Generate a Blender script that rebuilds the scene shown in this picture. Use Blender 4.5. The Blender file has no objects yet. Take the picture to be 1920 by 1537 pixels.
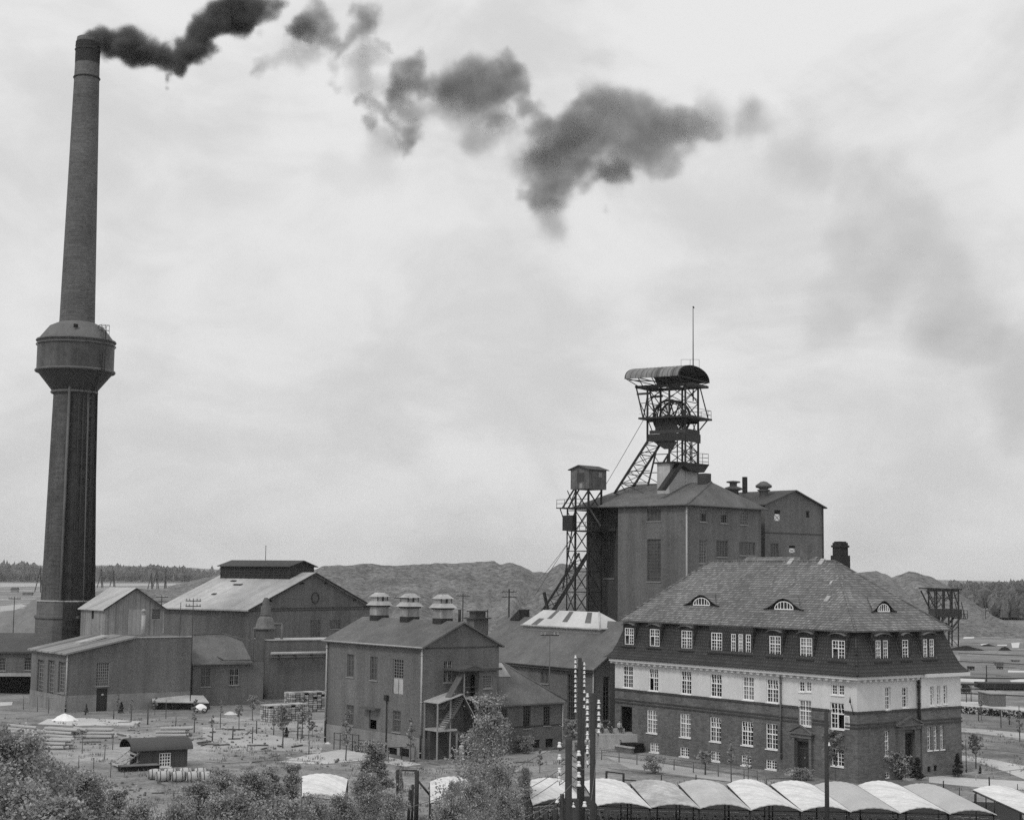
import bpy, math, random
from mathutils import Vector, Matrix, noise as mnoise
R = math.radians
random.seed(7)
SC = bpy.context.scene
COL = SC.collection

# ------------------------------------------------------------------ camera
FPX, PITCH, ROLL, CAMH = 2961.0, .1032, .0107, 18.0
_r = Vector((1, 0, 0)); _u = Vector((0, -math.sin(PITCH), math.cos(PITCH))); _f = Vector((0, math.cos(PITCH), math.sin(PITCH)))
RT = _r * math.cos(ROLL) + _u * math.sin(ROLL)
UP = _u * math.cos(ROLL) - _r * math.sin(ROLL)
cam = bpy.data.cameras.new('camera'); camo = bpy.data.objects.new('camera', cam); COL.objects.link(camo)
cam.sensor_width = 36; cam.lens = 36 * FPX / 1920; cam.clip_start = 1; cam.clip_end = 30000
m = Matrix((RT, UP, -_f)).transposed().to_4x4(); m.translation = Vector((0, 0, CAMH)); camo.matrix_world = m
SC.camera = camo

# ------------------------------------------------------------------ world, sun, exposure
SC.view_settings.view_transform = 'Standard'; SC.view_settings.look = 'None'
SC.cycles.use_denoising = False; SC.view_settings.exposure = 0; SC.view_settings.gamma = 1
SUN_EL, SUN_AZ = 48, 215        # azimuth from +Y clockwise: behind the camera, to the left
W = bpy.data.worlds.new('World'); SC.world = W; W.use_nodes = True
wn = W.node_tree; wn.nodes.clear()
def wnode(t, **k):
    n = wn.nodes.new(t)
    for a, b in k.items(): setattr(n, a, b)
    return n
wl = wn.links.new
sky = wnode('ShaderNodeTexSky', sky_type='NISHITA', sun_disc=False)
sky.sun_elevation = R(SUN_EL); sky.sun_rotation = R(SUN_AZ); sky.air_density = 1; sky.dust_density = 3
bw = wnode('ShaderNodeRGBToBW'); wl(sky.outputs[0], bw.inputs[0])
tc = wnode('ShaderNodeTexCoord'); sep = wnode('ShaderNodeSeparateXYZ'); wl(tc.outputs['Generated'], sep.inputs[0])
def wmath(op, a, b=None):
    n = wnode('ShaderNodeMath', operation=op)
    for i, v in enumerate((a, b)):
        if v is None: continue
        if isinstance(v, (int, float)): n.inputs[i].default_value = v
        else: wl(v, n.inputs[i])
    return n.outputs[0]
comb = wnode('ShaderNodeCombineXYZ'); wl(sep.outputs[0], comb.inputs[0]); wl(sep.outputs[1], comb.inputs[1]); wl(wmath('MULTIPLY', sep.outputs[2], 1.7), comb.inputs[2])
def wnoise(scale, detail, dist=0., rough=.55):
    n = wnode('ShaderNodeTexNoise'); n.inputs['Scale'].default_value = scale; n.inputs['Detail'].default_value = detail
    n.inputs['Distortion'].default_value = dist; n.inputs['Roughness'].default_value = rough; wl(comb.outputs[0], n.inputs['Vector']); return n.outputs[0]
n1 = wnoise(5.5, 5, .6); n2 = wnoise(17., 7, .6, .6)
cl = wmath('ADD', wmath('MULTIPLY', n1, .74), wmath('MULTIPLY', n2, .26))
mr = wnode('ShaderNodeMapRange', interpolation_type='SMOOTHSTEP'); wl(cl, mr.inputs[0])
mr.inputs[1].default_value = .36; mr.inputs[2].default_value = .60; mr.inputs[3].default_value = 6.4; mr.inputs[4].default_value = 7.75
# thin overcast over the clear sky; a little duller towards the horizon
hz = wnode('ShaderNodeMapRange'); wl(sep.outputs[2], hz.inputs[0])
hz.inputs[1].default_value = -.02; hz.inputs[2].default_value = .3; hz.inputs[3].default_value = .95; hz.inputs[4].default_value = 1.04
cld = wmath('MULTIPLY', mr.outputs[0], hz.outputs[0])
tot = wmath('ADD', wmath('MULTIPLY', bw.outputs[0], .03), cld)
bg = wnode('ShaderNodeBackground'); bg.inputs[1].default_value = .1; wl(tot, bg.inputs[0])
wo = wnode('ShaderNodeOutputWorld'); wl(bg.outputs[0], wo.inputs[0])
sl = bpy.data.lights.new('sun', 'SUN'); sl.energy = 1.1; sl.angle = R(12); sl.color = (1, .99, .97)
so = bpy.data.objects.new('sun', sl); COL.objects.link(so)
so.rotation_euler = (R(90 - SUN_EL), 0, R(180 - SUN_AZ)); so.location = (0, -50, 120)

# ------------------------------------------------------------------ picture-to-place helpers
def ray(px, py): return (_f * 1.0) * FPX + RT * (px - 960) - UP * (py - 768.5)
def gp(px, py, z=0.):
    d = ray(px, py); t = (z - CAMH) / d.z; return Vector((d.x * t, d.y * t, z))
def dp(px, py, Y):
    d = ray(px, py); t = Y / d.y; return Vector((d.x * t, Y, CAMH + d.z * t))
class Fr:
    """local frame: x runs to the right and away, y runs to the left and away"""
    def __init__(s, x, y, yaw):
        s.o = Vector((x, y, 0)); s.yaw = yaw; s.B = Vector((math.cos(yaw), math.sin(yaw), 0)); s.A = Vector((-math.sin(yaw), math.cos(yaw), 0))
    def loc(s, P): d = P - s.o; return Vector((d.dot(s.B), d.dot(s.A), P.z))
    def w(s, x, y, z=0): v = s.o + s.B * x + s.A * y; v.z = z; return v
    def on(s, face, px, py, off=0.):
        n = s.B if face == 'A' else s.A
        d = ray(px, py); c = Vector((0, 0, CAMH)); t = ((s.o - c).dot(n) + off) / d.dot(n); P = c + d * t
        l = s.loc(P); return (l.y if face == 'A' else l.x), l.z

# ------------------------------------------------------------------ materials (a black and white photograph: all greys)
MATS = {}
def M(name, v, rough=.85, stain=(.12, .25), fine=(3., .15), pat=None, pamp=.25, bump=0., metal=0., psize=(.25, .08), spec=.3, zcoord=False, streak=0.):
    if name in MATS: return MATS[name]
    mt = bpy.data.materials.new(name); MATS[name] = mt; mt.use_nodes = True
    nt = mt.node_tree; nd = nt.nodes; L = nt.links.new
    b = nd['Principled BSDF']; b.inputs['Roughness'].default_value = rough; b.inputs['Metallic'].default_value = metal
    b.inputs['Specular IOR Level'].default_value = spec
    tcn = nd.new('ShaderNodeTexCoord'); oc = tcn.outputs['Object']
    def mth(op, a, c=None, clamp=False):
        n = nd.new('ShaderNodeMath'); n.operation = op; n.use_clamp = clamp
        for i, q in enumerate((a, c)):
            if q is None: continue
            if isinstance(q, (int, float)): n.inputs[i].default_value = q
            else: L(q, n.inputs[i])
        return n.outputs[0]
    def nz(sc, det=4, rg=.6, src=oc):
        n = nd.new('ShaderNodeTexNoise'); n.inputs['Scale'].default_value = sc; n.inputs['Detail'].default_value = det; n.inputs['Roughness'].default_value = rg
        L(src, n.inputs['Vector']); return n.outputs[0]
    val = None
    def mul(f):
        nonlocal val
        val = f if val is None else mth('MULTIPLY', val, f)
    if stain: mul(mth('ADD', mth('MULTIPLY', mth('SUBTRACT', nz(stain[0], 6), .5), stain[1] * 3.2), 1.))
    if fine: mul(mth('ADD', mth('MULTIPLY', mth('SUBTRACT', nz(fine[0], 3, .7), .5), fine[1] * 3.2), 1.))
    if streak:
        mpn = nd.new('ShaderNodeMapping'); mpn.inputs['Scale'].default_value = (1, 1, .07); L(oc, mpn.inputs['Vector'])
        sn = nz(.55, 6, .7, mpn.outputs[0]); sn2 = nd.new('ShaderNodeMapRange'); L(sn, sn2.inputs[0]); sn2.inputs[1].default_value = .38; sn2.inputs[2].default_value = .66; sn2.inputs[3].default_value = 1 + streak * .45; sn2.inputs[4].default_value = 1 - streak
        mul(sn2.outputs[0])
        bl = nz(.7, 7, .7); b2 = nd.new('ShaderNodeMapRange'); L(bl, b2.inputs[0]); b2.inputs[1].default_value = .52; b2.inputs[2].default_value = .7; b2.inputs[3].default_value = 1; b2.inputs[4].default_value = 1 - streak * .8; mul(b2.outputs[0])
    hgt = None
    if pat:
        sp = nd.new('ShaderNodeSeparateXYZ'); L(oc, sp.inputs[0])
        cb = nd.new('ShaderNodeCombineXYZ'); L(mth('ADD', sp.outputs[0], sp.outputs[1]), cb.inputs[0]); L(sp.outputs[2], cb.inputs[1])
        if pat in ('brick', 'tile'):
            bt = nd.new('ShaderNodeTexBrick'); L(cb.outputs[0], bt.inputs['Vector']); bt.inputs['Scale'].default_value = 1
            bt.inputs['Brick Width'].default_value = psize[0]; bt.inputs['Row Height'].default_value = psize[1]
            bt.inputs['Mortar Size'].default_value = psize[1] * (.22 if pat == 'tile' else .12); bt.inputs['Mortar Smooth'].default_value = .3
            bt.inputs['Color1'].default_value = (1 + pamp,) * 3 + (1,); bt.inputs['Color2'].default_value = (1 - pamp,) * 3 + (1,)
            bt.inputs['Mortar'].default_value = ((.5,) * 3 if pat == 'tile' else (1.1,) * 3) + (1,)
            mul(bt.outputs[0]); hgt = mth('SUBTRACT', 1., bt.outputs['Fac'])
        elif pat in ('corr', 'board', 'seam'):
            f = {'corr': sp.outputs[0], 'board': mth('ADD', sp.outputs[0], sp.outputs[1]), 'seam': sp.outputs[1]}[pat]
            if pat == 'corr' and zcoord: f = sp.outputs[1]
            fr = mth('FRACT', mth('DIVIDE', f, psize[0])); tri = mth('ABSOLUTE', mth('SUBTRACT', fr, .5))
            ln = mth('LESS_THAN', tri, .07); cell = mth('FLOOR', mth('DIVIDE', f, psize[0]))
            wn_ = nd.new('ShaderNodeTexWhiteNoise'); wn_.noise_dimensions = '1D'; L(cell, wn_.inputs['W'])
            mul(mth('ADD', mth('MULTIPLY', mth('SUBTRACT', wn_.outputs[0], .5), pamp * 1.2), 1.))
            mul(mth('SUBTRACT', 1., mth('MULTIPLY', ln, pamp))); hgt = tri
    if val is None: val = mth('ADD', 1., 0.)
    val = mth('MAXIMUM', mth('MULTIPLY', val, v), .004)
    cc = nd.new('ShaderNodeCombineColor'); [L(val, cc.inputs[i]) for i in range(3)]
    L(cc.outputs[0], b.inputs['Base Color'])
    if bump:
        h = mth('MULTIPLY', nz(fine[0] * 2 if fine else 6, 3), .4)
        if hgt is not None: h = mth('ADD', h, hgt)
        bp = nd.new('ShaderNodeBump'); bp.inputs['Strength'].default_value = bump; bp.inputs['Distance'].default_value = .05
        L(h, bp.inputs['Height']); L(bp.outputs[0], b.inputs['Normal'])
    return mt
brick = M('office_brick', .142, streak=.2, pat='brick', psize=(.5, .16), pamp=.22, fine=(2.2, .28), stain=(.35, .3), bump=.3)
dbrick = M('dark_brick', .06, pat='brick', psize=(.5, .16), pamp=.2, fine=(2.5, .25), bump=.3)
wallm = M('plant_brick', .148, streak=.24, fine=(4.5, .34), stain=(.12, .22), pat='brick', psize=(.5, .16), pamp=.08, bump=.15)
walld = M('darker_brick', .062, fine=(1.6, .25), stain=(.2, .3), pat='brick', psize=(.5, .16), pamp=.1)  # a darker brick than plant_brick
stack = M('chimney_brick', .088, streak=.35, fine=(3.4, .4), stain=(.25, .35), pat='brick', psize=(.6, .2), pamp=.22, bump=.2)
stucco = M('pale_render', .70, streak=.08, fine=(4.6, .1), stain=(.25, .12), bump=.1)
plinth = M('plinth', .24, streak=.2, fine=(2.5, .15), stain=(.3, .3))
tile = M('roof_tile', .21, rough=.7, pat='tile', psize=(.34, .22), pamp=.38, fine=(3.5, .35), stain=(.2, .4), bump=.5)
dtile = M('mansard_tile', .06, rough=.6, pat='tile', psize=(.3, .3), pamp=.25, fine=(2, .22), stain=(.3, .3), bump=.6)
felt = M('roofing_felt', .145, streak=.2, fine=(4, .28), stain=(.12, .38))
feltd = M('dark_felt', .085, fine=(1.4, .15), stain=(.15, .35))
lroof = M('pale_sheet_roof', .48, rough=.6, pat='board', psize=(1.1, 1), pamp=.2, fine=(3, .2), stain=(.15, .22))
sroof = M('striped_sheet_roof', .30, rough=.6, pat='corr', psize=(1.6, 1), pamp=.5, fine=(1, .15), stain=(.15, .25))
boards = M('weathered_boards', .25, pat='board', psize=(.35, 1), pamp=.3, fine=(2, .2), stain=(.3, .35))
steel = M('dark_steel', .028, rough=.6, fine=(4, .3), stain=None)
steelg = M('grey_steel', .12, rough=.6, fine=(3, .25), stain=(.5, .3))
conc = M('concrete', .44, streak=.2, fine=(3, .2), stain=(.35, .35))
white = M('white_paint', .92, rough=.5, fine=(5, .05), stain=None)
cream = M('grey_paint', .30, rough=.6, fine=(4, .1), stain=None)
dframe = M('dull_window_paint', .17, rough=.6, fine=(4, .1), stain=None)
glass = M('window_glass', .012, rough=.08, fine=None, stain=(.9, .35), spec=.6)
cglass = M('curtained_pane', .2, rough=.25, fine=(3, .2), stain=(1.2, .5))
glass2 = M('sky_glass', .06, rough=.15, fine=None, stain=(1.5, .5))
dglass = M('dusty_glass', .075, rough=.3, fine=(2, .3), stain=(.8, .5), spec=.5)
black = M('dark_interior', .012, fine=None, stain=None)
doorm = M('door_wood', .04, fine=(3, .2), pat='board', psize=(.22, 1), pamp=.3)
wood = M('pole_wood', .045, fine=(6, .25), stain=(.8, .25))
stake = M('stake_wood', .09, fine=(6, .3), stain=None)
logm = M('peeled_log', .42, fine=(5, .2), stain=(1, .3))
logend = M('log_end_wood', .14, fine=(5, .2), stain=None)  # darker second wood tone for the logs
porc = M('porcelain', .8, rough=.25, fine=None, stain=None, spec=.6)
canv = M('canopy_sheet', .70, rough=.7, fine=(4, .12), stain=(.6, .22), bump=.1, pat='board', psize=(.8, 1), pamp=.13)
bark = M('bark', .09, fine=(5, .3), stain=None)
birchb = M('birch_bark', .5, fine=(7, .4), stain=(3, .3))
earth = M('bare_earth', .15, fine=(1.2, .3), stain=(.2, .4))
sand = M('pale_sand', .62, fine=(1.5, .1), stain=(.25, .2))
path = M('path_gravel', .55, fine=(1.2, .1), stain=(.15, .25))
pathd = M('worn_ground', .42, fine=(.8, .15), stain=(.12, .35))
rubber = M('rubber', .02, fine=None, stain=None)
pipe = M('zinc_pipe', .38, rough=.5, fine=(3, .2), stain=None)
skin = M('skin', .4, fine=None, stain=None)
clothd = M('dark_cloth', .05, fine=(9, .2), stain=None)
clothl = M('light_cloth', .45, fine=(9, .1), stain=None)
def leafmat(name, v, amp):
    mt = bpy.data.materials.new(name); mt.use_nodes = True; nt = mt.node_tree; nd = nt.nodes; L = nt.links.new
    b = nd['Principled BSDF']; b.inputs['Roughness'].default_value = .55
    tcn = nd.new('ShaderNodeTexCoord'); g = nd.new('ShaderNodeNewGeometry')
    n = nd.new('ShaderNodeTexNoise'); n.inputs['Scale'].default_value = 1.3; n.inputs['Detail'].default_value = 3; L(tcn.outputs['Object'], n.inputs[0])
    m1 = nd.new('ShaderNodeMath'); m1.operation = 'MULTIPLY_ADD'; L(g.outputs['Random Per Island'], m1.inputs[0]); m1.inputs[1].default_value = amp; m1.inputs[2].default_value = .55
    m2 = nd.new('ShaderNodeMath'); m2.operation = 'MULTIPLY'; L(m1.outputs[0], m2.inputs[0]); L(n.outputs[0], m2.inputs[1])
    m3 = nd.new('ShaderNodeMath'); m3.operation = 'MULTIPLY'; L(m2.outputs[0], m3.inputs[0]); m3.inputs[1].default_value = v * 2
    cc = nd.new('ShaderNodeCombineColor'); [L(m3.outputs[0], cc.inputs[i]) for i in range(3)]; L(cc.outputs[0], b.inputs['Base Color'])
    tr = nd.new('ShaderNodeBsdfTranslucent'); L(cc.outputs[0], tr.inputs[0]); mx = nd.new('ShaderNodeMixShader'); mx.inputs[0].default_value = .3
    L(b.outputs[0], mx.inputs[1]); L(tr.outputs[0], mx.inputs[2]); L(mx.outputs[0], nd['Material Output'].inputs[0]); return mt
leaf = leafmat('broadleaf_foliage', .36, .7); leafl = leafmat('birch_foliage', .36, .9); leafd = leafmat('conifer_foliage', .05, .8)
forestm = leafmat('forest_foliage', .12, .9)
grassm = leafmat('grass_blades', .22, .8)

# ------------------------------------------------------------------ mesh building
class MB:
    def __init__(s): s.v = []; s.f = []; s.m = []; s.sm = []
    def face(s, pts, m=0, sm=False):
        b = len(s.v); s.v += [tuple(p) for p in pts]; s.f.append(tuple(range(b, b + len(pts)))); s.m.append(m); s.sm.append(sm)
    def box(s, x0, x1, y0, y1, z0, z1, m=0):
        if x0 > x1: x0, x1 = x1, x0
        if y0 > y1: y0, y1 = y1, y0
        b = len(s.v)
        s.v += [(x0, y0, z0), (x1, y0, z0), (x1, y1, z0), (x0, y1, z0), (x0, y0, z1), (x1, y0, z1), (x1, y1, z1), (x0, y1, z1)]
        for q in ((0, 3, 2, 1), (4, 5, 6, 7), (0, 1, 5, 4), (1, 2, 6, 5), (2, 3, 7, 6), (3, 0, 4, 7)):
            s.f.append(tuple(b + i for i in q)); s.m.append(m); s.sm.append(False)
    def slab(s, pts, t, m=0, m2=None):
        """polygon given counter-clockwise from above, thickened straight down"""
        n = len(pts); b = len(s.v); s.v += [tuple(p) for p in pts] + [(p[0], p[1], p[2] - t) for p in pts]
        s.f.append(tuple(range(b, b + n))); s.m.append(m); s.sm.append(False)
        s.f.append(tuple(range(b + 2 * n - 1, b + n - 1, -1))); s.m.append(m if m2 is None else m2); s.sm.append(False)
        for i in range(n):
            j = (i + 1) % n; s.f.append((b + i, b + n + i, b + n + j, b + j)); s.m.append(m if m2 is None else m2); s.sm.append(False)
    def prism(s, poly, axis, c0, c1, m=0):
        """poly of (u,z); axis 'x' extrudes along x (u is y), 'y' along y (u is x)"""
        P = (lambda c, u, z: (c, u, z)) if axis == 'x' else (lambda c, u, z: (u, c, z))
        n = len(poly); b = len(s.v); s.v += [P(c0, *q) for q in poly] + [P(c1, *q) for q in poly]
        s.f.append(tuple(range(b, b + n))); s.f.append(tuple(range(b + 2 * n - 1, b + n - 1, -1)))
        for i in range(n): j = (i + 1) % n; s.f.append((b + j, b + i, b + n + i, b + n + j))
        s.m += [m] * (n + 2); s.sm += [False] * (n + 2)
    def tube(s, p0, p1, r0, r1=None, n=8, m=0, cap=True, sm=True):
        p0 = Vector(p0); p1 = Vector(p1); r1 = r0 if r1 is None else r1
        d = (p1 - p0); 
        if d.length < 1e-6: return
        d.normalize(); a = d.orthogonal().normalized(); c = d.cross(a); b = len(s.v)
        for P, r in ((p0, r0), (p1, r1)):
            for i in range(n):
                t = 2 * math.pi * i / n; s.v.append(tuple(P + a * (math.cos(t) * r) + c * (math.sin(t) * r)))
        for i in range(n):
            j = (i + 1) % n; s.f.append((b + i, b + j, b + n + j, b + n + i)); s.m.append(m); s.sm.append(sm)
        if cap:
            s.f.append(tuple(range(b + n - 1, b - 1, -1))); s.f.append(tuple(range(b + n, b + 2 * n))); s.m += [m, m]; s.sm += [False, False]
    def beam(s, p0, p1, w, m=0): s.tube(p0, p1, w * .7, n=4, m=m, sm=False)
    def lathe(s, prof, n=24, c=(0, 0), m=0, closed=False):
        b = len(s.v)
        for r, z in prof:
            for i in range(n):
                t = 2 * math.pi * i / n; s.v.append((c[0] + r * math.cos(t), c[1] + r * math.sin(t), z))
        for k in range(len(prof) - 1):
            for i in range(n):
                j = (i + 1) % n; s.f.append((b + k * n + i, b + k * n + j, b + (k + 1) * n + j, b + (k + 1) * n + i)); s.m.append(m); s.sm.append(True)
    def torus(s, c, axis, Rr, r, n=24, k=6, m=0):
        axis = Vector(axis).normalized(); a = axis.orthogonal().normalized(); d = axis.cross(a); b = len(s.v); c = Vector(c)
        for i in range(n):
            t = 2 * math.pi * i / n; e = a * math.cos(t) + d * math.sin(t)
            for j in range(k):
                q = 2 * math.pi * j / k; s.v.append(tuple(c + e * (Rr + r * math.cos(q)) + axis * (r * math.sin(q))))
        for i in range(n):
            for j in range(k):
                i2 = (i + 1) % n; j2 = (j + 1) % k; s.f.append((b + i * k + j, b + i2 * k + j, b + i2 * k + j2, b + i * k + j2)); s.m.append(m); s.sm.append(True)
    def grid(s, fn, nu, nv, m=0, sm=True):
        b = len(s.v)
        for i in range(nu + 1):
            for j in range(nv + 1): s.v.append(tuple(fn(i / nu, j / nv)))
        for i in range(nu):
            for j in range(nv):
                q = b + i * (nv + 1) + j; s.f.append((q, q + nv + 1, q + nv + 2, q + 1)); s.m.append(m); s.sm.append(sm)
    def mesh(s, name, mats):
        me = bpy.data.meshes.new(name); me.from_pydata(s.v, [], s.f)
        for mt in (mats if isinstance(mats, (list, tuple)) else [mats]): me.materials.append(mt)
        me.polygons.foreach_set('material_index', s.m); me.polygons.foreach_set('use_smooth', s.sm); me.update(); return me
def tag(o, label=None, cat=None, group=None, kind=None):
    for k, v in (('label', label), ('category', cat), ('group', group), ('kind', kind)):
        if v: o[k] = v
    return o
def thing(name, label, cat, loc=(0, 0, 0), yaw=0, group=None):
    o = bpy.data.objects.new(name, None); COL.objects.link(o); o.location = loc; o.rotation_euler = (0, 0, yaw); o.empty_display_size = .5
    return tag(o, label, cat, group)
def part(name, mb, mats, parent=None, label=None):
    me = mb if isinstance(mb, bpy.types.Mesh) else mb.mesh(name, mats)
    o = bpy.data.objects.new(name, me); COL.objects.link(o); o.parent = parent
    if label: o['label'] = label
    return o
def single(name, mb, mats, label, cat, loc=(0, 0, 0), yaw=0, group=None, kind=None):
    o = part(name, mb, mats); o.location = loc; o.rotation_euler = (0, 0, yaw); return tag(o, label, cat, group, kind)
def copy_tree(o, parent=None):
    c = o.copy(); COL.objects.link(c); c.parent = parent
    for ch in list(o.children): copy_tree(ch, c)
    return c
def struct(name, mb, mats, kind='structure'): return tag(part(name, mb, mats), kind=kind)
ORD = ['first', 'second', 'third', 'fourth', 'fifth', 'sixth', 'seventh', 'eighth', 'ninth', 'tenth', 'eleventh', 'twelfth', 'thirteenth', 'fourteenth', 'fifteenth', 'sixteenth', 'seventeenth', 'eighteenth', 'nineteenth', 'twentieth', 'twenty-first', 'twenty-second', 'twenty-third', 'twenty-fourth', 'twenty-fifth', 'twenty-sixth', 'twenty-seventh', 'twenty-eighth', 'twenty-ninth', 'thirtieth']

def wall(mb, face, off, u0, u1, z0, z1, ops=(), depth=.18, m=0, mr=None):
    """a wall sheet with real openings and reveals. face A: plane x=off, runs in y, looks to -x; face B: plane y=off, looks to -y"""
    mr = m if mr is None else mr
    P = (lambda u, z, d=0.: (off + d, u, z)) if face == 'A' else (lambda u, z, d=0.: (u, off + d, z))
    us = sorted({u0, u1} | {min(max(o[i], u0), u1) for o in ops for i in (0, 1)}); zs = sorted({z0, z1} | {min(max(o[i], z0), z1) for o in ops for i in (2, 3)})
    for i in range(len(us) - 1):
        for j in range(len(zs) - 1):
            a, b, c, d = us[i], us[i + 1], zs[j], zs[j + 1]; cu, cz = (a + b) / 2, (c + d) / 2
            if b - a < 1e-5 or d - c < 1e-5 or any(o[0] < cu < o[1] and o[2] < cz < o[3] for o in ops): continue
            q = [P(a, c), P(b, c), P(b, d), P(a, d)]; mb.face(q if face == 'B' else q[::-1], m)
    for o in ops:
        a, b, c, d = o
        for (p, q) in (((a, c), (b, c)), ((b, c), (b, d)), ((b, d), (a, d)), ((a, d), (a, c))):
            mb.face([P(*p), P(*q), P(*q, depth), P(*p, depth)], mr)
def window(parent, face, off, o, cols=4, rows=5, fm=None, gm=None, transom=True, mull=True, depth=.14, bar=.035, fw=.08, sill=True, name='window', open_half=0, merge=False, tilt=False):
    """window frame (a part) > pane, sill. o = (u0,u1,z0,z1)"""
    fm = fm or white
    if gm is None: gm = random.choice((glass, glass, glass2, glass2, cglass)) if fm is white else glass
    u0, u1, z0, z1 = o; mb = MB()
    def bx(a, b, c, d, e0, e1, mm=0, tgt=None):
        (tgt or mb).box(*((off + e0, off + e1, a, b) if face == 'A' else (a, b, off + e0, off + e1)), c, d, mm)
    e0, e1 = depth - .05, depth + .04
    bx(u0, u0 + fw, z0, z1, e0, e1); bx(u1 - fw, u1, z0, z1, e0, e1); bx(u0 + fw, u1 - fw, z0, z0 + fw, e0, e1); bx(u0 + fw, u1 - fw, z1 - fw, z1, e0, e1)
    iu0, iu1, iz0, iz1 = u0 + fw, u1 - fw, z0 + fw, z1 - fw
    zt = z0 + (z1 - z0) * .58; hm = fw * .62
    if transom: bx(iu0, iu1, zt - hm, zt + hm, e0 - .02, e1 - .012)
    um = (u0 + u1) / 2
    if mull: bx(um - hm, um + hm, iz0, iz1, e0 - .01, e1 - .006)
    for k in range(1, cols):
        u = iu0 + (iu1 - iu0) * k / cols
        if mull and abs(u - um) < hm: continue
        if open_half and ((open_half > 0) == (u > um)): bx(u - bar / 2, u + bar / 2, zt if transom else iz0, iz1, e0 + .015, e1 - .02); continue
        bx(u - bar / 2, u + bar / 2, iz0, iz1, e0 + .015, e1 - .02)
    if rows > 1:
        if transom:
            nt = max(1, round(rows * .42)); nb = rows - nt
            zr = [zt + (iz1 - zt) * k / nt for k in range(1, nt)] + [iz0 + (zt - iz0) * k / nb for k in range(1, nb)]
        else: zr = [iz0 + (iz1 - iz0) * k / rows for k in range(1, rows)]
        for z in zr:
            a, b = iu0, iu1
            if open_half and transom and z < zt: a, b = (iu0, um) if open_half > 0 else (um, iu1)
            bx(a, b, z - bar / 2, z + bar / 2, e0 + .02, e1 - .025)
    if tilt:
        for k in range(5):
            u = iu0 + (iu1 - iu0) * k / 4; pa, pb = (u, e0 - .06, iz1 - .06), (u - .16, e0 - .01, zt + .05)
            mb.beam(*[((off + q[1], q[0], q[2]) if face == 'A' else (q[0], off + q[1], q[2])) for q in (pa, pb)], .04)
    if merge: sill = False
    w = None if merge else part(name, mb, fm, parent)
    g = mb if merge else MB(); P = (lambda u, z, d: (off + d, u, z)) if face == 'A' else (lambda u, z, d: (u, off + d, z))
    segs = [(iu0, iu1, iz0, iz1, 0)]
    if open_half and transom:
        s0, s1 = ((um, iu1), (iu0, um)) if open_half > 0 else ((iu0, um), (um, iu1))
        segs = [(iu0, iu1, zt, iz1, 0), (s1[0], s1[1], iz0, zt, 0), (s0[0], s0[1], iz0, zt, 1)]
    for (a, b, c, d, mm) in segs:
        dd = depth + .02 + (.35 if mm else 0); q = [P(a, c, dd), P(b, c, dd), P(b, d, dd), P(a, d, dd)]; g.face(q if face == 'B' else q[::-1], mm + (1 if merge else 0))
    if merge: return part(name, mb, [fm, gm, black], parent)
    part('pane', g, [gm, black], w)
    if sill:
        sb = MB(); bx(u0 - .06, u1 + .06, z0 - .09, z0 - .003, -.1, depth - .05, 0, sb); part('sill', sb, cream if fm is not white else fm, w)
    return w
def wrect(fr, face, x0, y0, x1, y1, off=0.):
    xm, ym = (x0 + x1) / 2, (y0 + y1) / 2
    a = fr.on(face, x0, ym, off)[0]; b = fr.on(face, x1, ym, off)[0]; c = fr.on(face, xm, y1, off)[1]; d = fr.on(face, xm, y0, off)[1]
    return (min(a, b), max(a, b), c, d)
def downpipe(parent, x, y, z0, z1, r=.07, m=None, foot=None):
    mb = MB(); mb.tube((x, y, z0 if foot is None else foot), (x, y, z1), r, n=8)
    if foot is not None: mb.tube((x, y, z0), (x, y, foot), r * 1.1, n=8, m=1)
    for z in (z0 + .5, (z0 + z1) / 2, z1 - .8): mb.tube((x, y, z - .05), (x, y, z + .05), r * 1.5, n=8)
    return part('downpipe', mb, [m or pipe, steel], parent)
def gable(mb, x0, x1, y0, y1, ze, zr, ridge='y', oh=.4, t=.16, m=0, ohg=.35):
    """two roof slabs; ridge runs along the given axis"""
    if ridge == 'y':
        xm = (x0 + x1) / 2; s = (zr - ze) / (xm - x0); e = ze - s * oh; a, b = y0 - ohg, y1 + ohg
        mb.slab([(x0 - oh, a, e), (xm, a, zr), (xm, b, zr), (x0 - oh, b, e)], t, m); mb.slab([(xm, a, zr), (x1 + oh, a, e), (x1 + oh, b, e), (xm, b, zr)], t, m)
    else:
        ym = (y0 + y1) / 2; s = (zr - ze) / (ym - y0); e = ze - s * oh; a, b = x0 - ohg, x1 + ohg
        mb.slab([(a, y0 - oh, e), (b, y0 - oh, e), (b, ym, zr), (a, ym, zr)], t, m); mb.slab([(a, ym, zr), (b, ym, zr), (b, y1 + oh, e), (a, y1 + oh, e)], t, m)
def gtri(mb, face, off, u0, u1, ze, zr, m=0, um=None):
    um = (u0 + u1) / 2 if um is None else um
    P = (lambda u, z: (off, u, z)) if face == 'A' else (lambda u, z: (u, off, z)); q = [P(u0, ze), P(u1, ze), P(um, zr)]
    mb.face(q if face == 'B' else q[::-1], m)
def boxwalls(mb, W_, L_, z0, z1, opsA=(), opsB=(), m=0, depth=.18, mr=None):
    wall(mb, 'A', 0, 0, L_, z0, z1, opsA, depth, m, mr); wall(mb, 'B', 0, 0, W_, z0, z1, opsB, depth, m, mr)
    mb.face([(W_, 0, z0), (W_, L_, z0), (W_, L_, z1), (W_, 0, z1)], m); mb.face([(W_, L_, z0), (0, L_, z0), (0, L_, z1), (W_, L_, z1)], m)

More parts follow.
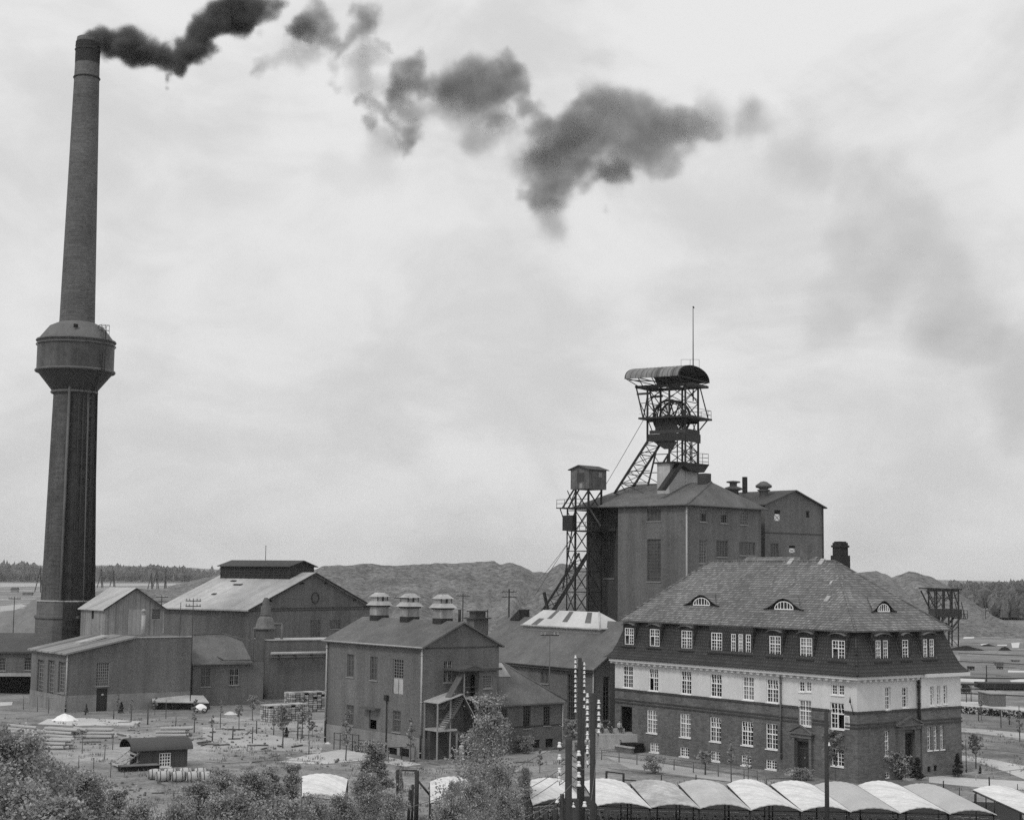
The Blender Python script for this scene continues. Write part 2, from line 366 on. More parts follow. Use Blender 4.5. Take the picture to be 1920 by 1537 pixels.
# ================================================================== THE SETTING
def polyground(name, pts, z, mat, sub=None):
    mb = MB(); mb.face([gp(x, y, z) for x, y in pts]); return struct(name, mb, mat)
def groundmat():
    mt = bpy.data.materials.new('ground'); mt.use_nodes = True; nt = mt.node_tree; nd = nt.nodes; L = nt.links.new
    b = nd['Principled BSDF']; b.inputs['Roughness'].default_value = .95; b.inputs['Specular IOR Level'].default_value = .1
    tcn = nd.new('ShaderNodeTexCoord')
    def nz(s, d, ds=0, r=.6):
        n = nd.new('ShaderNodeTexNoise'); n.inputs['Scale'].default_value = s; n.inputs['Detail'].default_value = d; n.inputs['Distortion'].default_value = ds; n.inputs['Roughness'].default_value = r
        L(tcn.outputs['Object'], n.inputs[0]); return n.outputs[0]
    def mr(v, a, c, e, f):
        n = nd.new('ShaderNodeMapRange'); n.interpolation_type = 'SMOOTHSTEP'; L(v, n.inputs[0])
        for i, q in enumerate((a, c, e, f)): n.inputs[i + 1].default_value = q
        return n.outputs[0]
    def mul(a, c):
        n = nd.new('ShaderNodeMath'); n.operation = 'MULTIPLY'; L(a, n.inputs[0]); L(c, n.inputs[1]); return n.outputs[0]
    v = mul(mul(mul(mr(nz(.05, 5, .6), .35, .65, .19, .32), mr(nz(.35, 5, .4), .3, .7, .78, 1.22)), mr(nz(2.2, 4, 0, .75), .3, .7, .72, 1.28)), mr(nz(.012, 4, 1.), .42, .6, .85, 1.2))
    cc = nd.new('ShaderNodeCombineColor'); [L(v, cc.inputs[i]) for i in range(3)]; L(cc.outputs[0], b.inputs['Base Color']); return mt
gm = MB(); gm.face([(-5500, -200, 0), (5500, -200, 0), (5500, 5900, 0), (-5500, 5900, 0)])
struct('ground', gm, groundmat())
Zp = .004
polyground('path', [(1741, 1452), (1830, 1459), (1925, 1464), (1925, 1480), (1834, 1475), (1790, 1471), (1742, 1466)], Zp, path)
polyground('path', [(1786, 1416), (1814, 1416), (1860, 1423), (1925, 1436), (1925, 1462), (1880, 1444), (1830, 1428), (1790, 1424)], 2 * Zp, path)
polyground('path', [(1787, 1363), (1850, 1367), (1925, 1374), (1925, 1385), (1850, 1376), (1787, 1370)], Zp, pathd)
polyground('path', [(1795, 1314), (1856, 1316), (1925, 1328), (1925, 1332), (1850, 1325), (1795, 1325)], Zp, path)
polyground('path', [(570, 1416), (640, 1404), (700, 1412), (790, 1432), (760, 1436), (690, 1424), (600, 1432), (520, 1428)], Zp, path)
polyground('path', [(380, 1362), (470, 1372), (560, 1385), (608, 1392), (600, 1412), (540, 1408), (440, 1398), (380, 1384)], Zp, pathd)
polyground('path', [(90, 1347), (160, 1345), (225, 1349), (265, 1352), (250, 1359), (150, 1360), (70, 1357)], Zp, path)
polyground('path', [(400, 1344), (480, 1349), (560, 1352), (560, 1356), (470, 1354), (390, 1350)], Zp, pathd)
polyground('path', [(0, 1316), (24, 1315), (22, 1321), (0, 1323)], Zp, sand)
polyground('path', [(1136, 1418), (1200, 1424), (1400, 1456), (1470, 1470), (1380, 1466), (1180, 1440)], Zp, pathd)
polyground('path', [(960, 1400), (1012, 1404), (1034, 1408), (1010, 1412), (960, 1410)], Zp, path)
polyground('yard', [(1800, 1158), (1925, 1164), (1925, 1296), (1800, 1290)], Zp, M('yard_dirt', .19, fine=(.35, .3), stain=(.04, .45)))
for q in ([(1824, 1182), (1880, 1183), (1919, 1186), (1918, 1189), (1870, 1186.5), (1824, 1184.5)], [(1807, 1194), (1828, 1191.5), (1826, 1196), (1806, 1197)],
          [(1838, 1207), (1852, 1205), (1856, 1209), (1842, 1211)], [(1800, 1271), (1848, 1273), (1846, 1279), (1800, 1277)], [(1893, 1275), (1925, 1271), (1925, 1279), (1897, 1279)],
          [(1870, 1208), (1888, 1208), (1888, 1210), (1870, 1210)], [(1896, 1205), (1912, 1204), (1910, 1214), (1898, 1214)], [(1890, 1256), (1925, 1257), (1925, 1260), (1890, 1260)],
          [(0, 1136), (40, 1132), (50, 1135), (28, 1143), (0, 1146)], [(175, 1094), (330, 1094), (330, 1097), (175, 1098)], [(0, 1093), (76, 1093), (76, 1099), (0, 1100)]):
    polyground('sandy_ground', q, 2 * Zp, sand if q[0][0] > 1700 else M('far_sand', .42))

rut = M('rutted_earth', .13, fine=(1.2, .4), stain=(.3, .4))
def strip(pts, w, mat, z=3 * Zp):
    """a narrow worn line on the ground"""
    G = [gp(*p) for p in pts]; mb = MB()
    for a, b in zip(G, G[1:]):
        n = 10
        for i in range(n):
            p, q = a.lerp(b, i / n), a.lerp(b, (i + 1) / n); d = (b - a).normalized(); s_ = Vector((-d.y, d.x, 0)); f = lambda t, k: w * (.5 + .5 * mnoise.noise(Vector((t.x * .7, t.y * .7, k))))
            mb.face([p - s_ * f(p, 1) + Vector((0, 0, z)), q - s_ * f(q, 1) + Vector((0, 0, z)), q + s_ * f(q, 2) + Vector((0, 0, z)), p + s_ * f(p, 2) + Vector((0, 0, z))])
    struct('path', mb, mat)
strip([(240, 1366), (300, 1361), (380, 1358), (470, 1351), (606, 1347)], .35, rut); strip([(0, 1352), (60, 1362), (140, 1368), (260, 1370)], .5, rut)
strip([(385, 1428), (430, 1431), (520, 1424), (600, 1428)], .3, rut, 4 * Zp); strip([(480, 1408), (560, 1409), (610, 1406)], .15, rut, 4 * Zp); strip([(448, 1397), (480, 1398)], .25, sand, 4 * Zp)
strip([(1786, 1371), (1850, 1378), (1925, 1390)], .25, rut, 4 * Zp); strip([(1788, 1400), (1850, 1404), (1925, 1412)], .5, rut, 4 * Zp); strip([(600, 1432), (700, 1428), (790, 1440), (900, 1446)], .2, path, 4 * Zp)
strip([(1140, 1440), (1240, 1452), (1340, 1462), (1440, 1474)], .18, rut, 5 * Zp)
rndY = random.Random(31)
for _ in range(34):
    x = rndY.uniform(1800, 1925); y = rndY.uniform(1168, 1268); w = rndY.uniform(8, 40); strip([(x - w, y - w * .03), (x, y), (x + w, y + w * .05)], rndY.uniform(.6, 2.6) * (2.2 if y < 1200 else 1), rndY.choice((rut, rut, M('coal_dust', .06, fine=(.5, .4)), pathd, M('pale_dust', .4, fine=(.4, .3)))), 3 * Zp)
for _ in range(16):
    x = rndY.uniform(-10, 75); y = rndY.uniform(1102, 1135); w = rndY.uniform(6, 25); strip([(x - w, y), (x + w, y + w * .02)], rndY.uniform(1.5, 4), rndY.choice((rut, pathd, rut)), 3 * Zp)
def heightfield(name, prof, Y0, D0, D1, mat, seed=0, amp=2., nu=160, nv=26, kind='structure', crest=.45):
    """a heap whose skyline follows prof [(px,py)...] at distance Y0; D0 in front, D1 behind"""
    xs = [dp(a, b, Y0) for a, b in prof]
    x0, x1 = xs[0].x, xs[-1].x
    def hz(x):
        for p, q in zip(xs, xs[1:]):
            if p.x <= x <= q.x: t = (x - p.x) / max(1e-6, q.x - p.x); t = t * t * (3 - 2 * t) * .6 + t * .4; return p.z + (q.z - p.z) * t
        return 0
    def fn(u, v):
        x = x0 + (x1 - x0) * u; h = max(0, hz(min(max(x, x0 + .01), x1 - .01)))
        y = Y0 - D0 + (D0 + D1) * v; c = D0 / (D0 + D1)
        k = (v / c) if v < c else (1 - v) / (1 - c); k = max(0, min(1, k)); k = k ** .9
        n = mnoise.fractal(Vector((x * .03 + seed, y * .02, seed)), 1., 2., 4)
        gl = abs(mnoise.noise(Vector((x * .11 + seed * 3, y * .012, 3)))) + .6 * abs(mnoise.noise(Vector((x * .31 + seed, y * .02, 7)))) 
        z = h * k * (1 - .5 * (1 - k) * (gl * 1.5 + .1) * min(1, k * 4)) + n * amp * min(1, k * 3) * (1 - k * .75)
        z += .5 * mnoise.noise(Vector((x * .35, y * .3, seed))) * min(1, k * 3) * (1 if amp > 1 else .3)
        return (x + n * 3 * (1 - k), y, max(z, -.3))
    mb = MB(); mb.grid(fn, nu, nv); return struct(name, mb, mat)
heapm = M('spoil', .165, fine=(.6, .55), stain=(.06, .5), bump=.6, streak=.5)
heightfield('spoil_hill', [(160, 1112), (230, 1101), (300, 1104), (350, 1090), (400, 1077), (440, 1070), (480, 1074), (560, 1084), (590, 1068), (612, 1060), (660, 1058), (700, 1056), (760, 1055), (800, 1054.5), (860, 1052), (900, 1050.5),
    (925, 1050), (940, 1055), (958, 1053), (975, 1057), (990, 1066), (1002, 1072), (1012, 1070), (1024, 1072), (1038, 1062), (1052, 1056.5), (1068, 1060), (1100, 1066), (1200, 1062), (1400, 1060), (1560, 1068), (1612, 1070), (1640, 1068),
    (1655, 1072), (1672, 1081.5), (1686, 1075), (1702, 1069.5), (1722, 1071), (1742, 1077), (1762, 1088), (1782, 1099), (1800, 1114), (1815, 1130), (1826, 1142)], 580, 85, 120, heapm, 2, 3.0, nu=300, nv=44)
heightfield('earth_mound', [(-80, 1165), (-20, 1150), (20, 1143), (45, 1138), (65, 1120), (85, 1112), (130, 1112), (180, 1125), (260, 1150)], 300, 22, 40, M('mound_earth', .21, fine=(.6, .25), stain=(.06, .35)), 5, .8, nu=60)
heightfield('hills', [(-500, 1060), (-200, 1056), (20, 1057.5), (90, 1060), (200, 1059), (300, 1062), (420, 1067), (560, 1070), (700, 1073)], 4600, 600, 1000, M('far_hill', .16, fine=None, stain=(.002, .3)), 9, 3, nu=60)
heightfield('hills', [(1250, 1076), (1500, 1082), (1700, 1084), (1800, 1088), (1920, 1090.5), (2100, 1093), (2300, 1100)], 4300, 600, 1000, M('far_hill', .16), 4, 3, nu=60)

def forest(name, rects, n, hgt, seed):
    rnd = random.Random(seed); mb = MB()
    for _ in range(n):
        (xa, xb, ya, yb, hh) = rnd.choice(rects); P = gp(rnd.uniform(xa, xb), rnd.uniform(ya, yb)); h = hh * rnd.uniform(.6, 1.2) * (.85 + .5 * mnoise.noise(Vector((P.x * .01, P.y * .004, 0)))); r = h * rnd.uniform(.16, .3); k = 6
        b = len(mb.v); rot = rnd.random() * 6; con = rnd.random() < .6
        lv = [(r, h * .12), (r * .75, h * .5), (r * .35, h * .8), (.02, h)] if con else [(r * .7, h * .2), (r * 1.25, h * .5), (r * 1.0, h * .8), (.1, h * .97)]
        for (rr, z) in lv:
            for i in range(k):
                t = rot + 6.283 * i / k; q = rr * rnd.uniform(.75, 1.2); mb.v.append((P.x + q * math.cos(t), P.y + q * math.sin(t), z * rnd.uniform(.93, 1.05)))
        for a in range(3):
            for i in range(k): j = (i + 1) % k; mb.f.append((b + a * k + i, b + a * k + j, b + (a + 1) * k + j, b + (a + 1) * k + i)); mb.m.append(0); mb.sm.append(False)
    return struct(name, mb, forestm, 'stuff')
fo = forest('forest', [(1780, 2000, 1112, 1148, 13), (1780, 2000, 1108, 1122, 15), (1860, 2000, 1146, 1160, 11), (1864, 1920, 1155, 1162, 9)], 2600, 12, 3)
forest('forest', [(-60, 90, 1088.5, 1091, 22), (175, 360, 1088.5, 1091.5, 20), (340, 430, 1088, 1090.5, 14), (-60, 430, 1084, 1086, 24)], 1700, 18, 4)

# ================================================================== OFFICE BUILDING
FO = Fr(30.75, 141.39, .632); OL, OW = 33.2, 13.9
off = thing('office_building', 'long brick and pale render office block with mansard tiled roof and white windows', 'building', FO.o, FO.yaw)
ZB, ZC = 6.15, 9.0
def rcts(face, lst, o=0.): return [wrect(FO, face, *q, off=o) for q in lst]
f1 = rcts('A', [(1167.7, 1248, 1186.5, 1289), (1216.3, 1252.7, 1234, 1295), (1276.5, 1257.3, 1296, 1300.8), (1332, 1263, 1353, 1306), (1392.3, 1268, 1413.3, 1312), (1437, 1273, 1459, 1317)])
f1s = rcts('A', [(1497.7, 1276.8, 1508, 1296.3), (1510.5, 1276.8, 1521, 1296.3), (1558.5, 1282.5, 1569, 1302), (1571.5, 1283, 1582.4, 1303)])
f1t = rcts('A', [(1498, 1312, 1521, 1360.4), (1556.8, 1317, 1583, 1366)])
g1 = rcts('A', [(1212.8, 1330.6, 1232.3, 1374), (1274.7, 1337.5, 1295.3, 1382), (1331, 1344, 1352, 1390), (1390, 1352, 1412, 1397), (1436, 1356, 1458, 1404), (1559, 1403, 1582, 1436)])
bs = rcts('A', [(1218.5, 1403, 1235.7, 1421), (1274.7, 1411, 1292, 1429), (1332, 1418, 1350, 1437), (1390, 1426, 1408.7, 1446), (1436, 1434, 1456, 1452)])
bs = [(a, b, c + max(0, .12 - c), d + max(0, .12 - c)) for a, b, c, d in bs]
dr = rcts('A', [(1163.5, 1324, 1185, 1388), (1493.5, 1388, 1520, 1443)])
sf1 = rcts('B', [(1660, 1287, 1670, 1330), (1692, 1288, 1702, 1326)])
XR = FO.on('B', 1722, 1300)[0]
sf2 = [(a, b, c, d) for a, b, c, d in rcts('B', [(1744.3, 1286, 1751, 1322), (1757, 1285, 1763, 1320.5), (1769, 1284, 1776, 1319)], -.35)]
sg1 = rcts('B', [(1658.7, 1369.6, 1668, 1416.5)]); sdr = rcts('B', [(1693, 1372, 1711.5, 1440)])
sg2 = rcts('B', [(1739, 1362, 1746, 1406), (1751, 1361, 1758, 1405), (1763, 1360, 1770, 1404)], -.35)
sbs = rcts('B', [(1660, 1447, 1669, 1459)]); sbs2 = rcts('B', [(1739, 1436, 1745, 1447), (1751, 1434, 1757, 1445)], -.35)
def clampz(o, a, b): return (o[0], o[1], max(o[2], a), min(o[3], b))
lo = MB()
def cuts(ops, z0, z1): return [(a, b, max(c, z0), min(d, z1)) for a, b, c, d in ops if d > z0 and c < z1]
wall(lo, 'A', 0, 0, OL, 0, ZB, cuts(f1 + f1t + g1 + bs + dr, 0, ZB), .2, 0)
wall(lo, 'A', 0, 0, OL, ZB, ZC, cuts(f1 + f1s + f1t, ZB, ZC), .2, 1)
wall(lo, 'B', 0, 0, XR, 0, ZB, cuts(sf1 + sg1 + sdr + sbs, 0, ZB), .2, 0); wall(lo, 'B', 0, 0, XR, ZB, ZC, cuts(sf1, ZB, ZC), .25, 1)
wall(lo, 'B', -.35, XR, OW, 0, ZB, cuts(sf2 + sg2 + sbs2, 0, ZB), .3, 0); wall(lo, 'B', -.35, XR, OW, ZB, ZC, cuts(sf2, ZB, ZC), .35, 1)
for z0, z1, mm in ((0, ZB, 0), (ZB, ZC, 1)):
    lo.face([(XR, -.35, z0), (XR, 0, z0), (XR, 0, z1), (XR, -.35, z1)], mm)
    lo.face([(OW, -.35, z0), (OW, OL, z0), (OW, OL, z1), (OW, -.35, z1)], mm); lo.face([(OW, OL, z0), (0, OL, z0), (0, OL, z1), (OW, OL, z1)], mm)
part('wall', lo, [brick, stucco], off)
bd = MB()   # string courses, broken where tall windows cut through them
def ledge(mb, z0, z1, pr, gapsA=(), gapsB=(), m=0):
    def runs(a, b, gaps):
        out = []; c = a
        for g0, g1_ in sorted(gaps):
            if g0 > c: out.append((c, g0))
            c = max(c, g1_)
        if c < b: out.append((c, b))
        return out
    for a, b in runs(0, OL, gapsA): mb.box(-pr, .05, a, b, z0, z1, m)
    for a, b in runs(-pr, XR - .003, gapsB): mb.box(a, b, -pr, .05, z0, z1, m)
    mb.box(XR, OW + pr, -.35 - pr, -.3, z0, z1, m)
gT = [(a - .12, b + .12) for a, b, c, d in f1t]
ledge(bd, ZB - .14, ZB + .05, .1, gT); part('string_course', bd, dbrick, off)
bd = MB(); pd = [(sdr[0][0] - .9, sdr[0][1] + .9)]
ledge(bd, 5.02, 5.14, .07, gT, pd); ledge(bd, 4.72, 4.84, .09, gT, pd); part('string_course', bd, dbrick, off)
cn = MB(); cn.box(-.62, .05, -.62, OL + .3, 9.0, 9.3); cn.box(.052, OW + .3, -.62, .05, 9.002, 9.302); cn.box(XR, OW + .62, -1.0, -.3, 9.004, 9.306)
cn.box(-.2, .03, 0, OL, 8.72, 8.998); cn.box(-.2, XR, -.2, .03, 8.722, 8.996)
k = .4
while k < OL: cn.box(-.5, -.19, k, k + .32, 8.8, 9.003); k += .86
k = .4
while k < XR - .4: cn.box(k, k + .3, -.5, -.19, 8.8, 9.003); k += .72
part('cornice', cn, M('cornice_render', .66, fine=(3, .08), stain=(.4, .15)), off)
gt = MB(); gt.tube((-.72, -.7, 9.36), (-.72, OL + .3, 9.36), .09); gt.tube((-.72, -.72, 9.36), (OW + .6, -.72, 9.36), .09); part('gutter', gt, steelg, off)
# mansard
UE = FO.on('B', 1603.7, 1181.7, .35)[1]
def ring(d): return [(-d, -d), (OW + d, -d), (OW + d, OL + d), (-d, OL + d)]
ms = MB(); prof = [(.85, 9.4), (.55, 9.62), (.2, 10.05), (-.2, 11.0), (-.95, UE + .05)]
for (d0, z0), (d1, z1) in zip(prof, prof[1:]):
    r0, r1 = ring(d0), ring(d1)
    for i in range(4):
        j = (i + 1) % 4; ms.face([(*r0[i], z0), (*r0[j], z0), (*r1[j], z1), (*r1[i], z1)])
for (d0, z0), (d1, z1) in zip(prof, prof[1:]): ms.tube((-d0, -d0, z0), (-d1, -d1, z1), .13)
part('mansard_roof', ms, dtile, off)
# upper hipped roof
e = -.3; EZ = UE
rz_r = FO.on('A', 1566, 1051, OW / 2); rz_l = FO.on('A', 1333, 1052, OW / 2)
ya, yb, ZR = rz_r[0], rz_l[0], (rz_r[1] + rz_l[1]) / 2
x0, x1, y0_, y1_ = -e * 1, OW + e, -e, OL + e
up = MB(); c4 = [(.3, .3, EZ), (OW - .3, .3, EZ), (OW - .3, OL - .3, EZ), (.3, OL - .3, EZ)]; rA, rB = (OW / 2, ya, ZR), (OW / 2, yb, ZR)
for pts in ([c4[0], rA, rB, c4[3]], [c4[0], c4[1], rA], [c4[1], c4[2], rB, rA], [c4[2], c4[3], rB]): up.slab(pts, .16)
up.tube(c4[0], rA, .11, m=0); up.tube(c4[1], rA, .11); up.tube(c4[3], rB, .11); up.tube(rA, rB, .11)
up.prism([(OW / 2 - .1, ZR - .4), (OW / 2 + 2.4, ZR - .4), (OW / 2 + 1.1, ZR + .42)], 'y', ya + 3.2, yb - 4.2)
part('upper_roof', up, tile, off)
sl_f = (ZR - EZ) / (OW / 2 - .3); sl_s = (ZR - EZ) / (ya - .3)
def roofhit_f(px, py):
    for k in range(400):
        x = .3 + k * .02; y, z = FO.on('A', px, py, x)
        if z <= EZ + (x - .3) * sl_f + 0.0 and k > 0: return x, y, EZ + (x - .3) * sl_f
        # ray drops onto the plane as x grows
    return x, y, z
def roofhit_s(px, py):
    for k in range(700):
        y = .3 + k * .02; x, z = FO.on('B', px, py, y)
        if z <= EZ + (y - .3) * sl_s: return x, y, EZ + (y - .3) * sl_s
    return x, y, z
def eyebrow(O, U, D, s, hw, H):
    O = Vector(O); U = Vector(U); D = Vector(D); s2 = s * .3; mb = MB()
    hh = lambda u: H * math.cos(math.pi * u / 2) ** 2
    def fn(a, v):
        u = a * 2 - 1; h = hh(u); t = h / (s - s2); return O + U * (hw * u) + D * (t * v - .12) + Vector((0, 0, h + s2 * t * v + .07))
    mb.grid(fn, 28, 6)
    def fw(a, v): u = a * 2 - 1; return O + U * (hw * u) + Vector((0, 0, (hh(u) + .04) * v - .02))
    mb.grid(fw, 28, 1, m=1, sm=False)
    for i in range(28):
        u = i / 14 - 1; v = (i + 1) / 14 - 1
        mb.tube(O + U * hw * u - D * .13 + Vector((0, 0, hh(u) + .02)), O + U * hw * v - D * .13 + Vector((0, 0, hh(v) + .02)), .05, n=5, m=1, cap=False)
    d = part('eyebrow_dormer', mb, [tile, black], off)
    wb = MB(); ww = hw * .46; wh = H * .72; n = 12
    arc = [(ww * math.cos(math.pi * i / n), wh * math.sin(math.pi * i / n)) for i in range(n + 1)]
    Q = lambda u, z, q=.05: O + U * u - D * q + Vector((0, 0, z + .05))
    for (a, b), (c, d2) in zip(arc, arc[1:]): wb.beam(Q(a, b), Q(c, d2), .07)
    wb.beam(Q(-ww, 0), Q(ww, 0), .09)
    for q in (-.66, -.36, 0, .36, .66): wb.beam(Q(ww * q, 0), Q(ww * q, wh * math.sqrt(1 - q * q)), .06)
    wb.face([Q(a, b, .02) for a, b in arc], 1); part('window', wb, [white, glass], d)
for px, py, w_ in ((1316, 1135, 2.6), (1470.6, 1143, 2.6)):
    x, y, z = roofhit_f(px, py); eyebrow((x, y, z), (0, 1, 0), (1, 0, 0), sl_f, w_, 1.0)
x, y, z = roofhit_s(1656, 1147); eyebrow((x, y, z), (1, 0, 0), (0, 1, 0), sl_s, 1.75, .95)
for px, py, w_ in ((1482, 1054, .55), (1540, 1054.5, .55), (1551, 1124, .5), (1558, 1094, .22)):
    x, y, z = roofhit_f(px, py); mb = MB(); w2 = w_ / 2
    mb.slab([(x - w2, y - w2, z - w2 * sl_f + .14), (x + w2, y - w2, z + w2 * sl_f + .14), (x + w2, y + w2, z + w2 * sl_f + .14), (x - w2, y + w2, z - w2 * sl_f + .14)], .12); part('skylight', mb, conc, off)
# chimneys on the roof
def chim(px0, px1, pyt, pyb, name='chimney', mat=dbrick, cap=True):
    xx = OW / 2 + .4; a = FO.on('A', px0, pyb, xx); b = FO.on('A', px1, pyb, xx); zt = FO.on('A', (px0 + px1) / 2, pyt, xx)[1]
    u0, u1 = min(a[0], b[0]), max(a[0], b[0]); w_ = (u1 - u0) * .62; mb = MB()
    mb.box(xx, xx + w_ * 1.1, u0 + .15, u0 + .15 + w_, ZR - 1.5, zt)
    if cap: mb.box(xx - .1, xx + w_ * 1.1 + .1, u0 + .05, u0 + .25 + w_, zt - .45, zt - .25); mb.box(xx + .1, xx + w_ * 1.1 - .1, u0 + .25, u0 + .05 + w_, zt, zt + .12, 1); mb.box(xx - .12, xx + w_ * 1.1 + .12, u0 + .0, u0 + .3 + w_, ZR - 1.5, ZR + .55)
    return part(name, mb, [mat, black], off)
chim(1554.5, 1578, 1017, 1047, mat=M('chimney_sooty', .03, fine=(3, .3))); chim(1494, 1516, 1019, 1047, mat=brick, cap=False)
# dormers
def dormer(face, rects, cap=True, opn=0):
    rr = [wrect(FO, face, *q, off=.1) for q in rects]; u0 = min(r[0] for r in rr) - .28; u1 = max(r[1] for r in rr) + .28
    z0 = min(r[2] for r in rr) - .22; z1 = EZ - .2
    mb = MB(); wall(mb, face, .1, u0, u1, z0, z1, rr, .1)
    Pn = (lambda u, d, z: (d, u, z)) if face == 'A' else (lambda u, d, z: (u, d, z))
    for u in (u0, u1): mb.face([Pn(u, .1, z0), Pn(u, 1.3, z0), Pn(u, 1.3, z1), Pn(u, .1, z1)])
    mb.face([Pn(u0, .1, z1), Pn(u1, .1, z1), Pn(u1, 1.3, z1), Pn(u0, 1.3, z1)])
    def bx(a, b, d0, d1, c, d, m): mb.box(*((d0, d1, a, b) if face == 'A' else (a, b, d0, d1)), c, d, m)
    bx(u0 - .08, u1 + .08, -.12, .12, z0 - .08, z0 + .04, 1)
    for u in (u0, u1):
        mb.beam(Pn(u, -.02, z0 - .1), Pn(u + (0), .9, z1 + .05), .05, 2)
    if cap:
        n = 8; uc = (u0 + u1) / 2; hw = (u1 - u0) / 2 - .05
        for i in range(n):
            a0 = -1 + 2 * i / n; a1 = -1 + 2 * (i + 1) / n; ha = .2 * (1 - a0 * a0); hb = .2 * (1 - a1 * a1)
            mb.slab([Pn(uc + hw * a0, -.22, z1 - .28 + ha), Pn(uc + hw * a1, -.22, z1 - .28 + hb), Pn(uc + hw * a1, .5, z1 - .2 + hb), Pn(uc + hw * a0, .5, z1 - .2 + ha)], .05, 2)
    d = part('dormer', mb, [dtile, steel, steelg], off)
    for i, r in enumerate(rr):
        wd = r[1] - r[0]; window(d, face, .1, r, cols=4 if wd > .85 else 2, rows=5, mull=wd > .85, fw=.07, depth=.06, merge=True, open_half=(opn if i == 0 else 0))
DF = [[(1171.6, 1177, 1188.3, 1208)], [(1218.5, 1179, 1236.4, 1211)], [(1277.7, 1181.7, 1297.6, 1215.6)], [(1333.6, 1185.6, 1353.8, 1219.5), (1371, 1188, 1379.4, 1222), (1384.7, 1188.5, 1393, 1222.8), (1398.4, 1189, 1407.6, 1223.5)],
      [(1442.7, 1192, 1463.8, 1227.5)], [(1500.4, 1195.4, 1522.7, 1232)], [(1560, 1200, 1584, 1236)]]
for i, r in enumerate(DF): dormer('A', r, cap=i != 3, opn={0: 1, 1: 1, 6: 1}.get(i, 0))
for r in ([(1642, 1200, 1651.4, 1236.6), (1656, 1200, 1664.7, 1236)], [(1692, 1199, 1703, 1234)], [(1731, 1198, 1738.5, 1232), (1743, 1197.7, 1751, 1231.5)]): dormer('B', r)
# wall windows
for i, o in enumerate(f1): window(off, 'A', 0, o, open_half=1 if i == 1 else 0, tilt=i in (1, 2, 3, 5))
for o in f1s: window(off, 'A', 0, o, cols=2, rows=3, transom=False, mull=False)
for i, o in enumerate(f1t): window(off, 'A', 0, o, cols=4, rows=5, open_half=-1 if i else 0, tilt=i == 1)
for i, o in enumerate(g1): window(off, 'A', 0, o, transom=i < 5, rows=5 if i < 5 else 4, tilt=i in (2, 3))
for o in bs: window(off, 'A', 0, o, rows=3, transom=False)
for o in sf1 + sg1: window(off, 'B', 0, o, cols=2, rows=5, mull=False, depth=.2)
for o in sf2 + sg2: window(off, 'B', -.35, o, cols=2, rows=5, mull=False, depth=.22, fw=.07)
for o in sbs: window(off, 'B', 0, o, cols=2, rows=2, transom=False, mull=False, sill=False)
for o in sbs2: window(off, 'B', -.35, o, cols=2, rows=2, transom=False, mull=False, fm=steel, sill=False)
# an opened casement standing out from the right-hand tall window
a, b, c, d = f1t[1]; mb = MB(); zt = c + (d - c) * .56
mb.box(-.02, .0, a - .62, a - .02, c + .05, c + .12); mb.box(-.02, 0, a - .62, a - .02, zt - .1, zt - .03); mb.box(-.022, .002, a - .62, a - .55, c + .05, zt - .03); mb.box(-.022, .002, a - .08, a - .01, c + .05, zt - .03); mb.box(-.015, -.005, a - .6, a - .04, c + .1, zt - .05, 1)
part('open_casement', mb, [white, M('curtained_glass', .5, rough=.3)], off)
# doors and porches
def door(face, offp, o, leafm=doorm, depth=.45):
    mb = MB(); u0, u1, z0, z1 = o
    def bx(a, b, e0, e1, c, d, m=0): mb.box(*((offp + e0, offp + e1, a, b) if face == 'A' else (a, b, offp + e0, offp + e1)), c, d, m)
    for (e) in ((u0, u0 + .1), (u1 - .1, u1)): bx(*e, .02, depth, z0, z1, 1)
    bx(u0 + .1, u1 - .1, .02, depth, z1 - .12, z1, 1); bx(u0 + .1, u1 - .1, depth - .08, depth, z0, z1 - .12); um = (u0 + u1) / 2
    bx(um - .03, um + .03, depth - .12, depth - .082, z0 + .1, z1 - .8, 1); bx(u0 + .1, u1 - .1, depth - .13, depth - .09, z1 - .8, z1 - .7, 1)
    dd = part('door', mb, [leafm, dbrick], off); h = MB(); h.box(*((offp + depth - .2, offp + depth - .12, um + .06, um + .12) if face == 'A' else (um + .06, um + .12, offp + depth - .2, offp + depth - .12)), z0 + 1.0, z0 + 1.15); part('handle', h, pipe, dd)
door('A', 0, dr[1]); door('B', 0, sdr[0])
mb = MB(); a, b, c, d = dr[0]; mb.face([(1.2, a, c), (1.2, b, c), (1.2, b, d), (1.2, a, d)]); mb.box(.2, 1.2, a - .01, a, c, d); mb.box(.2, 1.2, b, b + .01, c, d); mb.box(.2, 1.2, a, b, d, d + .01); part('entrance_recess', mb, black, off)
def pediment(face, offp, o, w, mat):
    mb = MB(); u0, u1, z0, z1 = o; um = (u0 + u1) / 2; hw = (u1 - u0) / 2 + w
    def bx(a, b, e, c, d): mb.box(*((offp - e, offp + .02, a, b) if face == 'A' else (a, b, offp - e, offp + .02)), c, d)
    bx(um - hw, u0 - .02, .28, z0, z1 + .25); bx(u1 + .02, um + hw, .28, z0, z1 + .25); bx(um - hw - .06, um + hw + .06, .34, z1 + .25, z1 + .6); bx(um - hw - .25, um + hw + .25, .5, z1 + .6, z1 + .72)
    tri = [(um - hw - .25, z1 + .72), (um + hw + .25, z1 + .72), (um, z1 + 1.35)]; mb.prism(tri, 'x' if face == 'A' else 'y', offp - .38, offp + .02)
    for s_ in (-1, 1):
        P = (lambda u, z: (offp - .44, u, z)) if face == 'A' else (lambda u, z: (u, offp - .44, z)); mb.beam(P(um + s_ * (hw + .28), z1 + .76), P(um, z1 + 1.42), .13)
    return part('porch_pediment', mb, mat, off)
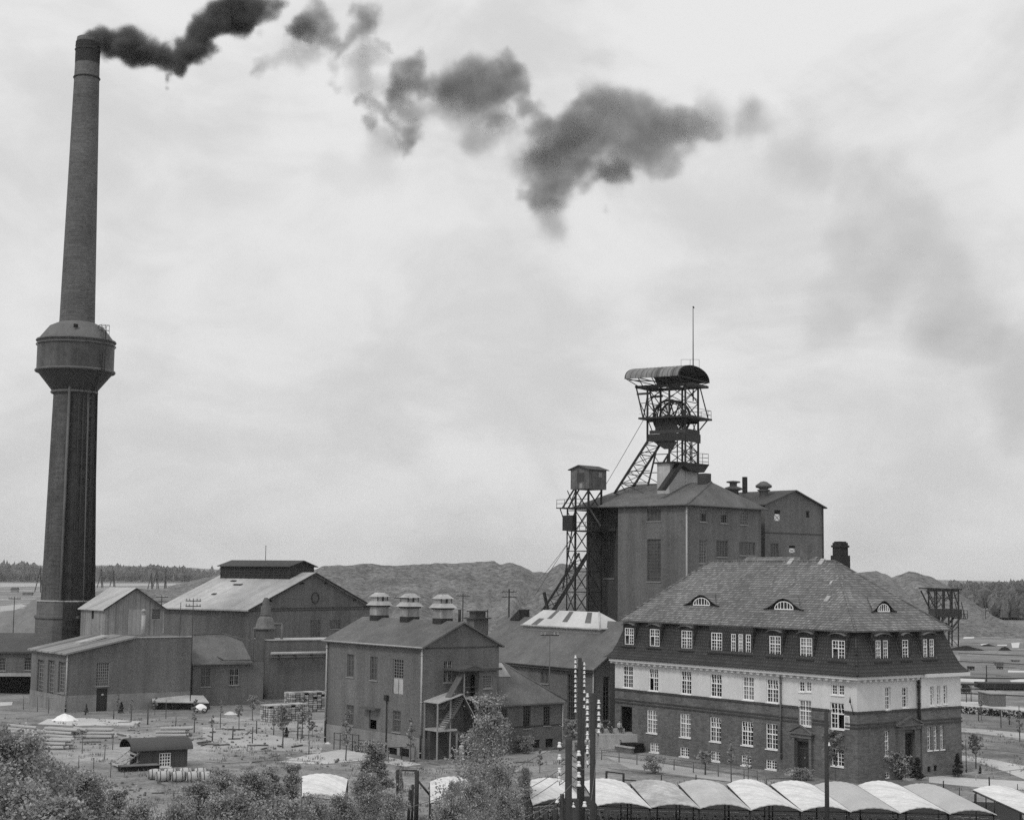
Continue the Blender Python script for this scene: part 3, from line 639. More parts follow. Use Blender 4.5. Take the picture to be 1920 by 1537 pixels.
pediment('A', 0, dr[1], .32, brick); pediment('B', 0, sdr[0], .75, brick)
downpipe(off, -.16, FO.on('A', 1466, 1350)[0], 1.2, 9.0, .085, steelg); downpipe(off, XR - .18, -.2, 4.3, 9.0, .11, steel)
mb = MB(); a = FO.on('A', 1172, 1395)[0]
part('light_bracket', (lambda q: (q.beam((-.05, .35, 5.9), (-.5, .35, 7.1), .05), q.tube((-.5, .35, 7.0), (-.5, .35, 7.5), .1, .02), q)[-1])(MB()), steel, off)

# ================================================================== PUMP HOUSE (centre, three ventilators)
FP = Fr(-8.37, 155.92, .665); PL, PW, PE = 17.9, 9.3, 10.9
ph = thing('pump_house', 'plain two-storey brick house with a gabled felt roof carrying three pale ventilators', 'building', FP.o, FP.yaw)
pA = [wrect(FP, 'A', *q) for q in ((650.8, 1226, 664, 1269), (694, 1230.5, 708, 1275), (736.6, 1235, 756, 1301), (649.7, 1321, 663, 1359), (692, 1331, 706, 1366), (736.6, 1332, 751.5, 1372), (728.7, 1401, 745, 1417), (750, 1402, 768, 1418))]
pB = [wrect(FP, 'B', 831.8, 1238, 848, 1279)]
mb = MB(); boxwalls(mb, PW, PL, 0, PE, pA, pB); PR = FP.on('B', 873, 1167)[1] 
for y in (0, PL): gtri(mb, 'B', y, 0, PW, PE, PR)
part('wall', mb, wallm, ph)
mb = MB(); wall(mb, 'A', -.05, 0, PL, 0, 2.0, [(a, b, max(c, 0), min(d, 2)) for a, b, c, d in pA if c < 2], .05); mb.box(-.05, 3, -.05, 0, 0, 2.0); part('plinth', mb, plinth, ph)
mb = MB(); gable(mb, 0, PW, 0, PL, PE + .05, PR + .12, 'y', .45); mb.tube((-.5, -.4, PE - .18), (-.5, PL + .3, PE - .18), .08, m=1)
part('roof', mb, [felt, pipe], ph)
mb = MB(); mb.box(.1, PW - .1, -.04, 0.02, PE - .3, PE - .18); part('belt_course', mb, dbrick, ph)
for i, o in enumerate(pA[:6]):
    if i == 2:
        zm = o[2] + (o[3] - o[2]) * .44; window(ph, 'A', 0, (o[0], o[1], zm, o[3]), cols=4, rows=6, fm=cream, transom=False, mull=False, sill=False)
        q = MB(); q.box(.1, .16, o[0] + .02, o[1] - .02, o[2] + .02, zm - .02); q.box(.08, .1, (o[0] + o[1]) / 2 - .02, (o[0] + o[1]) / 2 + .02, o[2] + .05, zm - .05, 1); part('door', q, [conc, steel], ph, 'pale upper hatch door below the glazing')
    elif i == 4:
        q = MB(); q.box(.12, .18, o[0], o[1], o[2] + .9, o[3]); q.face([(.9, o[0], o[2]), (.9, o[1], o[2]), (.9, o[1], o[3]), (.9, o[0], o[3])], 1); part('door', q, [dframe, black], ph)
        q = MB(); q.box(-.7, 0, o[0] - .7, o[1] + .7, o[3] + .1, o[3] + .28); part('door_canopy', q, feltd, ph)
    else: window(ph, 'A', 0, o, cols=2, rows=4, fm=dframe, gm=dglass, transom=i > 2, mull=False, depth=.16)
for o in pA[6:]: window(ph, 'A', 0, o, cols=6, rows=1, fm=steel, transom=False, mull=False, sill=False, fw=.05)
window(ph, 'B', 0, pB[0], cols=4, rows=5, fm=cream, transom=True)
downpipe(ph, -.12, .12, .1, PE - .1, .1, pipe, foot=2.3); downpipe(ph, -.12, PL - .15, .1, PE - .1, .1, pipe, foot=2.3)
q = MB(); q.tube((-.15, FP.on('A', 726, 1380)[0], .1), (-.15, FP.on('A', 726, 1380)[0], 5.2), .06); q.box(-.3, -.02, FP.on('A', 729, 1322)[0], FP.on('A', 724, 1322)[0], 5.2, 5.75); part('vent_pipe', q, steel, ph)
def cowl(par, x, y, z, w, m1, name='ventilator'):
    q = MB(); h = w / 2
    q.box(x - h, x + h, y - h, y + h, z - 1.2, z + .45, 2); q.box(x - h + .03, x + h - .03, y - h + .03, y + h - .03, z + .45, z + 1.35, 0); q.box(x - h - .1, x + h + .1, y - h - .1, y + h + .1, z + 1.35, z + 1.5, 2)
    for a in (-1, 1):
        q.box(x + a * (h * .85) - .05, x + a * h * .85 + .05, y - h * .85, y - h * .75, z + 1.6, z + 2.6, 2)
    def pyr(hb, ht, za, zb, m):
        b = [(x - hb, y - hb, za), (x + hb, y - hb, za), (x + hb, y + hb, za), (x - hb, y + hb, za)]; t = [(x - ht, y - ht, zb), (x + ht, y - ht, zb), (x + ht, y + ht, zb), (x - ht, y + ht, zb)]
        for i in range(4): j = (i + 1) % 4; q.face([b[i], b[j], t[j], t[i]], m)
        q.face(b[::-1], m); q.face(t, m)
    pyr(h * 1.42, h * .95, z + 1.5, z + 1.95, 1); q.box(x - h * .85, x + h * .85, y - h * .85, y + h * .85, z + 1.9, z + 2.3, 0); q.box(x - h * .15, x + h * .15, y - h * .9, y - h * .84, z + 1.95, z + 2.5, 2); pyr(h * 1.12, h * .5, z + 2.42, z + 2.85, 1)
    return part(name, q, [m1, conc, steel], par)
for px in (711, 768, 830):
    y, z = FP.on('A', px, 1162, PW / 2); cowl(ph, PW / 2, y, PR - .1, 1.48, M('cowl_sheet', .34, fine=(3, .3), streak=.4))
q = MB(); q.tube((PW / 2, .5, PR - .3), (PW / 2, .5, PR + 1.3), .15); part('flue', q, steel, ph)

# stair annex on the gable
sa = thing('stair_annex', 'outside stair with flat-roofed landing cabin and pale lean-to canopy against the gable', 'staircase', FP.o, FP.yaw)
P2 = -2.4
u0 = FP.on('B', 898, 1300, P2)[0]; u1 = FP.on('B', 932, 1300, P2)[0]; zr = FP.on('B', 915, 1256, P2)[1]; zl = FP.on('B', 898, 1306, P2)[1]
wo = wrect(FP, 'B', 906, 1265, 923, 1290, P2)
mb = MB(); wall(mb, 'B', P2, u0, u1, 0, zr, [wo], .12); wall(mb, 'A', u0, P2, 0, 0, zr, [(-1.7, -.8, zl, zl + 2.1)], .12); mb.face([(u1, P2, 0), (u1, 0, 0), (u1, 0, zr), (u1, P2, zr)]); part('wall', mb, wallm, sa)
mb = MB(); mb.box(u0 - 2.6, u1 + .35, P2 - .35, .02, zr, zr + .22); mb.prism([(u0 - 1.6, zr + .22), (u0 + .4, zr + .22), (u0 - .6, zr + .5)], 'y', P2, 0); part('flat_roof', mb, [feltd], sa)
window(sa, 'B', P2, wo, cols=4, rows=5, fm=cream, gm=dglass, transom=False, mull=False)
mb = MB(); mb.box(u0 - 1.9, u0 - .003, P2, 0, zl - .18, zl); part('landing', mb, conc, sa)
def flight(uA, zA, uB, zB, y0, y1, n, pmat, tname='stair_flight', side=True):
    q = MB()
    for i in range(n):
        a = uA + (uB - uA) * i / n; b = uA + (uB - uA) * (i + 1) / n; z = zA + (zB - zA) * (i + 1) / n; q.box(min(a, b), max(a, b), y0, y1, z - .14, z - .02, 0)
    for y in (y0 - .06, y1):
        q.prism([(uA, zA - .35), (uB, zB - .35), (uB, zB + .0), (uA, zA + .0)], 'y', y, y + .06, 1)
    return part(tname, q, [conc, pmat], sa)
ub = FP.on('B', 823, 1306, P2 + 1)[0]
flight(u0 - 1.9, zl, ub, zl - 3.0, P2 + .1, P2 + 1.2, 16, steelg)
mb = MB(); mb.slab([(ub - .2, P2 - .1, zl - 1.2), (ub + .35, P2 - .1, zl - 1.2), (u0 - 1.5, P2 - .1, zr + .0), (u0 - 2.2, P2 - .1, zr + .0)][::1] if False else [(ub, P2 + .0, zl - .9), (u0 - 1.7, P2 + .0, zr), (u0 - 1.7, P2 + .9, zr), (ub, P2 + .9, zl - .9)], .14); part('sloping_roof', mb, felt, sa)
# lower pale canopy and its landing
c0 = FP.on('B', 791, 1318, -.2)[0]; zc = FP.on('B', 800, 1318, P2)[1]; cu = 2.9; zk = zc + .75
mb = MB(); mb.slab([(.05, P2 - .2, zc), (cu, P2 - .2, zk), (cu, -.02, zk), (.05, -.02, zc)], .1); part('canopy_roof', mb, conc, sa)
ue_ = FP.on('B', 896, 1359, P2)[0]; ze_ = FP.on('B', 896, 1359, P2)[1]
mb = MB(); mb.slab([(cu, P2 - .2, zk), (ue_, P2 - .2, ze_), (ue_, P2 + .9, ze_), (cu, P2 + .9, zk)], .1); mb.beam((cu, P2 - .22, zk), (ue_, P2 - .22, ze_), .07, 1); part('sloping_roof', mb, [feltd, conc], sa)
zp = FP.on('B', 822, 1368, P2)[1]
mb = MB(); mb.box(.2, 2.4, P2, -.03, zp - .2, zp); part('landing', mb, conc, sa)
flight(2.4, zp, 5.6, .1, P2 + .1, P2 + 1.3, 14, steelg)
for (x, y, z1, z0) in ((.08, P2 + .05, zc, 0), (1.6, P2 + .05, zk - .4, 0), (2.4, P2 + .05, zp - .1, 0), (.12, -.12, zc, 0), (u0 - 1.8, P2 + .06, zr, zl)):
    mb = MB(); mb.box(x, x + .12, y, y + .12, z0, z1); part('post', mb, cream, sa)
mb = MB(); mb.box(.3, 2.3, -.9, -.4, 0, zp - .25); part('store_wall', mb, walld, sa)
q = MB()
for z in (.5, 1.0): q.tube((.2, P2 + .03, zp + z), (2.4, P2 + .03, zp + z), .025)
part('handrail', q, steelg, sa); q = MB()
for z in (.5, 1.0): q.tube((u0 - 1.9, P2 + .05, zl + z), (u0, P2 + .05, zl + z), .025)
part('handrail', q, steelg, sa)

# low hipped wing right of the pump house
FW = Fr(*(lambda p: (p.x, p.y))(gp(926, 1414)), .66)
wW = FW.on('B', 1055, 1350)[0]; zE = FW.on('B', 1055, 1313)[1]; lw = thing('wash_house_wing', 'low brick wing with a hipped felt roof between pump house and wash house', 'building', FW.o, FW.yaw)
ops = [wrect(FW, 'B', *q) for q in ((940, 1328, 951, 1368), (981, 1321, 995, 1365), (1019, 1323, 1032, 1360), (997, 1386, 1012, 1402), (1023, 1384, 1037, 1400))]
ops = [(a, b, c + max(0, .1 - c), d + max(0, .1 - c)) for a, b, c, d in ops]
mb = MB(); wall(mb, 'B', 0, -2, wW, 0, zE, ops, .2); mb.face([(wW, 0, 0), (wW, 8, 0), (wW, 8, zE), (wW, 0, zE)]); part('wall', mb, wallm, lw)
pk = FW.on('B', 939, 1240, 4.2); PK = (pk[0], 4.2, pk[1]); mb = MB()
mb.slab([(-3, -.4, zE - .1), (wW + .3, -.4, zE - .1), PK, (-3, 4.2, pk[1])], .16); mb.slab([(wW + .3, -.4, zE - .1), (wW + .3, 8.5, zE - .1), PK], .16); mb.slab([PK, (wW + .3, 8.5, zE - .1), (-3, 8.5, zE - .1), (-3, 4.2, pk[1])], .16)
mb.tube((wW + .3, -.4, zE - .05), PK, .1); part('roof', mb, felt, lw)
mb = MB(); PP = lambda px, py: (lambda o: (FW.on('B', px, py, o)[0], o, FW.on('B', px, py, o)[1] ))(next((k * .05 for k in range(-8, 90) if FW.on('B', px, py, k * .05)[1] <= zE - .1 + (pk[1] - zE + .1) * (k * .05 + .4) / 4.6), 4.2))
v4 = [Vector(PP(*q)) + Vector((0, -.05, .06)) for q in ((926, 1269), (957, 1269), (940, 1243), (926, 1243))]; mb.face(v4); part('roof_patch', mb, conc, lw)
mb = MB(); mb.box(-2, wW, -.05, 0.02, 2.5, 2.62); part('belt_course', mb, dbrick, lw)
for o in ops[:3]: window(lw, 'B', 0, o, cols=3, rows=6, fm=steelg, transom=False, mull=False)
for o in ops[3:]: window(lw, 'B', 0, o, cols=3, rows=1, fm=steel, transom=False, mull=False, sill=False)
downpipe(lw, wW - .1, -.12, .1, zE)

# wash house with roof lantern
FH = Fr(*(lambda p: (p.x, p.y))(dp(1113, 1252, 172)), .62)
hE = dp(1113, 1252, 172).z; HL, HW = 25., 14.; 
wh = thing('wash_house', 'wide brick hall whose big felt roof carries a pale hipped skylight lantern', 'building', FH.o, FH.yaw)
hy, hR = FH.on('A', 990, 1158, HW / 2)
hA = [wrect(FH, 'A', 1013.7, 1259, 1028.6, 1281), wrect(FH, 'A', 1063.7, 1263, 1078, 1356), wrect(FH, 'A', 1084, 1266, 1094, 1350)]; hB = [wrect(FH, 'B', 1131, 1268, 1143, 1350)]
mb = MB(); boxwalls(mb, HW, HL, 0, hE, hA, hB); gtri(mb, 'B', 0, 0, HW, hE, hR); gtri(mb, 'B', HL, 0, HW, hE, hR); part('wall', mb, wallm, wh)
mb = MB(); gable(mb, 0, HW, 0, HL, hE + .05, hR + .1, 'y', .5, .18); mb.tube((-.55, -.4, hE - .25), (-.55, HL + .3, hE - .25), .09, m=1); part('roof', mb, [felt, steel], wh)
window(wh, 'A', 0, hA[0], cols=2, rows=3, fm=dframe, gm=dglass, transom=False)
for o in hA[1:]: window(wh, 'A', 0, o, cols=3, rows=9, fm=steelg, gm=glass, transom=False, mull=False)
window(wh, 'B', 0, hB[0], cols=2, rows=9, fm=steelg, gm=glass, transom=False, mull=False)
downpipe(wh, -.12, -.1, .2, hE)
# lantern, solved on the ridge
XL = HW / 2; hw = 2.2
ya_, za_ = FH.on('A', 1123.5, 1147, XL); yb_, zb_ = FH.on('A', 1019, 1143, XL); yc_, zc_ = FH.on('A', 1125, 1180, XL - hw); yd_, zd_ = FH.on('A', 977.7, 1169.5, XL - hw)
zt_ = (za_ + zb_) / 2; zl_ = (zc_ + zd_) / 2; 
mb = MB(); c = [(XL - hw, yc_, zl_), (XL + hw, yc_, zl_), (XL + hw, yd_, zl_), (XL - hw, yd_, zl_)]; t1, t2 = (XL, ya_, zt_), (XL, yb_, zt_)
for p in ([c[0], t1, t2, c[3]], [c[0], c[1], t1], [c[1], c[2], t2, t1], [c[2], c[3], t2]): mb.slab(p, .1)
mb.tube(c[0], t1, .1, m=1); mb.tube((XL - hw - .06, yc_, zl_ - .05), (XL - hw - .06, yd_, zl_ - .05), .12, m=1); mb.tube(c[0], c[1], .12, m=1)
def onl(px, py):
    y, z = FH.on('A', px, py, XL - hw * .5); return y
lan = part('roof_lantern', mb, [M('lantern_sheet', .55, fine=(2, .1)), conc], wh)
for a, b, v0, v1 in ((.80, .88, .0, .45), (.70, .76, .45, .98), (.44, .51, .3, .95), (.12, .20, .3, .95)):
    q = MB(); y0 = c[0][1] + (c[3][1] - c[0][1]) * a; y1 = c[0][1] + (c[3][1] - c[0][1]) * b
    P = lambda y, v: (XL - hw + hw * v, y + (t1[1] - c[0][1]) * v * (1 - (y - c[0][1]) / (c[3][1] - c[0][1])) + (t2[1] - c[3][1]) * v * ((y - c[0][1]) / (c[3][1] - c[0][1])), zl_ + (zt_ - zl_) * v + .03)
    q.face([P(y0, v0), P(y0, v1), P(y1, v1), P(y1, v0)]); part('skylight', q, dglass, lan)
mb = MB(); mb.box(XL - hw + .15, XL + hw - .15, yc_ + .15, yd_ - .15, hR - 2.6, zl_ - .02); part('lantern_base', mb, cream, wh)
mb = MB(); y, z = FH.on('A', 974, 1157, XL); mb.prism([(y - 1.0, hR - .3), (y + 1.0, hR - .3), (y - .95, hR + 1.0)], 'x', XL - .8, XL + .8); part('roof_hatch', mb, steel, wh)
# small brick outhouse seen over the pump house ridge
fb = Fr(*(lambda p: (p.x, p.y))(dp(889, 1160, 205)), .6); zt = dp(889, 1160, 205).z
ov = thing('vent_house', 'small brick vent shaft with a flat cap behind the pump house gable', 'shed', fb.o, fb.yaw)
mb = MB(); mb.box(0, 2.2, 0, 1.8, 0, zt); part('wall', mb, wallm, ov); mb = MB(); mb.box(-.3, 2.5, -.3, 2.1, zt, zt + .15); mb.box(.3, 1.9, .2, 1.6, zt + .15, zt + .9); mb.box(0, 2.2, 0, 1.8, zt + .9, zt + 1.05); part('cap', mb, feltd, ov)

# ================================================================== LEFT: shed-roofed workshop
FF = Fr(-55.75, 201.77, .62); FL, FE = 13.7, 7.4
ws = thing('workshop', 'brick workshop with three tall recessed windows on its end and a striped sheet lean-to roof', 'building', FF.o, FF.yaw)
xk, zk_ = FF.on('B', 254, 1194); xe, ze2 = FF.on('B', 361, 1194)
fa = [wrect(FF, 'A', *q) for q in ((69.6, 1236, 82, 1301), (89, 1237, 102, 1306), (109, 1240, 122, 1299))]
fbw = [wrect(FF, 'B', 180, 1241, 205, 1286), wrect(FF, 'B', 180.5, 1290, 201, 1333)]
mb = MB(); wall(mb, 'A', 0, 0, FL, 0, FE, fa, .3); wall(mb, 'B', 0, 0, xe, 0, FE, fbw, .2)
mb.face([(0, 0, FE), (xk, 0, FE), (xk, 0, zk_)]); mb.face([(xk, 0, FE), (xe, 0, FE), (xe, 0, ze2), (xk, 0, zk_)]); mb.face([(xe, 0, 0), (xe, FL, 0), (xe, FL, ze2), (xe, 0, ze2)])
mb.face([(xk, .0, zk_), (xe, 0, ze2), (xe, FL, ze2), (xk, FL, zk_)]); mb.box(xk, xe, -.08, .3, ze2, ze2 + .12, 1); part('wall', mb, [wallm, conc], ws)
mb = MB(); s_ = (zk_ - FE) / xk; mb.slab([(-.5, -.5, FE - s_ * .5 + .1), (xk, -.5, zk_ + .1), (xk, FL + .3, zk_ + .1), (-.5, FL + .3, FE - s_ * .5 + .1)], .2); part('roof', mb, [M('lean_to_sheet', .27, rough=.6, pat='seam', psize=(2.4, 1), pamp=.5, fine=(1, .15))], ws)
mb = MB(); xs_ = xk * .55; mb.slab([(xs_ - 1.5, 5, FE + s_ * (xs_ - 1.5) + .35), (xs_ + 2.2, 5, FE + s_ * (xs_ + 2.2) + .45), (xs_ + 2.2, 7, FE + s_ * (xs_ + 2.2) + .45), (xs_ - 1.5, 7, FE + s_ * (xs_ - 1.5) + .35)], .25); part('skylight', mb, conc, ws)
mb = MB(); mb.box(-.04, xe, -.04, .02, 0, 2.1) ; 
pl = MB(); pl.box(0, fbw[1][0], -.05, 0, 0, 2.1); pl.box(fbw[1][1], xe, -.05, 0, 0, 2.1); pl.box(-.05, 0, -.05, FL, 0, 2.0); part('plinth', pl, plinth, ws)
for o in fa: window(ws, 'A', 0, o, cols=3, rows=8, fm=cream, gm=dglass, transom=False, mull=False, depth=.3, fw=.1, bar=.05)
window(ws, 'B', 0, fbw[0], cols=6, rows=8, fm=cream, gm=dglass, transom=False, mull=False, bar=.05)
a, b, c_, d_ = fbw[1]; q = MB(); q.box(a, b, .12, .18, 0, d_); q.box(a + .7, a + 1.0, .1, .12, d_ - .9, d_ - .7, 1); part('door', q, [doorm, conc], ws)
downpipe(ws, -.12, -.05, .1, FE - .1, .09, pipe, foot=1.0)
cp = thing('vent_stack', 'short white vent stack on the workshop parapet', 'vent', FF.w(*[FF.on('B', 268, 1190, 1.0)[0], 1.0], ze2))
q = MB(); q.tube((0, 0, 0), (0, 0, 2.9), .26); part('pipe', q, conc, cp); q = MB(); q.tube((0, 0, 3.4), (0, 0, 3.7), .42, .12); q.tube((0, 0, 2.9), (0, 0, 3.4), .14); part('cowl', q, conc, cp)

# boarded shed with pale roof behind it
FS = Fr(*(lambda p: (p.x, p.y))(dp(197, 1140, 213)), .66); sE = dp(197, 1140, 213).z
swd = FS.on('B', 307, 1138)[0]; sln = FS.on('A', 152, 1139)[0]
bsd = thing('boarded_shed', 'tall shed of upright weathered boards with a pale gabled roof beside the chimney foot', 'shed', FS.o, FS.yaw)
sR = FS.on('B', 256, 1103)[1]; sB_ = [wrect(FS, 'B', 285, 1141, 302, 1161)]; sA_ = [wrect(FS, 'A', 172, 1141, 176, 1160)]
mb = MB(); boxwalls(mb, swd, sln, 0, sE, sA_, sB_, depth=.1); gtri(mb, 'B', 0, 0, swd, sE, sR); gtri(mb, 'B', sln, 0, swd, sE, sR); part('wall', mb, boards, bsd)
mb = MB(); gable(mb, 0, swd, 0, sln, sE, sR + .1, 'y', .35, .12); mb.beam((-.35, -.38, sE - .25), (swd / 2, -.38, sR + .02), .14, 1); mb.beam((swd + .35, -.38, sE - .25), (swd / 2, -.38, sR + .02), .14, 1); part('roof', mb, [lroof, steel], bsd)
q = MB(); a = FS.on('B', 240, 1165)[0]; b = FS.on('B', 267, 1165)[0]; z_ = FS.on('B', 250, 1142)[1]; q.box(a, b, -.1, -.02, 7.5, z_); part('door', q, M('pale_boards', .34, pat='board', psize=(.3, 1), pamp=.2), bsd)
window(bsd, 'B', 0, sB_[0], cols=1, rows=6, fm=cream, gm=dglass, transom=False, mull=False, sill=False)
q = MB(); a, b, c_, d_ = sA_[0]; q.face([(.09, a, c_), (.09, a, d_), (.09, b, d_), (.09, b, c_)]); part('slot', q, black, bsd)

# big hall with lantern
FB = Fr(-35.22 * 1.16, 215 * 1.16, .967); bE = 12.19; bW, bL = 29.5, 18.8
bh = thing('machine_hall', 'large brick hall with a low pale sheet roof and long dark ridge monitor', 'building', FB.o, FB.yaw)
bR = FB.on('B', 596, 1074)[1]
bB = [wrect(FB, 'B', 581, 1162, 600, 1195), wrect(FB, 'B', 618.5, 1161.5, 638, 1179)]
bL = FB.on('A', 308, 1133)[0]
mb = MB(); boxwalls(mb, bW, bL, 0, bE, [], bB); gtri(mb, 'B', 0, 0, bW, bE, bR); gtri(mb, 'B', bL, 0, bW, bE, bR); part('wall', mb, wallm, bh)
mb = MB(); gable(mb, 0, bW, 0, bL, bE + .05, bR + .1, 'y', .8, .22, ohg=.6); part('roof', mb, M('hall_sheet_roof', .48, rough=.6, pat='seam', psize=(.9, 1), pamp=.12, fine=(1, .15), stain=(.2, .3)), bh)
q = MB(); q.beam((-.8, -.66, bE - .35), (bW / 2, -.66, bR - .05), .22); q.beam((bW + .8, -.66, bE - .35), (bW / 2, -.66, bR - .05), .22)
for t in (.15, .4, .6, .85): q.box(bW * t - .1, bW * t + .1, -.7, 0, bE + (bR - bE) * (1 - abs(2 * t - 1)) - .7, bE + (bR - bE) * (1 - abs(2 * t - 1)) - .4)
part('barge_board', q, steel, bh)
q = MB(); q.box(0, bW, -.07, 0, bE - .55, bE - .4); q.box(0, bW, -.1, 0, bE - .2, bE - .05); part('belt_course', q, dbrick, bh)
q = MB(); z_ = FB.on('B', 591, 1120.6); q.torus((z_[0], -.02, z_[1]), (0, 1, 0), .85, .14, 24, 6); q.lathe([(0, 0)], 3); part('round_opening', q, dbrick, bh)
for o in bB: window(bh, 'B', 0, o, cols=4, rows=4, fm=dframe, gm=dglass, transom=False, mull=False)
ly0 = FB.on('A', 566, 1070, bW / 2)[0]; ly1 = FB.on('A', 438, 1070, bW / 2)[0]; lz = FB.on('A', 566, 1060, bW / 2)[1]; lh = 3.0
zb1 = bR - 1.1; q = MB(); q.box(bW / 2 - lh, bW / 2 + lh, ly0, ly1, zb1, lz - .02); gtri(q, 'B', ly0 - .003, bW / 2 - lh, bW / 2 + lh, lz - .02, lz + .8)
for k in range(4): zz_ = zb1 + .35 + k * .42; q.box(bW / 2 - lh - .06, bW / 2 - lh, ly0, ly1, zz_, zz_ + .1, 1); q.box(bW / 2 - lh, bW / 2 + lh, ly0 - .06, ly0, zz_, zz_ + .1, 1)
n_ = 14
for k in range(n_ + 1): y = ly0 + (ly1 - ly0) * k / n_; q.box(bW / 2 - lh - .09, bW / 2 - lh - .06, y - .06, y + .06, zb1, lz, 1)
mon = part('ridge_monitor', q, [M('louvre', .03), M('louvre_slat', .06)], bh)
q = MB(); gable(q, bW / 2 - lh, bW / 2 + lh, ly0, ly1, lz, lz + .85, 'y', .5, .12, ohg=.5); part('monitor_roof', q, M('monitor_felt', .07), mon)
q = MB(); y_, _z = FB.on('A', 498, 1045, bW / 2); q.tube((bW / 2, y_, lz), (bW / 2, y_, FB.on('A', 498, 1022, bW / 2)[1]), .05); part('lightning_rod', q, steel, bh)
q = MB(); 
for (u, v, sx) in ((8.7, 10.4, 1.9), (10.2, 13.3, 1.1), (4.6, 12.2, .9)):
    zz_ = bE + (bR - bE) * (u / (bW / 2)) + .25; q.slab([(u, v, zz_), (u + .5, v, zz_ + .15), (u + .5, v + sx, zz_ + .15), (u, v + sx, zz_)], .06)
part('roof_patch', q, M('patch', .08), bh)

# low wing with hipped roof between workshop and tank
FQ = Fr(*(lambda p: (p.x, p.y))(dp(362, 1243, 213)), .55); qE = dp(362, 1243, 213).z; qW = FQ.on('B', 469, 1243)[0]
lwq = thing('annex', 'low brick annex with a hipped felt roof right of the workshop', 'building', FQ.o, FQ.yaw)
qo = [wrect(FQ, 'B', 376, 1252, 395, 1287), wrect(FQ, 'B', 430.5, 1253, 448, 1284)]
mb = MB(); boxwalls(mb, qW + 2, 9, 0, qE, [], qo); part('wall', mb, wallm, lwq)
q = MB(); P = lambda px, py, o: (FQ.on('B', px, py, o)[0], o, FQ.on('B', px, py, o)[1])
p1, p2 = P(362, 1190, 6.), P(417, 1188, 6.); p3 = P(470, 1202, 3.5); q.slab([(-.3, -.5, qE - .1), (qW + .2, -.5, qE - .1), (qW + .2, 3.5, p3[2]), p2, p1], .15); part('roof', q, felt, lwq)
q = MB(); q.beam(P(417, 1187, 5.9), P(470, 1201, 3.4), .14); q.beam(P(362, 1189, 5.9), P(417, 1187, 5.9), .12); part('ridge_flashing', q, steelg, lwq)
for i, o in enumerate(qo): window(lwq, 'B', 0, o, cols=4, rows=3, fm=dframe if i == 0 else cream, gm=glass if i else dglass, open_half=0)
q = MB(); q.tube(P(407, 1230, -.2), P(418, 1237, -.4), .12); q.tube(P(418, 1237, -.4), P(474, 1237, -.6), .12); part('pipe', q, steelg, lwq)

# tank, pipe bridge and yard wall
T0 = gp(494, 1308); tk = thing('gas_washer', 'upright cylindrical tank with a domed cap and side pipes against the yard wall', 'tank', T0)
rT = 17.8 / FPX * T0.y; zD = dp(494, 1176, T0.y).z; zT = dp(494, 1155, T0.y).z; zN = dp(494, 1120, T0.y).z
q = MB(); q.lathe([(rT, 0), (rT, zD)], 32); part('shell', q, M('tank_sheet', .13, streak=.3, rough=.55, fine=(2, .12), stain=(.3, .3)), tk)
q = MB(); q.lathe([(rT, zD - .3), (rT + .25, zD - .25), (rT + .25, zD), (rT + .02, zD + .05), (rT * .97, zD + .6), (rT * .75, zD + 1.3), (rT * .5, zT + .1), (.01, zT + .2)], 32); part('dome', q, M('dome_sheet', .2, fine=(3, .3), streak=.4), tk)
q = MB(); q.lathe([(rT * .52, zT - .2), (rT * .52, zT + 1.4), (rT * .36, zT + 1.6), (rT * .36, zN - .5), (rT * .18, zN)], 20); q.torus((0, 0, zT + .2), (0, 0, 1), rT * .55, .1, 20, 5); part('neck', q, steelg, tk)
q = MB(); xp = rT + 1.0; q.tube((rT * .7, 0, zD + .5), (xp, 0, zD + .5), .2); q.tube((xp, 0, zD + .6), (xp, 0, zD - 3.6), .2); q.tube((-rT - .25, -.3, zD), (-rT - .25, -.3, 1), .12); q.tube((-rT - .5, -.3, zD), (-rT - .5, -.3, 1), .05); part('side_pipe', q, steelg, tk)
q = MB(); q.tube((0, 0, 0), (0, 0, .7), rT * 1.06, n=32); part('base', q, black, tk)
q = MB()
for z in [1 + .45 * i for i in range(int((zD - 1) / .45))]: q.tube((-rT - .5, -.3, z), (-rT - .25, -.3, z), .025)
part('ladder', q, steel, tk)
yw = Fr(*(lambda p: (p.x, p.y))(gp(502, 1311)), .52); w1 = yw.on('B', 612, 1300)[0]; zw = yw.on('B', 560, 1200)[1]
bw_ = thing('yard_building', 'windowless brick wall block between the tank and the pump house', 'building', yw.o, yw.yaw)
mb = MB(); mb.box(0, w1 + 4, 0, 6, 0, zw); part('wall', mb, wallm, bw_); mb = MB(); mb.box(-.1, w1 + 4, -.12, 6, zw, zw + .12); part('coping', mb, conc, bw_)
q = MB(); z1 = yw.on('B', 560, 1224, -.8)[1]; z2 = yw.on('B', 560, 1231, -.8)[1]
q2 = thing('pipe_bridge', 'pair of horizontal pipes on brackets running from the tank to the pump house', 'pipe', yw.o, yw.yaw)
q.tube((0, -.8, z1), (w1 + 1, -.8, z1), .22); part('pipe', q, conc, q2); q = MB(); q.tube((0, -.7, z2), (w1 + 1, -.7, z2), .2); part('pipe', q, steelg, q2)
q = MB()
for t in (.12, .4, .7, .95): q.box(w1 * t - .08, w1 * t + .08, -1.1, 0, (z1 + z2) / 2 - .12, (z1 + z2) / 2 + .12)
part('bracket', q, steel, q2)

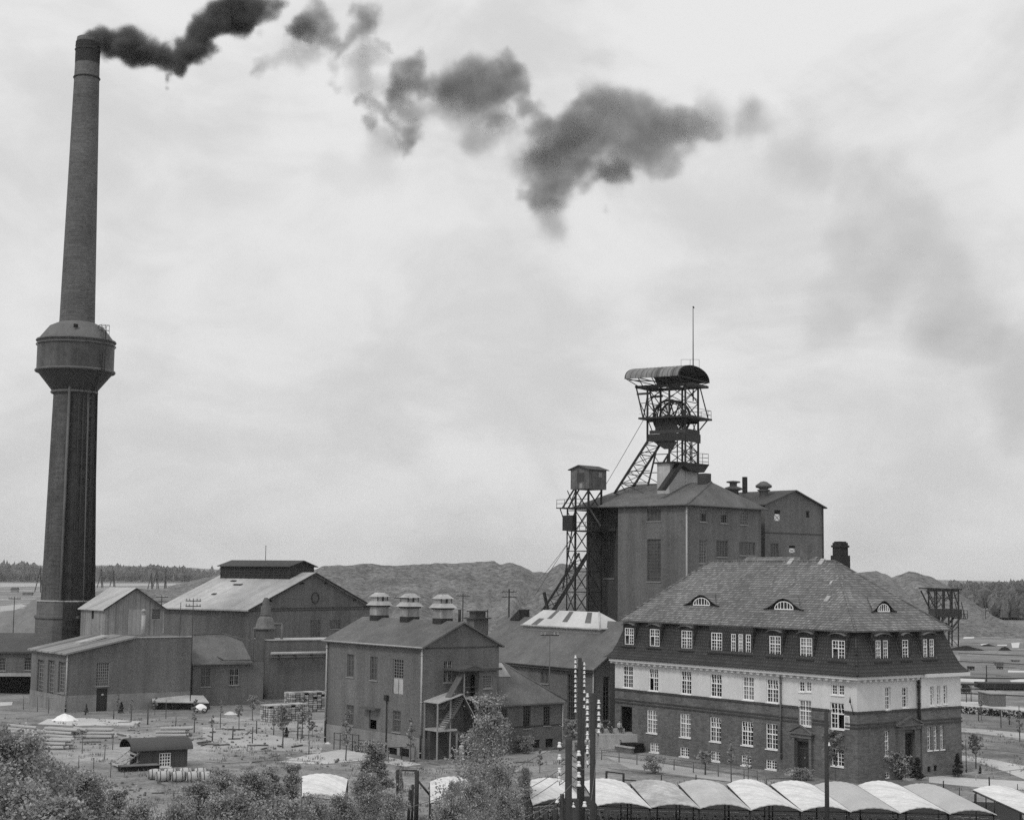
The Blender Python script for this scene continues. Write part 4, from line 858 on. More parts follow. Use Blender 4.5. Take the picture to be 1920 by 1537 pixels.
# far-left flat building
FL_ = Fr(*(lambda p: (p.x, p.y))(gp(-40, 1301)), .06); wz = dp(30, 1219, FL_.o.y + 1).z; ww_ = FL_.on('B', 66, 1250)[0]
fo_ = [wrect(FL_, 'B', *q) for q in ((-20, 1232, -6, 1257), (-2, 1232, 11, 1257), (45.5, 1231, 62, 1256))]; und = (-1, ww_ - .2, 0, FL_.on('B', 30, 1267)[1])
flb = thing('stores_building', 'low brick store at the left edge with barred windows above a dark open bay', 'building', FL_.o, FL_.yaw)
mb = MB(); wall(mb, 'B', 0, 0, ww_, 0, wz, fo_ + [(.5, ww_ - .3, 0, und[3])], .25); mb.face([(ww_, 0, 0), (ww_, 12, 0), (ww_, 12, wz), (ww_, 0, wz)]); mb.face([(0, 4, 0), (ww_, 4, 0), (ww_, 4, und[3]), (0, 4, und[3])]); part('wall', mb, [wallm], flb)
zb_ = FL_.on('B', 30, 1186, 9)[1]; q = MB(); q.slab([(-1, -.5, wz - .1), (ww_ + .3, -.5, wz - .1), (ww_ + .3, 9, zb_), (-1, 9, zb_)], .25); part('roof', q, feltd, flb)
q = MB(); q.box(0, ww_, -.7, 0, und[3], und[3] + .45); part('ledge', q, conc, flb)
for o in fo_: window(flb, 'B', 0, o, cols=4, rows=4, fm=cream, transom=False, mull=False)
q = MB(); q.face([(0, 2.5, 0), (ww_, 2.5, 0), (ww_, 2.5, und[3]), (0, 2.5, und[3])]); part('open_bay', q, black, flb)

# ================================================================== TOWER BUILDING, GABLED TOWER
FT = Fr(21.15, 190, .792); TW, TE = 15.1, 26.55; TL1 = 10.9; TL2 = 17.6; RC = 1.6
tb = thing('shaft_building', 'tall plain brick shaft building with a hipped felt roof below the winding tower', 'building', FT.o, FT.yaw)
tA = [wrect(FT, 'A', *q) for q in ((1213, 953, 1239, 977), (1213, 1010.5, 1239, 1090))]; tA2 = [wrect(FT, 'A', 1132, 1010, 1152, 1084, RC)]
tB = [wrect(FT, 'B', *q) for q in ((1312, 954, 1326, 978.5), (1350.5, 956.5, 1364.5, 981), (1387, 959, 1402, 984), (1310.5, 1011, 1325.5, 1056), (1343, 1012.5, 1364.5, 1044), (1386, 1016, 1416, 1041))]
mb = MB(); wall(mb, 'A', 0, 0, TL1, 0, TE, tA, .15); wall(mb, 'B', 0, 0, TW, 0, TE, tB, .18); mb.face([(TW, 0, 0), (TW, TL2, 0), (TW, TL2, TE), (TW, 0, TE)]); part('wall', mb, wallm, tb)
mb = MB(); wall(mb, 'A', RC, TL1, TL2, 0, TE, tA2, .2); mb.face([(0, TL1, 0), (RC, TL1, 0), (RC, TL1, TE), (0, TL1, TE)]); mb.face([(RC, TL2, 0), (TW, TL2, 0), (TW, TL2, TE), (RC, TL2, TE)]); part('wall', mb, walld, tb, 'dark recessed wall behind the small headframe')  # recessed stretch in a darker brick than the front walls
r1 = FT.on('A', 1334, 903.5, TW / 2); TR = r1[1]; y1r = r1[0]; y2r = FT.on('A', 1185, 912, TW / 2)[0]
o_ = .55; q = MB(); sl_ = (TR - TE) / (TW / 2)
c = [(-o_, -o_, TE), (TW + o_, -o_, TE), (TW + o_, TL2 + o_, TE), (-o_, TL2 + o_, TE)]; a, b = (TW / 2, y1r, TR), (TW / 2, y2r, TR)
for p in ([c[0], a, b, c[3]], [c[0], c[1], a], [c[1], c[2], b, a], [c[2], c[3], b]): q.slab(p, .18)
q.tube(c[0], a, .12, m=0); q.tube((-o_ - .05, -o_, TE - .12), (-o_ - .05, TL2 + o_, TE - .12), .1, m=1); q.tube((-o_, -o_ - .05, TE - .12), (TW + o_, -o_ - .05, TE - .12), .1, m=1); part('roof', q, [felt, steelg], tb)
for i, o in enumerate(tA): window(tb, 'A', 0, o, cols=4, rows=(3, 12)[i], fm=M('mill_sash', .13), gm=M('grimy_glass', .07, rough=.5, fine=(1.5, .25), stain=(.8, .4)), transom=False, mull=False, bar=.05)
window(tb, 'A', RC, tA2[0], cols=4, rows=12, fm=M('mill_sash_dark', .09), gm=M('darker_glass', .05, rough=.4), transom=False, mull=False)  # darker sash and panes for the recessed wall
for i, o in enumerate(tB):
    window(tb, 'B', 0, o, cols=3 if i < 4 else 4, rows=4 if i < 3 else 7, fm=cream if i < 4 else dframe, gm=dglass if i != 4 else glass, transom=False, mull=False, depth=.13)
    if i < 2:
        q = MB(); u0, u1, z0, z1 = o; q.face([(u0 + .45, .1, z0 + .15), (u1 - .25, .1, z0 + .15), (u1 - .25, .1, z0 + 1.0), (u0 + .45, .1, z0 + 1.0)]); part('open_pane', q, black, tb)
downpipe(tb, -.12, -.05, 8, TE - .2, .11, pipe)
xq, zq = FT.on('B', 1325, 903, 6)
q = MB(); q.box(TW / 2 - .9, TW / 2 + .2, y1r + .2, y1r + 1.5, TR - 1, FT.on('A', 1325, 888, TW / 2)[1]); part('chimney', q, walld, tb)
# gabled tower behind
G0 = dp(1434, 943, 203); FG = Fr(G0.x, G0.y, .72); gW = FG.on('B', 1543, 951)[0]; gE = G0.z; gR = FG.on('B', 1491, 920)[1]
gt_ = thing('screening_tower', 'gabled brick tower block right of the shaft building with a broken pale window', 'building', FG.o, FG.yaw)
gB = [wrect(FG, 'B', *q) for q in ((1452, 956, 1463, 976), (1511.6, 958, 1517.5, 970), (1479.5, 1022.7, 1491, 1036), (1519, 1024, 1528, 1037), (1444, 1018, 1460, 1045))]
mb = MB(); boxwalls(mb, gW, 9, 0, gE, [], gB, depth=.12); gtri(mb, 'B', 0, 0, gW, gE, gR); gtri(mb, 'B', 9, 0, gW, gE, gR); part('wall', mb, wallm, gt_)
q = MB(); gable(q, 0, gW, 0, 9, gE, gR + .1, 'y', .45, .15, ohg=.4); part('roof', q, feltd, gt_)
q = MB(); z_ = FG.on('B', 1490, 1001)[1]; q.box(0, gW, -.05, .02, z_, z_ + .12); q.box(gW - .25, gW + .05, -.06, .02, 10, gE); part('belt_course', q, dbrick, gt_)
for i, o in enumerate(gB):
    if i in (0, 2):
        u0, u1, z0, z1 = o; zm = z0 + (z1 - z0) * .62; q = MB(); q.face([(u0, .1, z0), (u1, .1, z0), (u1, .1, zm), (u0, .1, zm)], 0); q.face([(u0, .1, zm), (u1, .1, zm), (u1, .1, z1), (u0, .1, z1)], 1)
        for k in (0, 1): q.beam((u0, .06, z0 + k * (zm - z0)), (u1, .06, zm - k * (zm - z0)), .05, 2)
        part('window', q, [white, black, cream], gt_, 'broken window with a pale crossed lower pane')
    elif i == 4: window(gt_, 'B', 0, o, cols=3, rows=5, fm=dframe, gm=dglass, transom=False, mull=False)
    else: q = MB(); u0, u1, z0, z1 = o; q.face([(u0, .11, z0), (u1, .11, z0), (u1, .11, z1), (u0, .11, z1)]); part('window', q, black, gt_)
def rcowl(px, py, w, y):
    xg, zg = FG.on('B', px, py, y); q = MB(); q.lathe([(w * .55, zg - 1.6), (w * .55, zg), (w, zg + .15), (w * 1.05, zg + .4), (w * .4, zg + .9), (.01, zg + 1.0)], 18, (xg, y)); q.lathe([(w * .7, zg - .35), (w * .85, zg - .2), (w * .7, zg - .1)], 18, (xg, y)); part('ventilator', q, steelg, gt_)
rcowl(1432, 916, 1.05, 3.0); 
xg, zg = FG.on('B', 1396, 905, 8); q = MB(); q.box(xg - .25, xg + .25, 7.7, 8.2, gE - 1, FG.on('B', 1396, 894, 8)[1]); part('flue', q, steel, gt_)
q = MB(); xg, zg = FG.on('B', 1375, 920, 7); q.lathe([(.7, zg - 2), (.7, zg), (1.2, zg + .15), (1.15, zg + .4), (.5, zg + .6), (.5, zg + 1.0), (.95, zg + 1.1), (.9, zg + 1.25), (.02, zg + 1.35)], 18, (xg, 7)); part('ventilator', q, steelg, gt_)
q = MB(); q.box(-5, 0, 6, 9, 0, gE - 1.0); part('wall', q, wallm, gt_); q = MB(); q.slab([(-5.5, 4.5, gE - 1.2), (.5, 4.5, gE - 1.2), (.5, 9, gE + .8), (-5.5, 9, gE + .8)], .15); part('roof', q, feltd, gt_)

# ================================================================== CHIMNEY WITH WATER TANK
CY = 225.; cP = dp(127.5, 1040, CY); CX = cP.x
zc_of = lambda py, px=140: dp(px, py, CY).z
rr_ = lambda wpx: wpx / 2 / FPX * CY
ch = thing('factory_chimney', 'very tall tapering brick chimney wrapped by a drum-shaped water tank and trailing black smoke', 'chimney', (CX, CY, 0), .66)
zt0, zt1, zt2, zt3, zt4 = zc_of(1127), zc_of(735), zc_of(697), zc_of(642), zc_of(615)
zTop = zc_of(72)
q = MB(); q.lathe([(4.0, 0), (rr_(91.5), zt0), (rr_(87.5), zc_of(1040)), (rr_(76), zt1), (rr_(73), zt2)], 40); part('lower_shaft', q, stack, ch)
q = MB(); q.lathe([(4.45, 0), (4.4, zt0 - 2.4), (4.6, zt0 - 2.3), (4.6, zt0 - 2.0), (4.25, zt0 - 1.9), (4.25, zt0)], 8); q.lathe([(4.35, zt0), (4.35, zt0 + .12), (3.3, zt0 + .2)], 8, m=1); q.sm = [False] * len(q.sm); part('base_block', q, [M('base_brick', .12, pat='brick', psize=(.6, .2), pamp=.15, fine=(2, .2), stain=(.15, .35)), conc], ch)
rU = lambda py: rr_(66) + (rr_(45) - rr_(66)) * (617 - py) / (617 - 90)
q = MB(); q.lathe([(rU(640), zc_of(640)), (rU(300), zc_of(300)), (rU(100), zc_of(100)), (rU(90) - .02, zTop - .8), (rU(80) - .1, zTop), (rU(80) - .45, zTop), (rU(80) - .5, zTop - 3)], 40); part('upper_shaft', q, M('upper_chimney_brick', .112, pat='brick', psize=(.6, .2), pamp=.2, fine=(2.4, .3), stain=(.2, .35), bump=.2), ch)
for py, e_ in ((95, .14), (147, .14), (88, .08)):
    q = MB(); z = zc_of(py); q.torus((0, 0, z), (0, 0, 1), rU(py) + .02, e_, 40, 6); part('ring_band', q, steel, ch)
q = MB(); q.lathe([(rU(90) + .06, zc_of(120)), (rU(90) + .06, zTop - .7)], 40); part('sooted_crown', q, M('soot', .03, fine=(3, .4)), ch)
tm = M('tank_iron', .085, streak=.4, rough=.55, fine=(1.8, .22), stain=(.25, .45), bump=.1)
q = MB(); q.lathe([(5.38, zt2), (5.38, zt3)], 56); part('water_tank', q, tm, ch)
q = MB(); q.lathe([(rr_(80), zt1), (5.38, zt2)], 56); part('tank_cone', q, M('cone_iron', .045, rough=.6, fine=(2, .3)), ch)
q = MB(); q.lathe([(5.5, zt3), (5.1, zt3 + .5), (3.8, zt4 + .1), (rU(615) - .05, zt4 + .75)], 56); q.box(-2.2, -1.6, -4.3, -4.1, zt4 - .6, zt4 - .1, 1); part('tank_roof', q, [M('tank_roof', .14, fine=(1.5, .12), stain=(.3, .3)), black], ch)
q = MB(); q.torus((0, 0, zt3 + .1), (0, 0, 1), 5.45, .17, 56, 6); q.torus((0, 0, zt3 - .5), (0, 0, 1), 5.52, .08, 56, 5); q.torus((0, 0, zt2), (0, 0, 1), 5.45, .2, 56, 6); q.torus((0, 0, zt1 - .1), (0, 0, 1), rr_(82), .22, 40, 6); part('rim', q, steelg, ch)
q = MB()
n = 10
for k in range(n):   # dark sheet casing on the right-hand side of the lower shaft
    a0 = -2.05 + 1.35 * k / n; a1 = -2.05 + 1.35 * (k + 1) / n
    for (z0, z1, r0, r1) in ((2., zt0, 4.6, 4.45), (zt0, zt1 + 1.2, 3.6, rr_(79) + .02)):
        f = lambda a, r, z: (r * math.cos(a), r * math.sin(a), z)
        q.face([f(a0, r0, z0), f(a1, r0, z0), f(a1, r1, z1), f(a0, r1, z1)])
for a in (-2.05, -.7): q.face([(3 * math.cos(a), 3 * math.sin(a), 2), (4.5 * math.cos(a), 4.5 * math.sin(a), 2), ((rr_(82) + .1) * math.cos(a), (rr_(82) + .1) * math.sin(a), zt1 + 1.2), (2.5 * math.cos(a), 2.5 * math.sin(a), zt1 + 1.2)])
part('riser_casing', q, M('casing_sheet', .03, rough=.6, pat='brick', psize=(1.2, 1.1), pamp=.4, fine=(2, .4)), ch)
for i, a in enumerate((-2.17, -1.75, -1.55, -1.3, -1.1, -.9, -.62)):
    q = MB(); r0, r1 = 3.85, rr_(82) + .12; q.tube((r0 * math.cos(a), r0 * math.sin(a), zt0 - 6), (r1 * math.cos(a), r1 * math.sin(a), zt1 + .8), (.2, .07, .09, .06, .1, .07, .1)[i]); part('riser_pipe', q, [steelg, M('rust_pipe', .04)][i not in (0, 3)], ch)
q = MB(); a = -1.28
for i in range(2):
    t = a + .09 * i; q.tube((5.75 * math.cos(t), 5.75 * math.sin(t), zt2 - .3), (5.75 * math.cos(t), 5.75 * math.sin(t), zt3 + 1.2), .05); q.tube((5.6 * math.cos(t), 5.6 * math.sin(t), zt2), (3.6 * math.cos(t), 3.6 * math.sin(t), zt1), .05)
for k in range(18): z = zt2 + .35 * k; q.tube((5.75 * math.cos(a), 5.75 * math.sin(a), z), (5.75 * math.cos(a + .09), 5.75 * math.sin(a + .09), z), .025)
cxx, cyy = 4.9 * math.cos(-1.1), 4.9 * math.sin(-1.1)
for dx in (-.6, 0, .6):
    for dy in (-.5, .5): q.tube((cxx + dx, cyy + dy, zt3), (cxx + dx, cyy + dy, zt4 + .15), .035)
for z in (zt4 + .12, (zt3 + zt4) / 2 + .4):
    q.tube((cxx - .6, cyy - .5, z), (cxx + .6, cyy - .5, z), .03); q.tube((cxx - .6, cyy + .5, z), (cxx + .6, cyy + .5, z), .03); q.tube((cxx + .6, cyy - .5, z), (cxx + .6, cyy + .5, z), .03); q.tube((cxx - .6, cyy - .5, z), (cxx - .6, cyy + .5, z), .03)
part('ladder', q, steel, ch)
q = MB()
for k in range(26): z = zt0 + (zt1 - zt0) * k / 26; a_ = -1.42; q.tube((4.05 * math.cos(a_), 4.05 * math.sin(a_), z), (3.95 * math.cos(a_ + .1), 3.95 * math.sin(a_ + .1), z), .03)
q.tube((4.75 * math.cos(-1.42), 4.75 * math.sin(-1.42), 3), (3.6 * math.cos(-1.42), 3.6 * math.sin(-1.42), zt1), .04); part('ladder', q, steelg, ch)

# ================================================================== MAIN WINDING TOWER
FM = Fr(*(lambda p: (p.x, p.y))(dp(1285, 780, 197)), 1.0)
hf = thing('winding_tower', 'large steel headframe with two winding wheels under a curved roof above the shaft building', 'headframe', FM.o, FM.yaw)
def Lz(py, px=1285): return dp(px, py, 197).z
La = FM.on('A', 1214, 790)[0]; Xb = FM.on('B', 1309, 790)[0]
zb, z1_, z2_, z3_, z4_ = Lz(868), Lz(824), Lz(806), Lz(781), Lz(722)
q = MB()
for (x, y) in ((0, 0), (Xb, 0), (0, La), (Xb, La), (0, La * .42), (Xb, La * .42)): q.beam((x, y, zb if y < La * .9 else z2_ - 1.5), (x, y, z4_), .2)
part('leg', q, steel, hf)
q = MB()
def X(a, b, w=.09): q.beam(a, b, w)
yc = La * .42
for (ya_, yb_) in ((0, yc), (yc, La)):
    for x in (0, Xb):
        X((x, ya_, (z3_ + z4_) / 2 + .4), (x, yb_, z4_), .08); X((x, yb_, (z3_ + z4_) / 2 + .4), (x, ya_, z4_), .08)
for y in (0, La):
    zc = (z3_ + z4_) / 2; X((0, y, z3_), (Xb, y, zc)); X((Xb, y, z3_), (0, y, zc)); X((0, y, zc), (Xb, y, z4_)); X((Xb, y, zc), (0, y, z4_)); X((0, y, zc), (Xb, y, zc))
for x in (0, Xb):
    zm = (zb + z1_) / 2; X((x, 0, zb), (x, yc, zm)); X((x, yc, zb), (x, 0, zm)); X((x, 0, zm), (x, yc, z1_)); X((x, yc, zm), (x, 0, z1_)); X((x, 0, zm), (x, yc, zm))
    q.beam((x, yc * .5, zb), (x, yc * .5, z1_), .12)
zm = (zb + z1_) / 2; X((0, 0, zb), (Xb, 0, zm)); X((Xb, 0, zb), (0, 0, zm)); X((0, 0, zm), (Xb, 0, z1_)); X((Xb, 0, zm), (0, 0, z1_)); X((0, 0, zm), (Xb, 0, zm)); q.beam((Xb * .5, 0, zb), (Xb * .5, 0, z1_), .12)
part('cross_bracing', q, steel, hf)
q = MB()
for x in (0, Xb):      # head beams and outward struts at the left end
    q.box(x - .12, x + .12, -1.2, La + 1.4, z4_ - .1, z4_ + .28); q.box(x - .12, x + .12, La * .95, La + 1.5, z4_ - .9, z4_ - .65); X((x, La + .6, z3_), (x, La + 1.6, z4_), .14); X((x, La + .6, z3_), (x, La, z4_ - 1), .12); X((x, La + 1.1, (z3_ + z4_) / 2), (x, La, (z3_ + z4_) / 2), .08); X((x, La, z3_ - .2), (x, La + 1.2, (z3_ + z4_) / 2 + .4), .08)
for y in (-1.1, 0, yc, La, La + 1.4): q.box(-.6, Xb + .6, y - .1, y + .1, z4_ - .05, z4_ + .25)
X((Xb + 1.1, -.9, z3_), (Xb, -.3, z4_), .12)
part('head_beam', q, steel, hf)
q = MB(); q.box(-1.0, Xb + 1.4, -1.3, La + .8, z3_ - .15, z3_ + .08)
for x, y in ((Xb + 1.3, -1.2), (Xb + 1.3, 0.2), (Xb + .4, -1.2)): q.tube((x, y, z3_), (x, y, z3_ + 1.1), .03)
for z in (.55, 1.1): q.tube((Xb + 1.3, -1.2, z3_ + z), (Xb + 1.3, La, z3_ + z), .025); q.tube((-.9, -1.2, z3_ + z), (Xb + 1.3, -1.2, z3_ + z), .025); q.tube((-.95, -1.2, z3_ + z), (-.95, La + .7, z3_ + z), .02)
for y in (-1, .5, 2, 3.5, La): q.tube((-.95, y, z3_), (-.95, y, z3_ + 1.1), .025)
X((Xb + 1.2, -.8, z3_), (Xb, -.2, z3_ - 1.4), .12); part('platform', q, steel, hf)
gird = M('girder_plate', .05, rough=.6, fine=(2, .3))
q = MB(); q.box(-.15, -.05, La * .2, La * .78, z1_ + .95, z3_ - .5, 0); q.box(-.12, .0, 0, La, z3_ - .5, z3_ - .2, 0); q.box(Xb - .05, Xb + .05, .1, La * .9, z3_ - .6, z3_ - .2, 0); q.box(-.15, Xb + .15, -.15, .05, z1_ + .6, z2_ + .2, 0)
for k in range(7):
    y = .2 + La * .8 * k / 6; q.beam((Xb, y, z1_ + 1), (Xb, y + .7 * (-1) ** k, z3_ - .2), .1, 0); q.beam((-.2, y, z1_ + 1), (-.2, y + .7 * (-1) ** k, z3_ - .2), .1, 1)
part('sheave_girder', q, [steel, gird], hf)
q = MB(); q.box(-.28, -.18, -.15, La * .92, z2_ - .35, z2_ + .1, 1); q.box(-.25, -.15, -.12, La * .95, z1_ - .1, z2_ - .38, 0); q.box(-.25, Xb + .2, -.25, -.15, z1_ - .2, z2_ - .3, 0); q.prism([(La * .25, z1_ + .1), (La * .9, z1_ + .1), (La * .55, z1_ - 1.1), (La * .35, z1_ - 1.1)], 'x', -.05, .05); part('deck_girder', q, [steel, gird], hf)
Rw = 2.15; wy = FM.on('A', 1255, 778, Xb * .3)[0]
for xx in (Xb * .25, Xb * .72):
    q = MB(); q.torus((xx, wy, z3_ + .15), (1, 0, 0), Rw, .17, 36, 6); q.torus((xx, wy, z3_ + .15), (1, 0, 0), Rw - .3, .05, 36, 5); q.tube((xx - .3, wy, z3_ + .15), (xx + .3, wy, z3_ + .15), .35, n=16)
    for k in range(10): t = 2 * math.pi * k / 10; q.beam((xx + .12 * (-1) ** k, wy + .3 * math.cos(t), z3_ + .15 + .3 * math.sin(t)), (xx, wy + Rw * math.cos(t), z3_ + .15 + Rw * math.sin(t)), .13)
    q.box(xx - .55, xx + .55, wy - .5, wy + .5, z3_, z3_ + .35)
    part('winding_wheel', q, steel, hf)
def strut(x, pa, pb, w=.3): a = FM.on('A', *pa, x); b = FM.on('A', *pb, x); return (x, a[0], a[1]), (x, b[0], b[1])
q = MB(); A0, A1 = strut(0, (1222, 815), (1152, 925)); q.beam(A0, A1, .26); B1 = (Xb, A1[1] , A1[2]); B0 = (Xb, A0[1], A0[2]); q.beam(B0, B1, .26)
I0, I1 = strut(0, (1231, 842), (1215, 910)); q.beam(I0, I1, .18); q.beam((Xb, *I0[1:]), (Xb, *I1[1:]), .18)
A0, A1, B0, B1 = map(Vector, (A0, A1, B0, B1))
nb = 6
for k in range(nb):
    t0, t1 = k / nb, (k + 1) / nb; q.beam(A0.lerp(A1, t0), B0.lerp(B1, t1), .07); q.beam(B0.lerp(B1, t0), A0.lerp(A1, t1), .07); q.beam(A0.lerp(A1, t1), B0.lerp(B1, t1), .1)
for t in (.3, .62, .82):
    for (p0, p1, x) in ((A0, A1, 0), (B0, B1, Xb)):
        p = p0.lerp(p1, t); q.beam(p, (x, max(I1[1] - (I1[1] - I0[1]) * .2, 0) if t > .5 else I0[1], p.z), .1); q.beam(p, (x, I1[1], p.z - 1.6), .07)
q.beam(strut(0, (1268, 828), (1243, 868))[0], strut(0, (1268, 828), (1243, 868))[1], .2); q.beam(strut(Xb * .6, (1268, 828), (1243, 868))[0], strut(Xb * .6, (1268, 828), (1243, 868))[1], .2)
part('backstay', q, steel, hf)
# curved roof
yN, zF = FM.on('A', 1272, 704, -1.3); yF_ = FM.on('A', 1171.5, 716, -1.3)[0]; xR = FM.on('B', 1330, 711, yN)[0]; zA = FM.on('B', 1300, 685.5, yN)[1]
xL_ = -1.3; xm = (xL_ + xR) / 2; hx = (xR - xL_) / 2; Hh = zA - zF
def arc(u, v, e=0.): t = math.pi * (1 - u); return (xm + (hx + e) * math.cos(t) * (1 if True else 1), yN + (yF_ - yN) * v, zF + (Hh + e) * math.sin(t) ** .85)
q = MB(); q.grid(lambda u, v: arc(u, v), 20, 14); q.grid(lambda u, v: arc(u, v, -.12), 20, 14, m=1)
for v in (0, 1):
    for k in range(20): a, b = arc(k / 20, v, -.03), arc((k + 1) / 20, v, -.03); q.beam(a, b, .09, 1)
for k in range(15):
    v = k / 14
    for i in range(10): q.beam(arc(i / 10, v, .0), arc((i + 1) / 10, v, .0), .05, 0)
part('curved_roof', q, [M('canopy_roof_sheet', .20, rough=.6, pat='seam', psize=(.75, 1), pamp=.6, fine=(2, .3)), steel], hf)
q = MB()
for v in (.02, .25, .5, .75, .98):
    y = yN + (yF_ - yN) * v; q.beam((xL_, y, zF + .05), (xR, y, zF + .05), .1); q.beam((xL_ + .1, y, zF), (0, min(max(y, -1), La + 1.3), z4_ + .2), .08); q.beam((xR - .1, y, zF), (Xb, min(max(y, -1), La + 1.3), z4_ + .2), .08)
q.beam((0, yN, z4_ + .35), (0, yF_, zF), .12); part('roof_strut', q, steel, hf)
q = MB(); xmst, zmt = FM.on('B', 1299.5, 575, yN - .15); q.tube((xmst, yN - .15, Lz(748)), (xmst, yN - .15, zmt), .09, .045, n=6); q.tube((xmst, yN - .15, zmt), (xmst + .25, yN - .15, zmt - .1), .09); part('mast', q, steel, hf)
q = MB()
for (px_, v) in ((1277, 0), (1311, 0), (1294, .2)):
    x_, _ = FM.on('B', px_, 680, yN + .5); q.tube((x_, yN + .5, zF + Hh * .7), (x_, yN + .5, FM.on('B', px_, 674, yN + .5)[1]), .025)
q.tube((FM.on('B', 1277, 674, yN + .5)[0], yN + .5, FM.on('B', 1277, 674, yN + .5)[1]), (FM.on('B', 1311, 674, yN + .5)[0], yN + .5, FM.on('B', 1311, 674, yN + .5)[1]), .02); part('roof_rail', q, steelg, hf)
# concrete housing under it
C0 = dp(1256, 900, 196.5); FC = Fr(C0.x, C0.y, .79); cl_ = FC.on('A', 1232, 900)[0]; cw_ = FC.on('B', 1310, 900)[0]; zT_ = dp(1256, 868, 196.5).z
hs = thing('shaft_housing', 'pale concrete housing rising through the felt roof beneath the headframe', 'building', FC.o, FC.yaw)
q = MB(); q.box(0, cw_, 0, cl_, 22, zT_); q.box(cw_ * .52, cw_ * .52 + .06, -.04, 0, 25, zT_, 1); q.box(cw_ * .7, cw_ * .85, -.05, 0, zT_ - 3.6, zT_ - 2.2, 1); part('wall', q, [conc, cream], hs)
q = MB(); q.box(-.3, cw_ + 1.0, -.9, cl_ + .3, zT_, zT_ + .18); q.prism([(cw_ * .2, zT_), (cw_ + .95, zT_), (cw_ + .05, zT_ - .9), (cw_ * .5, zT_ - .8)], 'y', -.85, -.02)
part('deck', q, steel, hs)
q = MB(); a = FC.on('B', 1243, 919, -.8); b = FC.on('B', 1277, 870, -.8); q.prism([(a[0] - .35, a[1]), (a[0] + .5, a[1]), (b[0] + .5, b[1]), (b[0] - .35, b[1])], 'y', -.85, -.1); part('stair_flight', q, steel, hs)
q = MB()
for t in (0, .5, 1): x = cw_ * .75 + (cw_ * .25 + .9) * t; q.tube((x, -.85, zT_), (x, -.85, zT_ + 1.5), .03)
for z in (.5, 1., 1.5): q.tube((cw_ * .3, -.85, zT_ + z), (cw_ + .95, -.85, zT_ + z), .022); q.tube((cw_ + .95, -.85, zT_ + z), (cw_ + .95, 1.5, zT_ + z), .022)
part('handrail', q, steelg, hs)
# hoisting ropes to the far left
q = MB(); a = dp(1207, 786, 198); b = dp(1008, 1092, 262)
for i in range(20):
    s0, s1 = i / 20, (i + 1) / 20; f = lambda s: a.lerp(b, s) - Vector((0, 0, 1.2 * math.sin(math.pi * s))); q.tube(f(s0), f(s1), .035, n=4, cap=False)
single('hoisting_rope', q, steelg, 'thin hoisting rope slanting down to the left from the winding wheel platform', 'rope')

# ================================================================== SMALL HEADFRAME WITH CABIN
K0 = dp(1104, 900, 197.5); FK = Fr(K0.x, K0.y, .80); kl = FK.on('A', 1070, 895)[0]; kw = FK.on('B', 1137, 895)[0]
kz0, kz1 = dp(1104, 916, 197.5).z, dp(1104, 878, 197.5).z
kf = thing('cabin_headframe', 'slim lattice headframe carrying a square boarded cabin at the left of the shaft building', 'headframe', FK.o, FK.yaw)
q = MB(); q.box(0, kw, 0, kl, kz0, kz1); gtri(q, 'A', 0, 0, kl, kz1, kz1 + .45); q.box(-.03, 0, kl * .25, kl * .65, kz1 - 1.6, kz1 - .5, 1); q.box(-.03, 0, kl * .35, kl * .5, kz0 + .1, kz0 + .7, 2); q.box(kw * .55, kw * .75, -.03, 0, kz1 - 1.0, kz1 - .35, 2)
cb = part('cabin', q, [M('cabin_boards', .13, pat='board', psize=(.4, 1), pamp=.25, fine=(2, .25), stain=(.5, .35)), M('cabin_shutter', .06), cream], kf)
q = MB(); gable(q, 0, kw, 0, kl, kz1 + .03, kz1 + .5, 'x', .25, .1, ohg=.3); part('cabin_roof', q, feltd, cb)
kp1 = dp(1104, 950, 197.5).z; kp2 = dp(1104, 994, 197.5).z
legs = [(.4, .4), (kw - .5, .4), (.4, kl - .5), (kw - .5, kl - .5)]
q = MB()
for x, y in legs: q.beam((x, y, 0), (x, y, kz0), .2)
q.beam((.4, kl - .5, kp1), (.4, kl + 1.6, 16), .12); q.beam((.4, kl + .9, kp1), (.4, kl + .9, 0), .12)
part('leg', q, steel, kf)
q = MB(); z = kz0 - .1
lv = [z - (z - .5) * k / 11 for k in range(12)]
for za, zb2 in zip(lv, lv[1:]):
    for (p, r) in (((.4, .4), (kw - .5, .4)), ((.4, .4), (.4, kl - .5)), ((.4, kl - .5), (kw - .5, kl - .5)), ((kw - .5, .4), (kw - .5, kl - .5)), ((.4, kl - .5), (.4, kl + .9))):
        q.beam((*p, za), (*r, zb2), .09); q.beam((*r, za), (*p, zb2), .09); q.beam((*p, zb2), (*r, zb2), .11)
part('cross_bracing', q, steel, kf)
q = MB(); q.box(-.3, kw + .3, -.2, kl + 2.2, kp1 - .12, kp1); q.box(-.5, kw + 4.0, -.9, kl - .2, kp2 - .12, kp2); q.box(-.5, .3, kl - .8, kl + .9, kp2, kp2 + 1.9)
for (x, y0, y1, zz_) in ((-.28, -.2, kl + 2.1, kp1), (-.48, -.9, kl, kp2)):
    for z in (.5, 1.0): q.tube((x, y0, zz_ + z), (x, y1, zz_ + z), .03)
    for k in range(5): y = y0 + (y1 - y0) * k / 4; q.tube((x, y, zz_), (x, y, zz_ + 1), .03)
for z in (.5, 1.): q.tube((-.5, -.88, kp2 + z), (kw + 4, -.88, kp2 + z), .03)
for k in range(6): x = -.5 + (kw + 4.4) * k / 5; q.tube((x, -.88, kp2), (x, -.88, kp2 + 1), .03)
part('platform', q, steel, kf)
